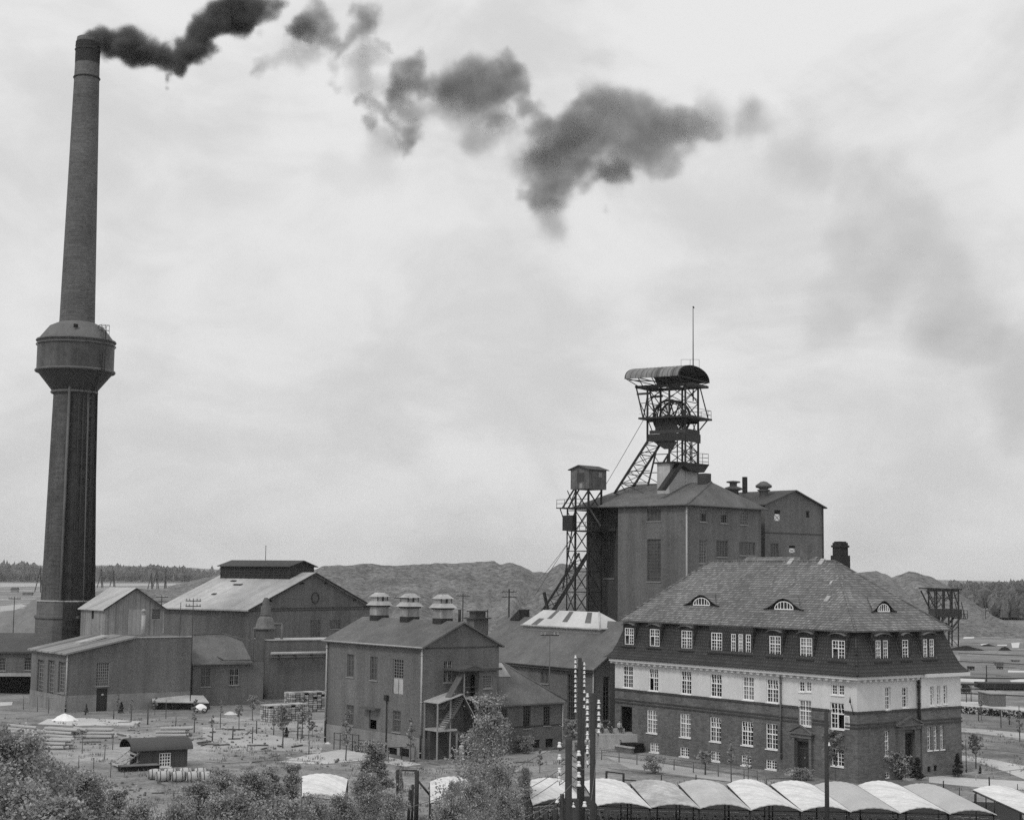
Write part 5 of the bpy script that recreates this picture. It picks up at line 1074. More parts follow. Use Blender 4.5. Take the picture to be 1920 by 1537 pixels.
q = MB(); a = (.4, kl - .2, kz0); b = (.4, kl + 1.7, kp1); q.beam(a, b, .16); q.beam((.4, kl - 1.1, kz0), (.4, kl + .7, kp1), .16); q.beam((.3, kl + 2.1, kp1), (.3, kl + .9, kp1 - 2.6), .1); q.beam((.1, .3, kp1 + .2), (1.6, -.6, kp2 + .6), .14, 1)
part('strut', q, [steel, steelg], kf)
q = MB(); S0 = FK.on('A', 1086, 1037, .4); S1 = FK.on('A', 1010, 1156, .4); T0_ = FK.on('A', 1100, 1045, .4); T1 = FK.on('A', 1033, 1156, .4)
q.beam((.4, *S0), (.4, *S1), .22); q.beam((.4 + 1.8, *S0), (.4 + 1.8, *S1), .22); q.beam((.4, *T0_), (.4, *T1), .2)
for k in range(7):
    f = lambda P, Q, t: (.4, P[0] + (Q[0] - P[0]) * t, P[1] + (Q[1] - P[1]) * t); t0, t1 = k / 7, (k + 1) / 7; q.beam(f(S0, S1, t0), f(T0_, T1, t1), .07); q.beam(f(T0_, T1, t0), f(S0, S1, t1), .07); q.beam(f(S0, S1, t1), f(T0_, T1, t1), .07)
S1v = Vector((.4, *S1)); q.beam(S1v, S1v + Vector((0, (S1[0] - S0[0]) * .6, (S1[1] - S0[1]) * .6)), .22)
a_ = FK.on('A', 1020, 1110, .4); b_ = FK.on('A', 1027, 1142, .4); q.beam((.4, *a_), (.4, *b_), .3)
part('backstay', q, steel, kf)
q = MB(); a = dp(1069, 1012, 197.5); b = dp(1000, 1120, 215)
for i in range(8): q.tube(a.lerp(b, i / 8), a.lerp(b, (i + 1) / 8), .03, n=4, cap=False)
single('hoisting_rope', q, steelg, 'thin rope running down left from the lattice headframe with the cabin', 'rope')

# ================================================================== DISTANT SMALL HEADFRAME (right)
YD = 420.; sh = thing('distant_headframe', 'small dark pit headframe standing in the yard beyond the right end of the office', 'headframe', gp(1781, 1213))
o0 = sh.location.copy()
def D(px, py, dy=0.): p = dp(px, py, YD) - o0; return (p.x, p.y + dy + 0, p.z)
YD = o0.y
q = MB()
for dy in (-3, 3):
    for px_, pa, pb in ((1747, 1108, 1142), (1762, 1105, 1142), (1776, 1105, 1142), (1791, 1104, 1160)): q.beam(D(px_, pa, dy), D(px_, pb, dy), .35)
    q.beam(D(1732, 1107, dy), D(1748, 1140, dy), .35); q.beam(D(1782, 1108, dy), D(1792, 1140, dy), .3); q.beam(D(1773, 1156, dy), D(1773, 1214, dy), .4); q.beam(D(1791, 1156, dy), D(1791, 1212, dy), .3); q.beam(D(1795, 1157, dy), D(1772, 1186, dy), .45); q.beam(D(1770, 1152, dy), D(1756, 1168, dy), .6)
    for a, b in (((1748, 1110), (1762, 1140)), ((1762, 1110), (1748, 1140)), ((1762, 1110), (1776, 1126)), ((1776, 1126), (1791, 1110)), ((1773, 1190), (1791, 1172)), ((1773, 1190), (1791, 1210)), ((1747, 1142), (1773, 1120))): q.beam(D(*a, dy), D(*b, dy), .16)
    q.beam(D(1747, 1120, dy), D(1791, 1121, dy), .16); q.beam(D(1796, 1128, dy), D(1804, 1158, dy), .2)
part('frame', q, steel, sh)
q = MB(); a = D(1729, 1101); b = D(1797, 1103); q.slab([(a[0], a[1] - 3.5, a[2]), (b[0], b[1] - 3.5, b[2]), (b[0], b[1] + 3.5, b[2]), (a[0], a[1] + 3.5, a[2])], .35); a = D(1733, 1106); b = D(1791, 1107); q.box(a[0], b[0], -3.2, -2.8, a[2] - .3, a[2] + .5); part('roof', q, steel, sh)
q = MB(); a = D(1747, 1156); b = D(1797, 1141); q.box(a[0], b[0], -3.3, 3.3, a[2], b[2]); a = D(1752, 1170); b = D(1772, 1157); q.box(a[0], b[0], -2, 2, a[2], a[2] + .5); q.box(a[0], a[0] + 1, -2, 2, a[2], b[2]); part('hopper', q, steel, sh)
q = MB(); a = D(1793, 1158); b = D(1808, 1157); q.box(a[0], b[0], -3, 3, a[2] - .2, a[2])
for z in (1, 2): q.tube((a[0], -3, a[2] + z), (b[0], -3, a[2] + z), .08)
for t in (0, .5, 1): x = a[0] + (b[0] - a[0]) * t; q.tube((x, -3, a[2]), (x, -3, a[2] + 2), .08)
part('platform', q, steel, sh)
def heap(name, label, cat, px0, px1, py, hpx, mat, seed, depth=.8, kind=None):
    a, b = gp(px0, py), gp(px1, py); c = (a + b) / 2; r = (b - a).length / 2; hz = hpx / FPX * c.y; mb = MB()
    def fn(u, v):
        t = 2 * math.pi * u; rr = v; n = 1 + .22 * mnoise.noise(Vector((math.cos(t) * 1.5 + seed, math.sin(t) * 1.5, v)))
        return (r * rr * n * math.cos(t), r * depth * rr * n * math.sin(t), hz * (1 - rr ** 1.5) * (1 + .3 * mnoise.noise(Vector((math.cos(t) * rr * 3, math.sin(t) * rr * 3 + seed, 0)))) - .02)
    mb.grid(fn, 36, 10); return single(name, mb, mat, label, cat, c)
heap('coal_heap', 'low black coal heap at the foot of the distant headframe', 'heap', 1772, 1846, 1219, 8, M('coal', .02, fine=(2, .4)), 1, .25)
heap('coal_heap', 'low dark heap right of the pale strips in the far yard', 'heap', 1872, 1896, 1219, 7, M('coal', .02), 3, .4)
heap('coal_heap', 'flat dark heap under the pale boards in the far yard', 'heap', 1838, 1866, 1211, 4, M('coal', .02), 5, .4)
heap('sand_pile', 'bright white sand pile in front of the workshop', 'pile', 94, 148, 1350, 12, M('white_sand', .85, fine=(2, .06), stain=(.4, .08)), 2, .6)
heap('earth_bank', 'long low dark earth bank left of the log yard', 'heap', 20, 120, 1366, 9, earth, 8, .35)
heap('earth_bank', 'low brown earth bank in front of the sand pile', 'heap', 95, 260, 1364, 5, M('turf_bank', .19, fine=(1.5, .3)), 9, .3)
heap('sand_pile', 'small white heap beside the saplings below the tank', 'pile', 418, 446, 1339, 6, sand, 4, .6)
heap('sand_pile', 'small pale heap by the corner of the pump house', 'pile', 608, 622, 1394, 4, sand, 6, .6)
heap('ash_heap', 'grey ash heap half hidden behind the dark row of saplings', 'heap', 112, 152, 1434, 9, M('ash', .3, fine=(2, .2)), 12, .6)

# ================================================================== BICYCLE CANOPIES
ZFc, ZBc = 2.3, 3.2
NC = 0
def canopy(BL, BR, FL_, FR_, label, posts=True, mat=None):
    p = [gp(*BL, ZBc), gp(*BR, ZBc), gp(*FL_, ZFc), gp(*FR_, ZFc)]; o = (p[2] + p[3]) / 2; o.z = 0
    t = thing('bicycle_canopy', label, 'canopy', o, 0, 'curved canopies of the bicycle shelter'); bl, br, fl, fr = [v - o for v in p]
    H = .34 + .06 * math.sin(o.x * 7)
    def fn(u, v, e=0.):
        a = fl.lerp(fr, u); b = bl.lerp(br, u); q = a.lerp(b, v); return q + Vector((0, 0, H * (1 - (2 * u - 1) ** 2) + e + .012 * math.sin(u * 44)))
    mb = MB(); mb.grid(lambda u, v: fn(u, v), 44, 8); mb.grid(lambda u, v: fn(u, v, -.05), 44, 8, m=1)
    for i in range(22): mb.beam(fn(i / 22, 0, -.03), fn((i + 1) / 22, 0, -.03), .05); mb.beam(fn(i / 22, 1, -.03), fn((i + 1) / 22, 1, -.03), .05)
    part('roof', mb, [mat or canv, steelg], t)
    mb = MB()
    for v in (.03, .5, .97): mb.tube(fn(0, v, -.1), fn(1, v, -.1) , .04, n=6)
    mb.tube(fn(0, 0, -.1), fn(0, 1, -.1), .04, n=6); mb.tube(fn(1, 0, -.1), fn(1, 1, -.1), .04, n=6); part('frame', mb, steel, t)
    for u, v in ((.0, .06), (.0, .94), (1., .06), (1., .94)):
        a = fn(u, v, -.08); mb = MB(); mb.tube((a.x, a.y, 0), a, .05, n=6); part('post', mb, steel, t)
    return o, fl, fr, bl, br
CAN = []
c_var = [canv, M('canopy_sheet_dirty', .5, rough=.7, fine=(4, .15), stain=(.5, .3), streak=.3, pat='board', psize=(.8, 1), pamp=.12), M('canopy_sheet_worn', .50, rough=.7, fine=(2.5, .1), stain=(.5, .25)), canv, canv, M('canopy_sheet_grey', .47, rough=.7, fine=(2.5, .07), stain=(.4, .15)), canv, M('canopy_sheet_grey'  , .5), canv]
lab = ['right of the tall insulator poles', 'left-hand of the two plain panels below the long office front', 'next right of it, below the middle office windows', 'with a dark gap along its left edge', 'duller grey, just left of the single pole', 'directly behind the single pole', 'duller panel right of the single pole', 'last on the right of the joined row']
FLs = [(1120, 1509), (1221, 1513), (1313.5, 1514), (1409, 1517), (1504, 1519), (1596, 1520), (1688.5, 1522.5), (1782, 1524), (1869.5, 1526)]
BLs = [(1092, 1465), (1181, 1467), (1272, 1469), (1363, 1470), (1445, 1470.5), (1527, 1471.5), (1608, 1472), (1693, 1474), (1772, 1477)]
for k in range(8):
    CAN.append(canopy(BLs[k], (BLs[k + 1][0] - (7 if k < 4 else 0), BLs[k + 1][1] + .5), FLs[k], (FLs[k + 1][0], FLs[k + 1][1] + .6), 'curved white canopy panel ' + lab[k], mat=c_var[k]))
CAN.append(canopy((984, 1466), (1062, 1464), (999, 1508), (1090, 1498), 'curved white canopy panel crossed by the insulator poles'))
CAN.append(canopy((806, 1465), (880, 1461), (807, 1504), (897, 1500), 'curved white canopy panel half hidden by the birch'))
CAN.append(canopy((566, 1455), (652, 1460), (566, 1492), (645, 1499), 'curved white canopy panel left of the others, overgrown by bushes'))
CAN.append(canopy((1824, 1480), (1906, 1480), (1921, 1524), (2015, 1528), 'curved white canopy panel at the right edge standing apart'))

polyground('canopy_shade_ground', [(975, 1492), (1115, 1492), (1700, 1497), (1900, 1505), (1960, 1600), (940, 1600)], Zp, M('painted_canopy_shade', .018, fine=(3, .4)))  # near-black sheet putting the shade beneath the canopies into the ground colour
# bicycles
def bicycle():
    t = thing('bicycle', 'dark bicycle parked among others under the curved canopies', 'bicycle', (0, 0, 0), 0, 'bicycles parked under the canopies')
    for y in (-.52, .52):
        q = MB(); q.torus((0, y, .34), (1, 0, 0), .33, .022, 20, 5)
        for k in range(8): a = math.pi * 2 * k / 8; q.tube((0, y, .34), (0, y + .32 * math.cos(a), .34 + .32 * math.sin(a)), .006, n=3, cap=False)
        part('wheel', q, [rubber], t)
    q = MB(); bb = (0, -.05, .3); st = (0, -.18, .82); hd = (0, .36, .85)
    for a, b in ((bb, st), (bb, hd), (st, hd), (bb, (0, -.52, .34)), (st, (0, -.52, .34)), (hd, (0, .52, .34)), (hd, (0, .33, 1.0))): q.tube(a, b, .018, n=5)
    q.tube((-.09, -.05, .3), (.09, -.05, .3), .09, n=10); part('frame', q, cream, t)
    q = MB(); q.box(-.08, .08, -.32, -.06, .86, .92); q.tube(st, (0, -.19, .88), .015, n=5); part('saddle', q, rubber, t)
    q = MB(); q.tube((-.28, .25, 1.04), (0, .35, 1.02), .016, n=5); q.tube((.28, .25, 1.04), (0, .35, 1.02), .016, n=5); q.tube((-.28, .25, 1.04), (-.28, .14, 1.03), .02, n=5); q.tube((.28, .25, 1.04), (.28, .14, 1.03), .02, n=5); part('handlebar', q, conc, t)
    return t
bk0 = bicycle(); used = False
for (o, fl, fr, bl, br) in CAN:
    ci = sorted(c[0].x for c in CAN).index(o.x); n = 10
    for k in range(n):
        u = (k + .5) / n + random.uniform(-.025, .025); b = copy_tree(bk0) if used else bk0; used = True
        p = o + fl.lerp(fr, u) * 1.0; s_ = (bl - fl).normalized(); p = p + Vector((s_.x, s_.y, 0)) * (random.uniform(4.6, 5.4) if k % 2 else random.uniform(6.6, 7.4)); b.location = (p.x, p.y, 0); b['label'] = '%s bicycle from the left under the %s curved canopy from the left' % (ORD[k], ORD[ci])
        b.rotation_euler = (random.uniform(-.1, .1), 0, random.uniform(-.12, .12) - math.atan2(s_.x, s_.y))
for k, (px_, py_, a_) in enumerate(((1143, 1398, .4), (1150, 1399, .5), (1170, 1396, .5), (664, 1408, -.9), (674, 1410, -.8), (683, 1411, -.7), (1098, 1432, .1))):
    b = copy_tree(bk0); p = gp(px_, py_); b.location = p; b.rotation_euler = (0, 0, a_ + math.pi / 2)
    b['label'] = (ORD[k if k < 3 else k - 3] + (' bicycle from the left by the steps at the left end of the office', ' bicycle from the left at the railing in front of the pump house')[k >= 3]) if k < 6 else 'bicycle leaning upright behind the insulator poles'; b['group'] = ('bicycles by the office steps', 'bicycles at the pump house railing', 'bicycle behind the poles')[0 if k < 3 else 1 if k < 6 else 2]

# ================================================================== POLES
def insul(mb, p, s=1., m=0):
    x, y, z = p
    mb.lathe([(.001, z + .17 * s), (.045 * s, z + .165 * s), (.06 * s, z + .12 * s), (.04 * s, z + .1 * s), (.05 * s, z + .085 * s), (.085 * s, z + .01 * s), (.08 * s, z), (.001, z)], 10, (x, y), m)
def pole(label, px, ptop, Y, wpx, cols, Ybase=None, lean=0., name='utility_pole', group=None, ins=1.25):
    T = dp(px, ptop, Y); r = wpx / 2 / FPX * Y; t = thing(name, label, 'pole', (T.x, T.y, 0), 0, group)
    q = MB(); q.tube((0, 0, 0), (lean, 0, T.z), r * 1.15, r * .9, n=12); part('shaft', q, wood, t)
    for (ipx, lst) in cols:
        for ipy in lst:
            P = dp(ipx, ipy, Y) - Vector((T.x, T.y, 0)); q = MB(); P.y = -.03; insul(q, (P.x, P.y, P.z - .08), ins)
            i_ = part('insulator', q, porc, t); q = MB(); sx = 1 if P.x > 0 else -1
            q.tube((sx * r * .8, 0, P.z - .05), (sx * r + sx * .06, 0, P.z - .12), .014, n=5); q.tube((sx * r + sx * .06, 0, P.z - .12), (P.x, P.y, P.z - .22), .014, n=5); q.tube((P.x, P.y, P.z - .22), (P.x, P.y, P.z - .05), .014, n=5); part('hook', q, steel, i_)
    return t
pole('thick wooden pole nearest the camera with white bell insulators on hooks', 1066.5, 1384, 60, 14, [(1049, (1396, 1419, 1444, 1460)), (1085, (1412, 1432, 1452, 1469))], ins=1.15)
pole('short wooden pole stub left of the thick insulator pole', 1054, 1488, 60, 9, [(1045, (1500,))], ins=1.05)
pole('stout low pole stub in front of the tall insulator poles', 1080, 1497, 58, 13, [(1077, (1508,)), (1096, (1507,))], ins=1.1)
pole('tallest insulator pole, topped by two long rows of white insulators', 1087.5, 1233, 100, 8, [(1079, (1231, 1240, 1249, 1258, 1267, 1276, 1285, 1294, 1304, 1313, 1322, 1332)), (1095.5, (1244, 1252, 1260, 1268, 1276, 1284, 1296, 1310, 1324))], ins=1.05)
pole('middle insulator pole with white insulators down both sides', 1112, 1299, 75, 11, [(1101.5, (1303, 1314, 1326, 1336, 1347, 1359, 1374, 1382, 1400, 1409, 1429)), (1122.5, (1315, 1325, 1337, 1347, 1359, 1370))], ins=1.05)
pole('dark slender wooden pole between the two taller insulator poles', 1094, 1240, 106, 6, [], ins=1.5)
pole('single dark wooden pole rising in front of the right part of the office', 1549, 1335, 100, 8, [(1554, (1395,))])
def smallpole(px, pt, pb, w, label, arms=1, Y=None, mat=None):
    B_ = gp(px, pb) if Y is None else Vector((dp(px, pb, Y).x, Y, 0)); T = dp(px, pt, B_.y); t = thing('utility_pole', label, 'pole', B_); r = w / 2 / FPX * B_.y
    q = MB(); q.tube((0, 0, 0), (0, 0, T.z), r * 1.1, r * .9, n=8); part('shaft', q, mat or wood, t)
    for k in range(arms):
        q = MB(); z = T.z - .35 - k * .7; h = 1.0; q.tube((-h, 0, z), (h, 0, z), .06, n=5)
        for x in (-h * .9, -h * .5, h * .5, h * .9): insul(q, (x, 0, z + .03), 1.6, 1)
        part('crossarm', q, [steel, cream], t)
    return t
smallpole(24.5, 1118, 1186, 1.6, 'thin pole with a crossarm left of the chimney foot', 1, Y=260)
smallpole(360.5, 1121, 1190, 1.6, 'thin pole with crossarm in front of the machine hall side wall', 2, Y=208)
smallpole(337, 1129, 1195, 1.4, 'plain thin pole behind the workshop parapet', 0, Y=212)
smallpole(302, 1115, 1160, 1.6, 'double-armed pole behind the boarded shed', 2, Y=255)
smallpole(751, 1116, 1160, 1.6, 'thin pole just above the middle ventilator', 1, Y=230)
smallpole(867.5, 1112, 1165, 2.2, 'telegraph pole behind the third ventilator', 1, Y=235)
smallpole(954, 1104, 1165, 3.2, 'stout pole with two short crossarms behind the wash house roof', 2, Y=215)
smallpole(914, 1142, 1165, 2.2, 'short post on the skyline of the wash house roof', 0, Y=215)
smallpole(1030, 1184, 1300, 2.0, 'lamp pole with two pale heads in front of the wash house roof', 1, Y=171, mat=steelg)
smallpole(1848.5, 1120, 1175, 1.4, 'tall thin pole in front of the far wood', 0, Y=520)
smallpole(1850, 1247, 1275, 2.2, 'dark signal post beside the railway bridge', 0, Y=270)
for k, (px_, pt, pb) in enumerate(((1812, 1282, 1316), (1821, 1282, 1315), (1848, 1270, 1316), (1866, 1282, 1300), (1835, 1330, 1351), (1877, 1330, 1364), (1893, 1340, 1358), (1912, 1322, 1388), (1792, 1362, 1398), (1812, 1387, 1448))):
    smallpole(px_, pt, pb, 1.5, '%s thin post from the left on the ground beyond the right end of the office' % ORD[[4, 5, 2, 3, 6, 7, 8, 9, 0, 1][k]], 0)
# wires
def wire(pts, label, r=.012, sag=.4):
    q = MB()
    for a, b in zip(pts, pts[1:]):
        n = 14
        for i in range(n): f = lambda s: a.lerp(b, s) - Vector((0, 0, sag * 4 * s * (1 - s))); q.tube(f(i / n), f((i + 1) / n), r, n=4, cap=False)
    return single('overhead_wire', q, steelg, label, 'wire')
for k, (a, b) in enumerate((((1047, 1444), (700, 1560)), ((1047, 1462), (700, 1600)), ((1050, 1502), (760, 1620)), ((1045, 1397), (560, 1560)), ((1084, 1455), (930, 1540)))):
    wire([dp(*a, 60), dp(*b, 42)], 'overhead wire running down left from the thick pole, %s from the top' % ORD[(1, 2, 4, 0, 3)[k]], .012)
wire([dp(1122, 1372, 75), dp(1108, 1500, 60)], 'wire looping down the right side of the insulator poles', .014, .3)
wire([dp(1100, 1430, 75), dp(1085, 1432, 60)], 'slack wire between the thick pole and the middle pole', .014, .25)

# A-shaped derricks far left
for k, (px_, pt, pb) in enumerate(((74, 1066, 1110), (189, 1067, 1102), (212, 1069, 1100), (283, 1074, 1104), (293, 1068, 1104), (310, 1066, 1106))):
    B_ = gp(px_, pb); T = dp(px_, pt, B_.y); t = thing('tripod_derrick', '%s dark tripod derrick from the left on the far plain' % ORD[k], 'derrick', B_); h = T.z; q = MB()
    s_ = h * (.16 if k != 5 else .05); r = .0011 * B_.y * .33
    for x, y in ((-s_, -s_), (s_, -s_), (0, s_)): q.beam((x, y, 0), (0, 0, h), r * 1.3)
    q.beam((-s_ * .5, -s_ * .5, h * .5), (s_ * .5, -s_ * .5, h * .5), r); q.beam((0, 0, h * .85), (0, 0, h * 1.02), r * 2.4); part('frame', q, steel, t)
for (x0, y0, x1, y1, lb) in ((20, 1101, 34, 1110, 'small dark shed on stilts on the far plain at the left'), (42, 1110, 61, 1116, 'long low dark shed on the far plain left of the chimney')):
    a, b = gp(x0, y1), gp(x1, y1); h = (y1 - y0) / FPX * a.y; t = thing('field_shed', lb, 'shed', a); q = MB(); w = b.x - a.x; q.box(0, w, 0, 6, 0, h * .7); part('wall', q, boards, t); q = MB(); gable(q, 0, w, 0, 6, h * .7, h, 'x', .4, .2); part('roof', q, feltd, t)

# ================================================================== HUT, BARRELS, LOGS, STACKS
H0 = gp(263, 1441); FHt = Fr(H0.x, H0.y, .5); hl = abs(FHt.on('B', 351, 1432)[0]); hd_ = abs(FHt.on('A', 241, 1436)[0]); hh_ = dp(263, 1404, H0.y).z
ht = thing('yard_hut', 'small dark hut with a rounded felt roof and one white-barred window', 'hut', FHt.o, FHt.yaw)
ho = wrect(FHt, 'B', 298.6, 1411, 320.5, 1437); hd_ = max(2.6, min(hd_, 3.6))
q = MB(); boxwalls(q, hl, hd_, 0, hh_, [(hd_ * .25, hd_ * .75, 0, hh_ - .35)], [ho]); 
for xx in (0, hl):
    n = 12; q.face([(xx, hd_ / 2 + hd_ / 2 * math.cos(math.pi * i / n), hh_ + .75 * math.sin(math.pi * i / n)) for i in range(n + 1)])
part('wall', q, M('hut_boards', .07, pat='board', psize=(.25, 1), pamp=.2, fine=(3, .2)), ht)
q = MB(); f = lambda u, v, e: (-.9 + (hl + 1.3) * v, hd_ / 2 - (hd_ / 2 + .3 + e) * math.cos(math.pi * u), hh_ - .12 + (.95 + e) * math.sin(math.pi * u))
q.grid(lambda u, v: f(u, v, 0), 18, 4); q.grid(lambda u, v: f(u, v, -.1), 18, 4, m=1)
for v in (0, 1):
    for i in range(18): q.beam(f(i / 18, v, -.05), f((i + 1) / 18, v, -.05), .08, 0)
for u in (0, 1): q.beam(f(u, 0, -.05), f(u, 1, -.05), .08)
part('curved_roof', q, [feltd, black], ht)
window(ht, 'B', 0, ho, cols=4, rows=4, fm=white, transom=False, mull=False, bar=.06, fw=.08)
q = MB(); q.box(-.1, .0, hd_ * .2, hd_ * .25, 0, hh_ - .3); q.box(.1, .14, hd_ * .25, hd_ * .75, 0, hh_ - .35, 1); part('door', q, [cream, black], ht)
q = MB()
for y in (.2, hd_ - .4):
    q.beam((0, y, hh_ - .3), (-1.9, y, .1), .07); q.beam((0, y, hh_ - 1.1), (-1.6, y, -.1 + .2), .05)
for k in range(5): x = -.3 - .35 * k; q.box(x - .15, x + .15, .2, hd_ - .4, 1.2 - .25 * k, 1.26 - .25 * k, 1)
part('entrance_steps', q, [cream, conc], ht)
q = MB(); q.box(-2.2, 1.3, -1.6, -.6, 0, .45); q.box(-2.2, 1.3, -1.7, -.5, .45, .52, 1); part('retaining_kerb', q, [black, earth], ht)
def barrel():
    q = MB(); r = .46; L_ = 1.2; prof = [(.01, 0.05), (r * .7, 0.05), (r * .76, 0), (r * .95, L_ * .25), (r, L_ * .5), (r * .95, L_ * .75), (r * .76, L_), (r * .7, L_ - .05), (.01, L_ - .05)]
    b = len(q.v); q.lathe(prof, 20)
    q.v = [(x, z_, y + r) for (x, y, z_) in q.v]
    o = part('staves', q, M('barrel_staves', .5, pat='board', psize=(.12, 1), pamp=.15, fine=(4, .15)))
    h = MB()
    for t_ in (.04, .28, .72, .96): rr = r * (.79 if t_ in (.04, .96) else .955); h.torus((0, L_ * t_, r), (0, 1, 0), rr, .035, 20, 4)
    hoop = h
    t = thing('barrel', 'x', 'barrel'); o.parent = t; part('hoops', hoop, M('hoop_iron', .06), t); return t
b0 = barrel(); lst = []
a = gp(292, 1464); bb = gp(372, 1464); yawb = -.95
for row in range(2):
    for k in range(4 if row == 0 else 4):
        p = gp(*[(292, 1465), (321, 1465.5), (349, 1466), (374, 1466)][k]) if row == 0 else gp(*[(277, 1461), (305, 1460), (334, 1459), (362, 1459)][k]); lst.append((p, row, k))
for i, (p, row, k) in enumerate(lst):
    b = b0 if i == 0 else copy_tree(b0); b.location = p; b.rotation_euler = (0, 0, yawb - .28 + random.uniform(-.06, .06)); b['label'] = '%s barrel from the left in the %s row of pale barrels lying below the hut' % (ORD[k], 'front' if row == 0 else 'back'); b['category'] = 'barrel'; b['group'] = 'barrels lying below the hut'
# peeled logs
def logmesh(n, seed):
    rnd = random.Random(seed); q = MB(); q.tube((-.5, 0, .0), (.5, 0, .0), 1, .85, n=10, m=0); return q.mesh('log', [logm, logend])
lme = logmesh(1, 1); nlog = 0
PILES = [((16, 1369), (72, 1374), 2, 'farthest pile at the left'), ((24, 1382), (74, 1384), 2, 'low thin pile second from left'), ((74, 1381), (138, 1385), 4, 'middle pile by the earth bank'), ((62, 1404), (130, 1405), 5, 'largest nearest pile'),
         ((128, 1380), (152, 1384), 3, 'short middle pile'), ((153, 1384), (208, 1384), 4, 'pile right of the short one'), ((296, 1382), (360, 1381), 4, 'pile behind the hut roof')]
for pi, (pa, pb, n, lb) in enumerate(PILES):
    A_, B_ = gp(*pa), gp(*pb); c = (A_ + B_) / 2; d = B_ - A_; L_ = d.length; yw_ = math.atan2(d.y, d.x); r = .2; k = 0; up_ = Vector((-math.sin(yw_), math.cos(yw_), 0))
    rows = []; m_ = n
    while m_ > 0 and len(rows) < 3: rows.append(m_); m_ -= 1
    names = ['bottom', 'middle', 'top']
    for ri, cnt in enumerate(rows):
        for j in range(cnt):
            off_ = (j + ri * .5) * 2 * r; p = c + up_ * off_ + Vector((math.cos(yw_), math.sin(yw_), 0)) * random.uniform(-.5, .5); o = bpy.data.objects.new('log', lme); COL.objects.link(o)
            o.location = (p.x, p.y, r + ri * r * 1.72); o.scale = (L_ * random.uniform(.82, 1), r * random.uniform(.9, 1.05), r); o.rotation_euler = (0, 0, yw_ + random.uniform(-.025, .025))
            tag(o, '%s log, %s layer, %s' % (ORD[j], names[ri], lb), 'log', 'peeled logs in the yard'); nlog += 1
for k in range(9):
    A_ = gp(222 + k * 8, 1384 - k * 1.4); B_ = gp(262 + k * 8, 1388 - k * 1.4); d = B_ - A_; q = MB(); q.box(-d.length / 2, d.length / 2, -.14, .14, 0, .1)
    single('plank', q, logm, '%s pale plank from the left lying behind the hut' % ORD[k], 'plank', (A_ + B_) / 2 + Vector((0, 0, 0)), math.atan2(d.y, d.x) + random.uniform(-.06, .06), 'planks lying behind the hut')
# brick stacks
def bstack(pa, pb, ptop, dep, label, seed, m):
    A_, B_ = gp(*pa), gp(*pb); d = B_ - A_; L_ = d.length; H_ = dp(pa[0], ptop, A_.y).z; rnd = random.Random(seed); q = MB(); w, h = .62, .27; nx, nz = int(L_ / w), int(H_ / h)
    q.box(.15, nx * w - .15, .15, dep - .1, 0, nz * h - .2, 2)
    for i in range(nx):
        for k in range(nz - rnd.choice((0, 0, 0, 1))):
            if rnd.random() < .06: continue
            for y in (0, dep - .4): e_ = rnd.uniform(-.06, .06); q.box(i * w + .05, (i + 1) * w - .07, y + e_, y + .4 + e_, k * h + .06, (k + 1) * h, rnd.choice((0, 0, 1)))
    for k in range(nz):
        y = .45
        while y < dep - .5: q.box(-.03, .3, y, y + .35, k * h + .06, (k + 1) * h, rnd.choice((0, 1))); y += .5
    for i in range(nx): q.box(i * w + .03, (i + 1) * w - .03, .05, dep - .05, nz * h, nz * h + .1, rnd.choice((0, 0, 1)))
    return single('block_stack', q, [M('pale_blocks', .5), M('grey_blocks', .26), black], label, 'stack', A_, math.atan2(d.y, d.x))
bstack((505, 1354), (585, 1349), 1323, 2.2, 'front stack of pale blocks with dark gaps left of the pump house', 1, None)
bstack((546, 1336), (612, 1333), 1296, 2.2, 'taller rear stack of pale blocks against the pump house corner', 2, None)
# low lean-to shelter by the workshop
a = gp(286, 1330); FLs_ = Fr(a.x, a.y, .12); wl2 = FLs_.on('B', 392, 1328)[0]; hz2 = dp(290, 1314, a.y).z
t = thing('low_shelter', 'low open shelter with a flat pale roof in front of the workshop', 'shelter', FLs_.o, FLs_.yaw)
q = MB(); q.slab([(0, -.6, hz2), (wl2, -.6, hz2 - .1), (wl2 - 1.0, 3.2, hz2 + .5), (-.5, 3.2, hz2 + .6)], .12); part('roof', q, conc, t); q = MB(); q.box(0, wl2, 1.2, 1.4, 0, hz2 - .2); q.box(0, .2, 0, 1.4, 0, hz2 - .15); part('wall', q, feltd, t)
for u in (.02, .35, .68, .97): q = MB(); q.box(wl2 * u, wl2 * u + .12, -.4, -.28, 0, hz2 - .12); part('post', q, wood, t)
a = gp(376, 1336); q = MB(); n = 12
t = thing('covered_cart', 'small rounded white cart standing beside the low shelter', 'cart', a, .1)
q.grid(lambda u, v: (-.75 + 1.5 * u, .6 * math.cos(math.pi * v), .4 + .75 * math.sin(math.pi * v) * math.sin(math.pi * (.15 + .7 * u))), 10, 10); part('cover', q, white, t)
for x in (-.5, .5): q = MB(); q.torus((x, -.62, .32), (0, 1, 0), .28, .05, 16, 5); q.torus((x, .62, .32), (0, 1, 0), .28, .05, 16, 5); part('wheel', q, steel, t)

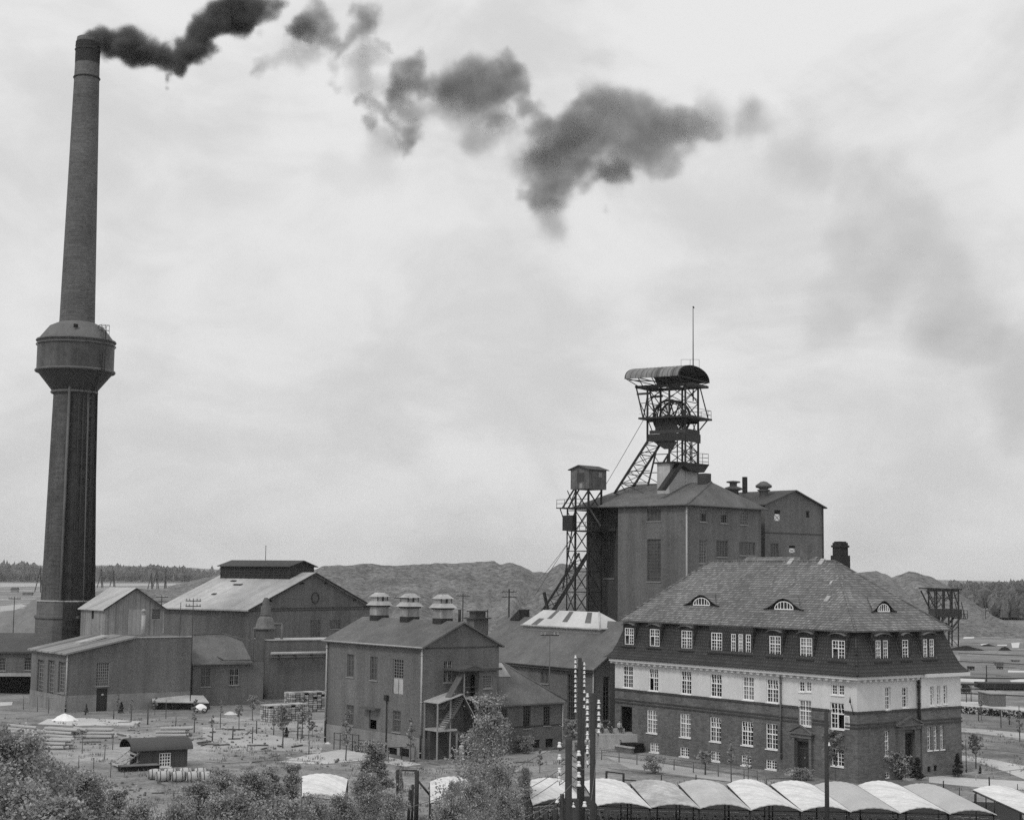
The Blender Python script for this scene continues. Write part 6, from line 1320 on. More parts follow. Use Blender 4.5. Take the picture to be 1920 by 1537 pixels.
# ================================================================== FENCES, STAKES, RAILS
STK = [(44, 1305, 1330, 1.2), (70, 1305, 1334, 1.2), (91, 1304, 1337, 1.4), (160, 1320, 1340, 3), (213, 1330, 1347, 2.4), (246, 1320, 1352, 2.2), (277, 1318, 1358, 2.6), (311, 1312, 1347, 1.4), (329, 1343, 1366, 1.6), (344, 1356, 1378, 1.2), (364, 1340, 1373, 2.0), (398, 1363, 1389, 2.6), (396, 1345, 1364, 1.4), (413, 1336, 1364, 1.6),
       (154, 1386, 1412, 1.4), (211, 1374, 1405, 1.6), (196, 1397, 1423, 1.6), (77, 1390, 1420, 1.4), (147, 1415, 1443, 1.6), (175, 1420, 1457, 1.8), (207, 1429, 1457, 1.4), (325, 1484, 1527, 2.2), (436, 1361, 1386, 2.6), (448, 1342, 1369, 1.6), (473, 1362, 1393, 2.2), (481, 1350, 1375, 2.4), (513, 1356, 1377, 2), (558, 1340, 1384, 2.6), (564, 1364, 1392, 1), (579, 1388, 1413, 1.8)]
STK = sorted(STK, key=lambda s: s[0])
for k, (px_, pt, pb, w) in enumerate(STK):
    B_ = gp(px_, pb); h = max(.8, dp(px_, pt, B_.y).z); r = w / 2 / FPX * B_.y; q = MB(); q.tube((0, 0, 0), (random.uniform(-.04, .04), 0, h), r, r * .85, n=7)
    single('wooden_stake', q, stake, '%s wooden stake from the left in the open yard' % ORD[k], 'stake', B_, group='stakes in the yard')
def fence(name, pts, h, label, rails=(1.,), n=6, mat=None, r=.03, pr=.045, mesh=False):
    G = [gp(*p) for p in pts]; t = thing(name, label, 'fence', G[0]); o = G[0]
    q = MB(); P = []
    for a, b in zip(G, G[1:]):
        for i in range(n): P.append(a.lerp(b, i / n) - o)
    P.append(G[-1] - o)
    for p in P: q = MB(); q.tube(p, p + Vector((0, 0, h)), pr, n=6); part('post', q, mat or steel, t)
    q = MB()
    for a, b in zip(P, P[1:]):
        for z in rails: q.tube(a + Vector((0, 0, h * z * .97)), b + Vector((0, 0, h * z * .97)), r, n=5, cap=False)
    part('rails', q, mat or steel, t); return t
fence('handrail', [(1128, 1424), (1300, 1448), (1420, 1466)], 1.0, 'low iron handrail following the path below the long office front', (1., .5), 5, steelg)
fence('handrail', [(626, 1404), (672, 1409)], 1.7, 'iron railing with bicycles at the left of the pump house plinth', (1., .6), 4)
fence('handrail', [(672, 1409), (712, 1413)], 1.2, 'iron railing around the area steps by the pump house door', (1., .5), 3)
fence('handrail', [(728, 1424), (778, 1422)], 1.2, 'iron railing around the basement window well of the pump house', (1.,), 2)
fence('goal_frame', [(1137, 1466), (1169, 1470)], .95, 'dark pipe frame standing behind the canopies right of the insulator poles', (1.,), 1, steel, .06, .1)
fence('goal_frame', [(1169, 1470), (1192, 1471)], .4, 'low pipe frame continuing right of the dark frame', (1.,), 1, steel, .05, .05)
fence('goal_frame', [(1437, 1470), (1503, 1468)], .5, 'low pale pipe rail in front of the office door', (1.,), 1, steelg, .05, .05)
fence('wire_fence', [(1095, 1560), (1300, 1556), (1500, 1552), (1760, 1545)], 1.9, 'thin dark wire fence in front of the bicycle shelter', (1., .5), 3, steel, .012, .05)
fence('wire_fence', [(1795, 1336), (1860, 1342), (1925, 1350)], 1.0, 'low fence in front of the hedge right of the office', (1., .5), 4, steel, .02, .04)
fence('edge_rail', [(1830, 1462), (1925, 1450)], .5, 'low pipe rail crossing the lawn at the right', (1.,), 3, pipe, .04, .04)
for k, (px_, pt, pb, w) in enumerate(((1769, 1463, 1477, 2.2), (1799, 1476, 1491, 1.6), (1828, 1488, 1506, 2.4), (1855, 1456, 1474, 2.6), (1908, 1469, 1480, 1.4), (1240, 1452, 1466, 2), (1305, 1452, 1466, 2), (1371, 1453, 1467, 2), (1849, 1494, 1516, 2.2), (1865, 1500, 1530, 2.2))):
    B_ = gp(px_, pb); h = dp(px_, pt, B_.y).z; q = MB(); r = w / 2 / FPX * B_.y; q.tube((0, 0, 0), (0, 0, h), r, n=7); single('bollard', q, steel, ('low dark post beside the canopies, ' + ('on the right lawn, %s from the left' % ORD[[0, 1, 2, 5, 6, 0, 0, 0, 3, 4][k]] if k < 5 or k > 7 else 'below the office windows, %s from the left' % ORD[k - 5])), 'post', B_, group='low posts near the canopies')
# braced wooden frame left of the birch
B_ = gp(776, 1540); t = thing('braced_frame', 'tall braced timber frame with a crossbar left of the birch', 'frame', B_)
def L2(px, py, Y=None): return dp(px, py, Y or B_.y) - B_
for a, b, w in (((782, 1444), (780, 1545), .2), ((745, 1443), (746, 1495), .15), ((769, 1480), (765, 1545), .14), ((774, 1470), (772, 1545), .12), ((783, 1462), (806, 1490), .1)):
    q = MB(); q.tube(L2(*a), L2(*b), w * .8, n=8); part('post', q, wood, t)
q = MB(); q.tube(L2(745, 1443.5), L2(782, 1444), .06); part('crossbar', q, wood, t)
# steps, ramp and area wall at the left end of the office
q0 = gp(1119, 1412); FSt = Fr(q0.x, q0.y, .632); t = thing('stone_steps', 'broad stone steps left of the office entrance', 'steps', FSt.o, FSt.yaw)
q = MB(); wS = FSt.on('B', 1150, 1420)[0]
for k in range(6): q.box(-.2, 3.2, .34 * k, .34 * k + 2.0, 0, .16 * (k + 1))
part('steps', q, [conc], t); q = MB(); q.tube((3.2, 0, .1), (3.2, 0, 1.1), .03); q.tube((3.2, 2, 1), (3.2, 2, 2), .03); q.tube((3.2, 0, 1.1), (3.2, 2, 2), .03); part('handrail', q, steel, t)
t = thing('area_wall', 'low masonry wall with a dark cellar opening in front of the office entrance', 'wall', FO.w(-2.2, OL - 5.5), FO.yaw)
q = MB(); q.box(-.15, .15, 0, 6.0, 0, .55); q.box(.15, 2.1, 5.7, 6.0, 0, 1.1); q.box(-.22, .22, -.05, 6.05, .55, .68, 1); part('wall', q, [brick, conc], t)
q = MB(); q.box(.4, 1.9, .5, 4.2, .0, .9); part('cellar_opening', q, black, t)
q = MB(); q.box(-.6, .6, -1.2, 1.2, 0, .18); q.box(-.3, .6, -.9, .9, .18, .36); single('door_step', q, conc, 'small stone steps under the pedimented office front door', 'steps', FO.w(-.62, (dr[1][0] + dr[1][1]) / 2), FO.yaw)
q = MB(); q.box(-1.3, 1.3, -.8, .0, 0, .18); q.box(-1, 1, -.5, .0, .18, .36); single('door_step', q, conc, 'wide stone steps at the side portal of the office', 'steps', FO.w((sdr[0][0] + sdr[0][1]) / 2, -.4), FO.yaw)

# right background: railway bridge, hedge, brick block
a = gp(1795, 1316); YB = 262.
t = thing('railway_bridge', 'long dark flat girder bridge across the yard at the right edge', 'bridge', (dp(1795, 1300, YB).x, YB, 0))
def Bz(py, px=1880): return dp(px, py, YB).z
xa = 0; x1b = dp(1833, 1280, YB).x - t.location.x; x2b = dp(1990, 1283, YB).x - t.location.x
q = MB(); q.box(x1b, x2b, -2, 2, Bz(1289), Bz(1279)); q.box(xa - 1, x1b, -1, 1, Bz(1283.5, 1815), Bz(1281, 1815)); part('deck', q, steel, t)
q = MB(); q.box(xa - 1, x2b, -1.5, -1.3, Bz(1271), Bz(1269)); part('upper_rail', q, steel, t)
for px_ in (1811, 1860, 1866, 1930): x = dp(px_, 1290, YB).x - t.location.x; q = MB(); q.box(x - .25, x + .25, -1.5, 1.5, 0, Bz(1285)); part('pier', q, steel, t)
q = MB()
for (a_, b_) in ((1893, 1882), (1903, 1893), (1908, 1920), (1914, 1930)): q.beam((dp(a_, 1290, YB).x - t.location.x, 0, Bz(1289)), (dp(b_, 1302, YB).x - t.location.x, 0, Bz(1303)), .15)
part('brace', q, steel, t)
a, b = gp(1857, 1324), gp(1893, 1326); q = MB(); w = b.x - a.x; h = dp(1857, 1301, a.y).z
t = thing('brick_block', 'squat brick block under the railway bridge', 'building', a, .05); q.box(0, w, 0, 5, 0, h); part('wall', q, wallm, t); q = MB(); q.box(-.15, w + .15, -.15, 5.1, h, h + .12); part('coping', q, cream, t)
def hedge(px0, py0, px1, py1, hpx, label, seed):
    a, b = gp(px0, py0), gp(px1, py1); h = hpx / FPX * a.y; rnd = random.Random(seed); q = MB(); n = int((b - a).length * 26)
    for _ in range(n):
        p = a.lerp(b, rnd.random()); x, y, z = p.x - a.x + rnd.uniform(-.3, .3), p.y - a.y + rnd.uniform(-.5, .5), rnd.uniform(.05, 1) * h; s = rnd.uniform(.12, .26)
        d = Vector((rnd.gauss(0, 1), rnd.gauss(0, 1), rnd.gauss(0, 1))).normalized(); e_ = d.orthogonal() * s; f_ = d.cross(e_); c = Vector((x, y, z)); q.face([c - e_, c - f_ * .6, c + e_, c + f_ * .6])
    t = thing('hedge', label, 'hedge', a); part('foliage', q, leafd, t); return t
hedge(1795, 1336, 1925, 1347, 12, 'dark clipped hedge right of the office', 3)
hedge(1300, 1213, 1310, 1213, 2, 'x', 4) if False else None
# yard wagons
for k, (px_, py_, l, h_) in enumerate(((1818, 1256, 9, 7), (1873, 1254, 8, 5), (1805, 1300, 14, 9), (1868, 1247, 14, 6), (1900, 1240, 12, 3))):
    a = gp(px_, py_); w = l / FPX * a.y; h = h_ / FPX * a.y; t = thing('wagon', ['small dark tipping wagon in the far yard', 'small dark wagon near the right edge of the yard', 'dark wagon at the near end of the girder bridge', 'larger grey wagon in the far yard', 'flat wagon at the far right of the yard'][k], 'wagon', a)
    q = MB(); q.prism([(0, h * .35), (w, h * .35), (w * 1.08, h), (-w * .08, h)], 'y', 0, 1.6); part('body', q, steelg if k > 2 else steel, t); q = MB()
    for x in (w * .2, w * .8): q.torus((x, -.05, h * .2), (0, 1, 0), h * .17, .06, 14, 5); q.torus((x, 1.65, h * .2), (0, 1, 0), h * .17, .06, 14, 5)
    part('wheels', q, steel, t)
for k, (y0, y1, x0) in enumerate(((1175, 1178, 1797), (1225, 1230, 1800), (1300, 1306, 1797), (1240, 1246, 1797))):
    a, b = gp(x0, y0), gp(1925, y1); q = MB(); d = (b - a)
    for s_ in (0, 1.4): q.beam(a + Vector((0, s_, .08)) - a, b + Vector((0, s_, .08)) - a, .09)
    single('railway_track', q, steel, '%s railway track from the horizon across the right yard' % ORD[(0, 1, 3, 2)[k]], 'track', a)

# ================================================================== TREES AND BUSHES
def treemesh(seed, H, Rw, nleaf, ls, style='round', base=.25, tr=.09, nb=16):
    rnd = random.Random(seed); tk = MB(); cr = MB(); tips = []
    pts = [Vector((0, 0, 0))]; n = 7
    for i in range(1, n + 1): pts.append(Vector((rnd.gauss(0, .02 * H) * (i / n), rnd.gauss(0, .02 * H) * (i / n), H * .97 * i / n)))
    for i in range(n): tk.tube(pts[i], pts[i + 1], tr * (1 - i / n * .85), tr * (1 - (i + 1) / n * .88), n=7, cap=False)
    for k in range(nb):
        f = base + (1 - base) * (k + rnd.random()) / nb; f = min(f, .96); i = min(n - 1, int(f * n)); P = pts[i].lerp(pts[i + 1], f * n - i)
        if style == 'cone': L_ = Rw * (1.15 - (f - base) / (1 - base)) * rnd.uniform(.75, 1.1); rise = -.1
        elif style == 'birch': L_ = Rw * (1.0 - ((f - base) / (1 - base)) * .75) * rnd.uniform(.55, 1.15); rise = .55
        else: g = (f - base) / (1 - base); L_ = Rw * (math.sin(math.pi * (.18 + .78 * g)) ** .7) * rnd.uniform(.6, 1.15); rise = .6
        a = k * 2.4 + rnd.uniform(-.4, .4); D_ = Vector((math.cos(a), math.sin(a), rise + rnd.uniform(-.15, .25))).normalized(); E_ = P + D_ * L_
        M_ = P.lerp(E_, .5) + Vector((0, 0, .05 * L_)); r = tr * .32 * (1.1 - f); tk.tube(P, M_, r, r * .7, n=5, cap=False); tk.tube(M_, E_, r * .7, r * .2, n=5, cap=False)
        for j in range(4):
            t_ = rnd.uniform(.25, 1); Q = P.lerp(E_, t_); d2 = Vector((rnd.gauss(0, 1), rnd.gauss(0, 1), rnd.gauss(0.1, .6))).normalized(); F_ = Q + d2 * L_ * rnd.uniform(.2, .42); tk.tube(Q, F_, r * .4, r * .12, n=4, cap=False)
            tips.append((Q.lerp(F_, .7), .085 * Rw + .045 * L_)); tips.append((F_, .06 * Rw + .04 * L_))
        tips.append((E_, .07 * Rw + .03 * L_))
    tips.append((pts[-1], .13 * Rw)); 
    for _ in range(nleaf):
        c, s = rnd.choice(tips); p = c + Vector((rnd.gauss(0, s), rnd.gauss(0, s), rnd.gauss(0, s * .85)))
        if p.z < .1: continue
        nrm = Vector((rnd.gauss(0, 1), rnd.gauss(0, 1), rnd.gauss(.4, 1))).normalized(); e = nrm.orthogonal(); e.rotate(Matrix.Rotation(rnd.uniform(0, 6.28), 3, nrm)); f = nrm.cross(e); q = ls * rnd.uniform(.6, 1.35)
        cr.face([p - e * q, p - f * q * .6, p + e * q, p + f * q * .6])
    return tk, cr
PRO = {}
def proto(key, tmat, lmat, **k):
    tk, cr = treemesh(**k); PRO[key] = (tk.mesh('trunk', tmat), cr.mesh('crown', lmat), k['H'])
proto('a', bark, leaf, seed=1, H=9, Rw=2.6, nleaf=16000, ls=.07, base=.12, nb=34)
proto('b', bark, leaf, seed=2, H=9, Rw=3.1, nleaf=18000, ls=.07, base=.1, nb=38)
proto('c', bark, leaf, seed=3, H=9, Rw=1.7, nleaf=15000, ls=.065, style='birch', base=.12, nb=34)
proto('birch', birchb, leafl, seed=5, H=10.5, Rw=2.9, nleaf=11000, ls=.07, style='birch', base=.2, nb=34, tr=.1)
proto('sap', bark, leaf, seed=7, H=3, Rw=.75, nleaf=650, ls=.09, base=.45, nb=10, tr=.06)
proto('sap2', bark, leaf, seed=8, H=3, Rw=.5, nleaf=260, ls=.09, style='birch', base=.35, nb=9, tr=.045)
proto('con', bark, leafd, seed=9, H=3, Rw=.85, nleaf=1600, ls=.09, style='cone', base=.08, nb=20, tr=.06)
proto('bush', bark, leaf, seed=10, H=2, Rw=1.5, nleaf=2200, ls=.09, base=.05, nb=14, tr=.04)
proto('pbush', bark, leafl, seed=12, H=2, Rw=1.4, nleaf=1800, ls=.08, base=.05, nb=14, tr=.04)
def plant(key, px, ptop, Y, label, cat='tree', name='tree', group=None, wide=1., base=None, rot=None):
    tk, cr, H = PRO[key]; T = dp(px, ptop, Y) if base is None else None
    if base is not None: G = gp(*base); T = dp(px, ptop, G.y); x, y = G.x, G.y
    else: x, y = T.x, Y
    h = T.z; t = thing(name, label, cat, (x, y, 0), random.uniform(0, 6.28) if rot is None else rot, group); s = h / H; t.scale = (s * wide, s * wide, s)
    for nm, me in (('trunk', tk), ('crown', cr)): o = bpy.data.objects.new(nm, me); COL.objects.link(o); o.parent = t
    return t
# foreground row, tops poking into the picture
FG = [('b', 14, 1377, 84, 'tallest leafy tree at the left edge', 1.1), ('a', 60, 1412, 90, 'leafy tree second from the left edge, top against the log piles', 1.1), ('b', 118, 1440, 94, 'broad leafy tree third from the left edge', 1.15), ('a', 165, 1452, 88, 'leafy tree left of the hut steps, lower than its neighbours', 1.), ('c', 222, 1480, 86, 'thin leafy tree below the hut', 1.1),
      ('b', 30, 1470, 70, 'dense nearest tree in the bottom left corner', 1.), ('a', 100, 1500, 68, 'dense low tree top along the bottom left', 1.2), ('b', 258, 1512, 82, 'low tree top below the barrels', .9), ('a', 372, 1468, 92, 'leafy tree right of the barrels', 1.), ('b', 420, 1452, 95, 'broad leafy tree right of the barrels, second one', 1.05), ('a', 470, 1448, 92, 'leafy tree left of the pale canopy, rounder one', 1.),
      ('c', 512, 1438, 94, 'slender tree with a pointed top left of the pale canopy', 1.1), ('c', 548, 1432, 96, 'tallest pointed tree beside the pale canopy', 1.), ('b', 590, 1500, 84, 'leafy tree top in front of the overgrown canopy', .8), ('a', 640, 1492, 88, 'leafy tree at the right corner of the overgrown canopy', .8), ('b', 440, 1492, 80, 'dark tree top along the bottom edge, right of the barrels', 1.1), ('a', 530, 1500, 78, 'dark tree top along the bottom edge below the pointed trees', 1.), ('b', 335, 1512, 76, 'low leafy top along the bottom edge below the thin stake', .8),
      ('c', 702, 1388, 106, 'conical leafy tree between pump house and braced frame', 1.35), ('a', 690, 1450, 98, 'bushy tree at the foot of the conical one', .9), ('a', 735, 1490, 84, 'leafy tree top left of the braced frame at the bottom edge', .65), ('c', 752, 1440, 112, 'thin dark tree by the crossbar of the braced frame', .35),
      ('a', 852, 1466, 100, 'leafy undergrowth tree left of the birch', .6), ('a', 935, 1436, 104, 'leafy undergrowth tree right of the birch', .7), ('b', 892, 1468, 92, 'dense dark bush top in front of the birch', .75), ('a', 950, 1480, 86, 'low leafy tree top below the birch, right side', .7), ('b', 850, 1500, 80, 'low leafy tree top below the birch, left side', .8), ('a', 985, 1440, 112, 'small leafy tree between the birch and the first crossed canopy', .5)]
for key, px_, pt, Y, lb, w in FG: plant(key, px_, pt, Y, lb, wide=w)
plant('birch', 912, 1302, 108, 'pale-stemmed birch in front of the stair annex', wide=1.1, rot=1.2)
plant('sap', 1108, 1405, 0, 'small leafy bush between the insulator poles and the wash house wing', base=(1108, 1436), name='bush', cat='bush') if False else None
SAP = [('sap', 473, 1304, 1350), ('sap', 530, 1325, 1402), ('sap2', 579, 1330, 1386), ('sap', 586, 1352, 1378), ('sap2', 566, 1300, 1384), ('sap2', 648, 1330, 1425), ('sap2', 414, 1312, 1348), ('sap', 448, 1322, 1360), ('sap2', 364, 1310, 1370), ('sap2', 398, 1340, 1372), ('sap2', 245, 1308, 1350), ('sap2', 221, 1300, 1335), ('sap2', 290, 1304, 1340), ('sap2', 513, 1330, 1374), ('sap2', 770, 1345, 1428)]
SAP.sort(key=lambda s: s[1])
for k, (key, px_, pt, pb) in enumerate(SAP): plant(key, px_, pt, 0, '%s young staked tree from the left in front of the workshop and pump house' % ORD[k], name='young_tree', base=(px_, pb), group='young trees in the yard')
MISC = [('con', 161, 1319, 1337, 'small dark conifer left of the workshop door', .8), ('con', 227, 1315, 1337, 'small dark conifer right of the workshop door', .9), ('con', 537, 1362, 1382, 'small conifer behind the largest sapling', 1.), ('bush', 500, 1318, 1338, 'bush at the foot of the tank', 1.3), ('con', 1721, 1419, 1462, 'dark conifer in front of the side portal', 1.1), ('con', 1796, 1411, 1456, 'dark young conifer on the right lawn', .9),
        ('pbush', 1668, 1414, 1460, 'pale spreading bush left of the side portal', 1.3), ('pbush', 1690, 1428, 1461, 'pale low bush at the portal steps', 1.), ('sap', 1322, 1408, 1452, 'round bush by the railing below the office', 1.6), ('pbush', 1224, 1420, 1450, 'pale shrub by the railing at the left of the office front', 1.2), ('sap2', 1371, 1386, 1452, 'slender sapling in front of the middle office windows', 1.), ('sap2', 1403, 1404, 1460, 'second slender sapling in front of the office windows', 1.), ('sap', 1568, 1370, 1462, 'small tree beside the single dark pole', 1.3),
        ('pbush', 1495, 1442, 1462, 'bright pale grass clump at the office front door', 1.6), ('pbush', 1512, 1443, 1463, 'second bright grass clump at the office front door', 1.2), ('sap', 1014, 1340, 1398, 'small tree before the wing windows', 1.), ('sap', 1071, 1350, 1412, 'leafy small tree behind the thick insulator pole', 1.4), ('sap2', 1012, 1404, 1448, 'loose sapling right of the birch', 1.3), ('bush', 965, 1372, 1406, 'low bush right of the birch by the wing wall', 1.2), ('bush', 985, 1384, 1412, 'low bush beside the path at the wing', 1.),
        ('con', 1838, 1434, 1452, 'tiny dark clipped shrub on the right lawn', .7), ('sap', 1799, 1388, 1432, 'sloping dark-topped tree at the right corner of the office', 1.), ('sap', 1830, 1378, 1440, 'small tree with a flat dark crown on the right lawn', 1.1), ('sap2', 1840, 1310, 1350, 'bush sapling in front of the hedge', 1.2), ('sap2', 1892, 1330, 1358, 'leaning sapling beyond the right lawn', 1.2), ('sap2', 1912, 1335, 1390, 'bare sapling at the right edge', 1.2),
        ('con', 1770, 1092, 1112, 'x', 1)]
for key, px_, pt, pb, lb, w in MISC[:-1]: plant(key, px_, pt, 0, lb, 'tree' if key in ('con', 'sap', 'sap2') else 'bush', 'tree' if key in ('con', 'sap', 'sap2') else 'bush', base=(px_, pb), wide=w)
CR = [('con', 1779, 1088, 1128), ('con', 1893, 1088, 1128)]
# ground cover: weeds and grass
rnd = random.Random(77); q = MB()
def blades(p, n, h, sp):
    for _ in range(n):
        x, y = p.x + rnd.gauss(0, sp), p.y + rnd.gauss(0, sp); a = rnd.uniform(0, 6.28); w = rnd.uniform(.02, .05); hh = h * rnd.uniform(.5, 1.3); lx, ly = rnd.gauss(0, .25) * hh, rnd.gauss(0, .25) * hh
        q.face([(x - w * math.cos(a), y - w * math.sin(a), 0), (x + w * math.cos(a), y + w * math.sin(a), 0), (x + lx, y + ly, hh)])
bad = lambda px, py: (px > 940 and py > 1486) or (610 < px < 1060 and py < 1422) or (1095 < px < 1800 and py < 1462) or (60 < px < 370 and py < 1336) or (500 < px < 612 and py < 1352) or (1740 < px and 1450 < py < 1480) or (236 < px < 360 and 1400 < py < 1442)
for _ in range(5200):
    px_ = rnd.uniform(-20, 1940); py_ = 1345 + 215 * rnd.random() ** .8
    if bad(px_, py_): continue
    if mnoise.noise(Vector((px_ * .02, py_ * .05, 1))) < -.05: continue
    blades(gp(px_, py_), 9, .26, .22)
struct('grass', q, grassm, 'stuff')

q = MB(); rnd = random.Random(41)
for _ in range(420):
    px_, py_ = (rnd.uniform(0, 600), rnd.uniform(1352, 1402)) if rnd.random() < .6 else (rnd.uniform(180, 400), rnd.uniform(1468, 1500)) if rnd.random() < .3 else (rnd.uniform(400, 1000), rnd.uniform(1395, 1440))
    if bad(px_, py_): continue
    p = gp(px_, py_); a = rnd.uniform(0, 3.14); L_ = rnd.uniform(.1, .3) if rnd.random() < .7 else rnd.uniform(.6, 2.4); w = rnd.uniform(.05, .14); d = Vector((math.cos(a), math.sin(a), 0)); q.tube(p + d * -L_ / 2 + Vector((0, 0, w * .5)), p + d * L_ / 2 + Vector((0, 0, w * .6)), w, n=4, m=rnd.choice((0, 0, 1)), sm=False)
struct('rubble', q, [rut, logm], 'stuff')
# ================================================================== PEOPLE
def person(label, P, yaw, seated, top, leg, name='person', h=1.72):
    """one continuous skinned body; clothing, hair as children"""
    s = h / 1.72; V = []; E_ = []; Rr = []
    def v(p, r): V.append(Vector(p) * s); Rr.append(r * s); return len(V) - 1
    hip = .48 if seated else .92
    pel = v((0, 0, hip + .03), .13); wa = v((0, 0, hip + .2), .115); chs = v((0, .02, hip + .4), .145); nk0 = v((0, .01, hip + .54), .06); nk1 = v((0, .03, hip + .60), .052); hd0 = v((0, .05, hip + .68), .085); hd1 = v((0, .05, hip + .76), .088); hd2 = v((0, .04, hip + .81), .055)
    ns = v((0, .145, hip + .70), .014)
    for a, b in ((pel, wa), (wa, chs), (chs, nk0), (nk0, nk1), (nk1, hd0), (hd0, hd1), (hd1, hd2), (hd0, ns)): E_.append((a, b))
    for sx in (-1, 1):
        sh_ = v((sx * .17, 0, hip + .49), .06); el = v((sx * .23, .02 if not seated else .05, hip + .22), .042); wr = v((sx * (.2 if seated else .25), .26 if seated else .06, hip + (.14 if seated else -.02)), .028); pa = v((sx * (.19 if seated else .25), .34 if seated else .07, hip + (.13 if seated else -.1)), .03)
        E_ += [(chs, sh_), (sh_, el), (el, wr), (wr, pa)]
        for fi in range(4): f = v((sx * (.19 if seated else .25) + (fi - 1.5) * .018, (.43 if seated else .09), hip + (.1 if seated else -.19) + .005 * (fi % 2)), .0085); E_.append((pa, f))
        th = v((sx * (.15 if seated else .21), .37 if seated else .1, hip + (.13 if seated else -.12)), .01); E_.append((pa, th))
        if seated: kn = v((sx * .12, .42, .49), .062); an = v((sx * .12, .45, .09), .038)
        else: kn = v((sx * .1, .03, .5), .06); an = v((sx * .1, 0, .09), .04)
        hp = v((sx * .1, .02, hip), .09); to = v((sx * .11, V[an].y / s + .17, .04), .035); hl_ = v((sx * .1, V[an].y / s - .04, .04), .035); E_ += [(pel, hp), (hp, kn), (kn, an), (an, to), (an, hl_)]
    me = bpy.data.meshes.new('body'); me.from_pydata(V, E_, []); me.materials.append(skin); o = bpy.data.objects.new('body', me); COL.objects.link(o)
    o.modifiers.new('skin', 'SKIN'); sv = me.skin_vertices[0].data
    for i, r in enumerate(Rr): sv[i].radius = (r, r); sv[i].use_root = i == 0
    sb = o.modifiers.new('sub', 'SUBSURF'); sb.levels = 1; sb.render_levels = 1
    t = thing(name, label, 'person', P, yaw); o.parent = t
    q = MB(); q.lathe([(.15 * s, (hip - .02) * s), (.145 * s, (hip + .2) * s), (.19 * s, (hip + .42) * s), (.15 * s, (hip + .52) * s), (.07 * s, (hip + .57) * s)], 14)
    for sx in (-1, 1): q.tube(Vector((sx * .17, 0, hip + .5)) * s, Vector((sx * .235, .03, hip + .2)) * s, .075 * s, .058 * s, n=8)
    part('jacket', q, top, t); q = MB()
    for sx in (-1, 1):
        if seated: q.tube(Vector((sx * .09, 0, hip)) * s, Vector((sx * .12, .43, .5)) * s, .105 * s, .08 * s, n=8); q.tube(Vector((sx * .12, .43, .5)) * s, Vector((sx * .12, .45, .08)) * s, .08 * s, .06 * s, n=8)
        else: q.tube(Vector((sx * .09, 0, hip)) * s, Vector((sx * .1, .03, .5)) * s, .105 * s, .08 * s, n=8); q.tube(Vector((sx * .1, .03, .5)) * s, Vector((sx * .1, 0, .08)) * s, .08 * s, .06 * s, n=8)
    part('trousers', q, leg, t); q = MB(); q.lathe([(.1 * s, (hip + .74) * s), (.1 * s, (hip + .8) * s), (.06 * s, (hip + .88) * s), (.005, (hip + .895) * s)], 12, (0, .03 * s)); part('hair', q, clothd, t); return t
b0_ = dp(1146, 1374, 166); b0_.z = max(.5, b0_.z); q = MB(); q.box(-1.9, 2.6, -1.5, 1.2, 0, b0_.z, 0); q.box(-1.7, 1.5, .0, .5, b0_.z, b0_.z + .44, 0); wl_o = single('low_wall', q, conc, 'stone landing with a ledge people sit on beside the office steps', 'wall', (b0_.x, b0_.y, 0), .3)
for k, (dx, tp, lb) in enumerate(((-1.2, clothl, 'person in a light shirt seated leftmost on the ledge by the office steps'), (-.2, clothd, 'person in dark clothes seated in the middle of the ledge by the office steps'), (.9, clothl, 'person in a light shirt seated nearest the office entrance'))):
    person(lb, (b0_.x + dx * math.cos(.3), b0_.y + dx * math.sin(.3) - .02, b0_.z), math.pi + .3, True, tp, clothd)
person('person in light clothes standing under the lower landing of the stair annex', FP.w(2.6, -2.9), math.pi + .4, False, clothl, cream)

# ================================================================== SMOKE
PUFF = []
def puffs(s, dens):
    for (x, y, r) in s: PUFF.append((x, y, r, dens))
puffs([(160, 74, 6), (168, 73, 9), (175, 77, 11), (182, 78, 15), (196, 84, 17), (212, 84, 19), (228, 82, 21), (245, 82, 22), (250, 95, 18), (262, 92, 19), (278, 94, 18), (292, 98, 17), (306, 104, 17), (312, 88, 10), (320, 110, 19), (334, 112, 21), (336, 126, 12), (348, 98, 18), (352, 82, 17), (366, 88, 18), (370, 70, 18), (385, 60, 20), (382, 82, 16), (398, 46, 20), (412, 34, 22), (425, 22, 24), (440, 12, 25), (448, 30, 24), (455, 45, 18), (466, 22, 24), (480, 12, 22), (318, 140, 6), (313, 150, 5), (316, 158, 5), (316, 168, 3)], 1.0)
PUFF[:] = [(x, y, r * 1.22, d) for x, y, r, d in PUFF]
puffs([(492, 28, 17), (508, 20, 15), (520, 10, 16), (530, 4, 12), (352, 112, 12), (378, 108, 12), (392, 96, 11), (402, 84, 10)], .55)
puffs([(565, 40, 15), (556, 56, 14), (572, 55, 19), (566, 68, 12), (580, 68, 12)], .5)
puffs([(590, 35, 20), (595, 15, 20), (608, 50, 20), (600, 65, 16), (617, 72, 16), (604, 80, 10), (632, 78, 13), (642, 88, 14), (648, 98, 10), (658, 84, 12), (668, 74, 14), (676, 60, 17), (690, 55, 20), (694, 38, 20), (682, 22, 19), (668, 16, 13), (700, 30, 16), (708, 45, 13), (722, 82, 10), (728, 92, 8), (714, 74, 8)], .26)
puffs([(484, 122, 17), (474, 132, 9), (498, 115, 14), (520, 118, 13), (530, 108, 12), (545, 98, 9), (550, 90, 8), (625, 112, 12), (636, 128, 12), (628, 150, 10), (632, 165, 8), (700, 112, 18), (478, 108, 9), (490, 62, 9)], .13)
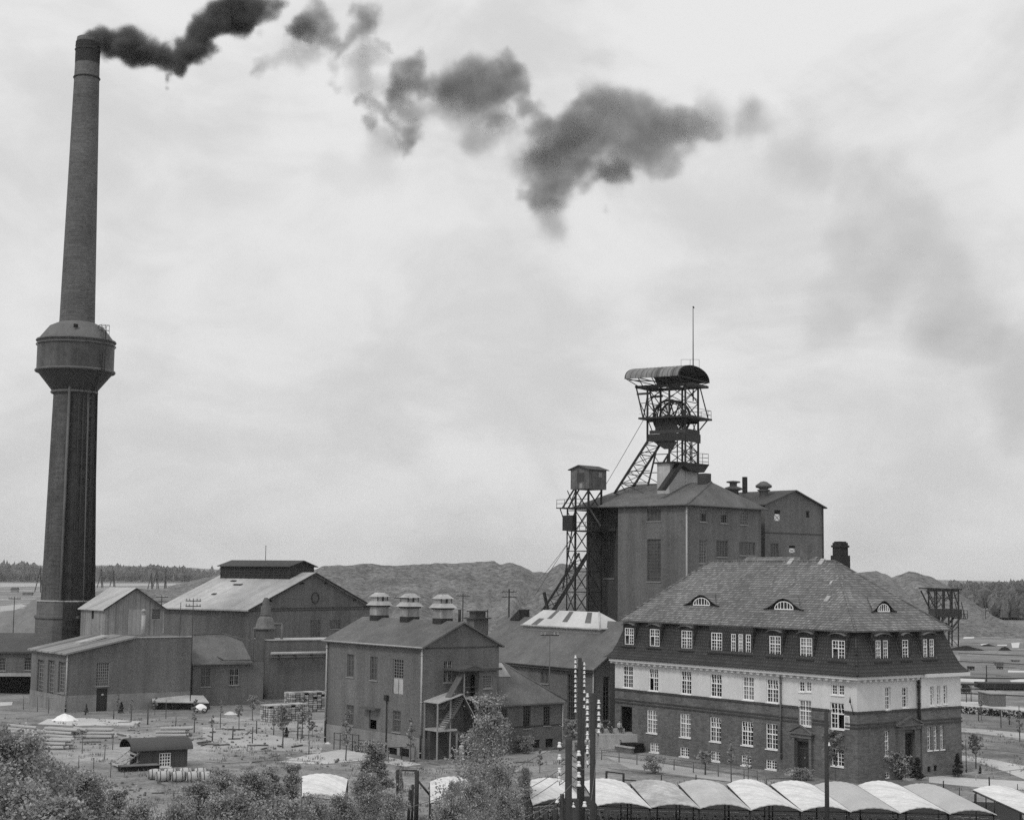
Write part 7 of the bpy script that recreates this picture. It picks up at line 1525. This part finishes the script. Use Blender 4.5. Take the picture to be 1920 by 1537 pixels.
puffs([(748, 130, 22), (765, 125, 18), (782, 118, 15), (788, 100, 11), (756, 150, 24), (740, 150, 16), (750, 175, 20), (738, 190, 14), (726, 205, 14), (712, 200, 11), (695, 190, 13), (680, 182, 12), (668, 190, 9), (730, 222, 10), (745, 235, 11), (742, 250, 10), (758, 252, 16), (770, 262, 17), (776, 245, 14), (764, 278, 12), (778, 155, 18), (795, 168, 17), (740, 260, 8), (700, 230, 14), (688, 222, 10)], .28)
puffs([(812, 160, 20), (830, 165, 24), (850, 158, 28), (868, 172, 30), (885, 150, 32), (900, 175, 30), (920, 145, 34), (940, 170, 32), (960, 140, 25), (968, 165, 20), (945, 120, 20), (975, 190, 16), (905, 205, 26), (925, 220, 20), (880, 195, 20), (985, 205, 16), (1000, 212, 14), (1008, 200, 8), (960, 100, 10), (925, 240, 12)], .25)
puffs([(1010, 235, 20), (1025, 232, 20), (1040, 245, 26), (1065, 230, 26), (1080, 208, 22), (1095, 195, 20), (1090, 240, 34), (1085, 270, 34), (1060, 285, 30), (1030, 300, 34), (1010, 300, 22), (998, 330, 24), (1020, 345, 32), (1045, 345, 30), (1005, 370, 26), (985, 365, 14), (1030, 375, 22), (1075, 320, 28), (1100, 300, 26), (1120, 275, 28), (1120, 310, 18)], .21)
puffs([(1140, 322, 18), (1150, 335, 16), (1165, 318, 20), (1180, 308, 15), (1175, 328, 13), (1150, 345, 9), (1185, 318, 10)], .3)
puffs([(1130, 210, 36), (1160, 200, 36), (1190, 210, 34), (1150, 245, 34), (1200, 245, 36), (1180, 275, 26), (1235, 225, 30), (1250, 250, 38), (1290, 245, 34), (1280, 225, 24), (1310, 235, 24), (1330, 245, 16), (1348, 243, 9), (1220, 285, 34), (1250, 300, 24), (1132, 397, 9), (1210, 310, 24), (1100, 345, 18)], .15)
puffs([(980, 280, 20), (950, 260, 18), (1400, 200, 34), (1370, 215, 26), (1440, 230, 34), (1500, 210, 30), (1520, 235, 34), (1620, 330, 48), (1660, 330, 48), (1700, 350, 44), (1600, 355, 44), (1650, 385, 56), (1710, 400, 56), (1590, 330, 34), (1755, 455, 48), (1730, 420, 40), (1690, 300, 36), (1570, 545, 46), (1610, 560, 46), (1650, 580, 42), (1520, 640, 36), (1580, 600, 36), (1870, 650, 60), (1900, 700, 60), (1890, 770, 60), (1905, 820, 50), (700, 318, 50), (640, 330, 40), (1120, 110, 30), (1480, 280, 70), (1550, 320, 70), (1700, 460, 70), (1600, 470, 70), (1640, 520, 70), (1760, 600, 80), (1830, 620, 80), (1780, 520, 60), (1560, 620, 60)], .012)
puffs([(600, 70, 45), (690, 110, 45), (680, 170, 40), (760, 200, 55), (720, 260, 40), (850, 190, 55), (940, 230, 50), (1000, 300, 60), (1060, 270, 70), (1130, 200, 60), (1180, 300, 60), (1240, 250, 65), (1330, 240, 55), (1400, 210, 50), (1030, 400, 40), (560, 100, 35), (900, 260, 45)], .058)
PUFF[:] = [(x, y, r * 1.1, d * .82) if .1 < d < .4 else (x, y, r, d) for x, y, r, d in PUFF]
def smoke():
    Z = {}; rnd = random.Random(5)
    # a field of overlapping puffs, merged into one hull; density rides in an attribute-free shader by distance along the plume
    me = bpy.data.meshes.new('smoke_points'); vs = []; dn = []; rd = []
    for (px_, py_, r, d) in PUFF:
        Yp = CY + (px_ - 165) * .018 * (1 if px_ < 900 else 1) + rnd.uniform(-.5, .5) * r * .04
        P = dp(px_, py_, Yp); R_ = r / FPX * Yp
        n = 9 if r > 12 else 5
        for k in range(n):
            dv = Vector((rnd.gauss(0, 1), rnd.gauss(0, 1), rnd.gauss(0, 1))).normalized() * R_ * (0 if k == 0 else rnd.uniform(.3, .75)); vs.append(P + dv); rd.append(R_ * (1.15 if k == 0 else rnd.uniform(.8, 1.05))); dn.append(d)
    return vs, rd, dn
vs, rd, dn = smoke()
def smoke_volume():
    """one object: geometry nodes fill a voxel grid with the puffs' density"""
    me = bpy.data.meshes.new('smoke_points'); me.from_pydata([tuple(v) for v in vs], [], [])
    a = me.attributes.new('rad', 'FLOAT', 'POINT'); a.data.foreach_set('value', rd); a = me.attributes.new('dens', 'FLOAT', 'POINT'); a.data.foreach_set('value', dn)
    o = bpy.data.objects.new('smoke_plume', me); COL.objects.link(o)
    ng = bpy.data.node_groups.new('smoke', 'GeometryNodeTree'); ng.interface.new_socket('Geometry', in_out='INPUT', socket_type='NodeSocketGeometry'); ng.interface.new_socket('Geometry', in_out='OUTPUT', socket_type='NodeSocketGeometry')
    N = ng.nodes.new; L = ng.links.new; gi = N('NodeGroupInput'); go = N('NodeGroupOutput')
    pos = N('GeometryNodeInputPosition')
    nz = N('ShaderNodeTexNoise'); nz.inputs['Scale'].default_value = .16; nz.inputs['Detail'].default_value = 6; nz.inputs['Roughness'].default_value = .66; L(pos.outputs[0], nz.inputs['Vector'])
    sb = N('ShaderNodeVectorMath'); sb.operation = 'SUBTRACT'; L(nz.outputs['Color'], sb.inputs[0]); sb.inputs[1].default_value = (.5, .5, .5)
    sc = N('ShaderNodeVectorMath'); sc.operation = 'SCALE'; L(sb.outputs[0], sc.inputs[0]); sc.inputs['Scale'].default_value = 6.0
    ad = N('ShaderNodeVectorMath'); ad.operation = 'ADD'; L(pos.outputs[0], ad.inputs[0]); L(sc.outputs[0], ad.inputs[1])
    sn = N('GeometryNodeSampleNearest'); sn.domain = 'POINT'; L(gi.outputs[0], sn.inputs['Geometry']); L(ad.outputs[0], sn.inputs['Sample Position'])
    def mt(op, a, b, cl=False):
        n = N('ShaderNodeMath'); n.operation = op; n.use_clamp = cl
        for i, q in enumerate((a, b)):
            if isinstance(q, (int, float)): n.inputs[i].default_value = q
            else: L(q, n.inputs[i])
        return n.outputs[0]
    def samp(sn_, attr, typ):
        si = N('GeometryNodeSampleIndex'); si.data_type = typ; si.domain = 'POINT'; L(gi.outputs[0], si.inputs['Geometry']); L(sn_.outputs[0], si.inputs['Index'])
        if attr is None: p = N('GeometryNodeInputPosition'); L(p.outputs[0], si.inputs['Value'])
        else: na = N('GeometryNodeInputNamedAttribute'); na.data_type = 'FLOAT'; na.inputs[0].default_value = attr; L(na.outputs[0], si.inputs['Value'])
        return si.outputs[0]
    r0 = samp(sn, 'rad', 'FLOAT')
    shp = None; dsm = None; K = [(0, 0, 0), (1, 0, .3), (-1, 0, -.3), (.3, 0, 1), (-.3, 0, -1), (.5, .9, .5), (-.5, -.9, -.5), (.7, 0, -.7), (-.7, 0, .7)]
    for kd in K:
        of = N('ShaderNodeVectorMath'); of.operation = 'SCALE'; of.inputs[0].default_value = kd; L(mt('MULTIPLY', r0, .42), of.inputs['Scale'])
        ps = N('ShaderNodeVectorMath'); ps.operation = 'ADD'; L(ad.outputs[0], ps.inputs[0]); L(of.outputs[0], ps.inputs[1])
        s2 = N('GeometryNodeSampleNearest'); s2.domain = 'POINT'; L(gi.outputs[0], s2.inputs['Geometry']); L(ps.outputs[0], s2.inputs['Sample Position'])
        ds = N('ShaderNodeVectorMath'); ds.operation = 'DISTANCE'; L(ps.outputs[0], ds.inputs[0]); L(samp(s2, None, 'FLOAT_VECTOR'), ds.inputs[1])
        mr_ = N('ShaderNodeMapRange'); mr_.interpolation_type = 'SMOOTHSTEP'; L(mt('DIVIDE', ds.outputs['Value'], samp(s2, 'rad', 'FLOAT')), mr_.inputs[0]); mr_.inputs[1].default_value = .3; mr_.inputs[2].default_value = 1.3; mr_.inputs[3].default_value = 1; mr_.inputs[4].default_value = 0
        d_ = mt('MULTIPLY', mr_.outputs[0], samp(s2, 'dens', 'FLOAT'))
        shp = mr_.outputs[0] if shp is None else mt('ADD', shp, mr_.outputs[0]); dsm = d_ if dsm is None else mt('ADD', dsm, d_)
    shp = mt('MULTIPLY', shp, 1 / len(K)); dsm = mt('MULTIPLY', dsm, 1 / len(K))
    n2_ = N('ShaderNodeTexNoise'); n2_.inputs['Scale'].default_value = .3; n2_.inputs['Detail'].default_value = 6; n2_.inputs['Roughness'].default_value = .62; n2_.inputs['Distortion'].default_value = .6; L(pos.outputs[0], n2_.inputs['Vector'])
    m2_ = N('ShaderNodeMapRange'); L(n2_.outputs[0], m2_.inputs[0]); m2_.inputs[1].default_value = .3; m2_.inputs[2].default_value = .7; m2_.inputs[3].default_value = 0; m2_.inputs[4].default_value = 1
    ero = mt('SUBTRACT', mt('MULTIPLY', shp, 1.7), mt('MULTIPLY', m2_.outputs[0], .85), True)
    den = mt('MULTIPLY', dsm, ero)
    vc = N('GeometryNodeVolumeCube'); L(den, vc.inputs['Density']); lo_ = [min(v[i] for v in vs) - 5 for i in range(3)]; hi_ = [max(v[i] for v in vs) + 5 for i in range(3)]
    vc.inputs['Min'].default_value = lo_; vc.inputs['Max'].default_value = hi_
    for i, k in enumerate(('Resolution X', 'Resolution Y', 'Resolution Z')): vc.inputs[k].default_value = int((hi_[i] - lo_[i]) / .42)
    sm = N('GeometryNodeSetMaterial'); L(vc.outputs[0], sm.inputs[0])
    # outer skin of the denser part, so the plume also exists as a closed surface around its volume
    cmp_ = N('FunctionNodeCompare'); cmp_.operation = 'GREATER_THAN'; na = N('GeometryNodeInputNamedAttribute'); na.data_type = 'FLOAT'; na.inputs[0].default_value = 'dens'; L(na.outputs[0], cmp_.inputs[0]); cmp_.inputs[1].default_value = .1
    se = N('GeometryNodeSeparateGeometry'); L(gi.outputs[0], se.inputs[0]); L(cmp_.outputs[0], se.inputs[1])
    mp = N('GeometryNodeMeshToPoints'); L(se.outputs[0], mp.inputs[0]); ra = N('GeometryNodeInputNamedAttribute'); ra.data_type = 'FLOAT'; ra.inputs[0].default_value = 'rad'; L(ra.outputs[0], mp.inputs['Radius'])
    pv = N('GeometryNodePointsToVolume'); pv.resolution_mode = 'VOXEL_SIZE'; pv.inputs['Voxel Size'].default_value = .8; L(mp.outputs[0], pv.inputs[0]); L(ra.outputs[0], pv.inputs['Radius'])
    vm = N('GeometryNodeVolumeToMesh'); L(pv.outputs[0], vm.inputs[0]); sm2 = N('GeometryNodeSetMaterial'); L(vm.outputs[0], sm2.inputs[0])
    jn = N('GeometryNodeJoinGeometry'); L(sm2.outputs[0], jn.inputs[0]); L(sm.outputs[0], jn.inputs[0]); L(jn.outputs[0], go.inputs[0])
    mt_ = bpy.data.materials.new('smoke'); mt_.use_nodes = True; nt = mt_.node_tree; nt.nodes.clear(); out = nt.nodes.new('ShaderNodeOutputMaterial'); pvn = nt.nodes.new('ShaderNodeVolumePrincipled'); at = nt.nodes.new('ShaderNodeAttribute'); at.attribute_name = 'density'
    ml = nt.nodes.new('ShaderNodeMath'); ml.operation = 'MULTIPLY'; nt.links.new(at.outputs['Fac'], ml.inputs[0]); ml.inputs[1].default_value = 2.0; nt.links.new(ml.outputs[0], pvn.inputs['Density']); pvn.inputs['Density Attribute'].default_value = ''
    pvn.inputs['Color'].default_value = (.3, .3, .3, 1); nt.links.new(pvn.outputs[0], out.inputs['Volume'])
    me.materials.append(mt_); sm.inputs['Material'].default_value = mt_; sm2.inputs['Material'].default_value = mt_
    md = o.modifiers.new('smoke', 'NODES'); md.node_group = ng; tag(o, kind='stuff')
smoke_volume()

# ================================================================== HAZE
q = MB(); q.box(-5600, 5600, -260, 6000, -1.0, 118)
hzm = bpy.data.materials.new('haze'); hzm.use_nodes = True; nt = hzm.node_tree; nt.nodes.clear(); out = nt.nodes.new('ShaderNodeOutputMaterial'); pv = nt.nodes.new('ShaderNodeVolumePrincipled')
pv.inputs['Density'].default_value = .00008; pv.inputs['Color'].default_value = (1, 1, 1, 1); pv.inputs['Anisotropy'].default_value = .2; nt.links.new(pv.outputs[0], out.inputs['Volume'])
struct('haze', q, hzm, 'stuff')
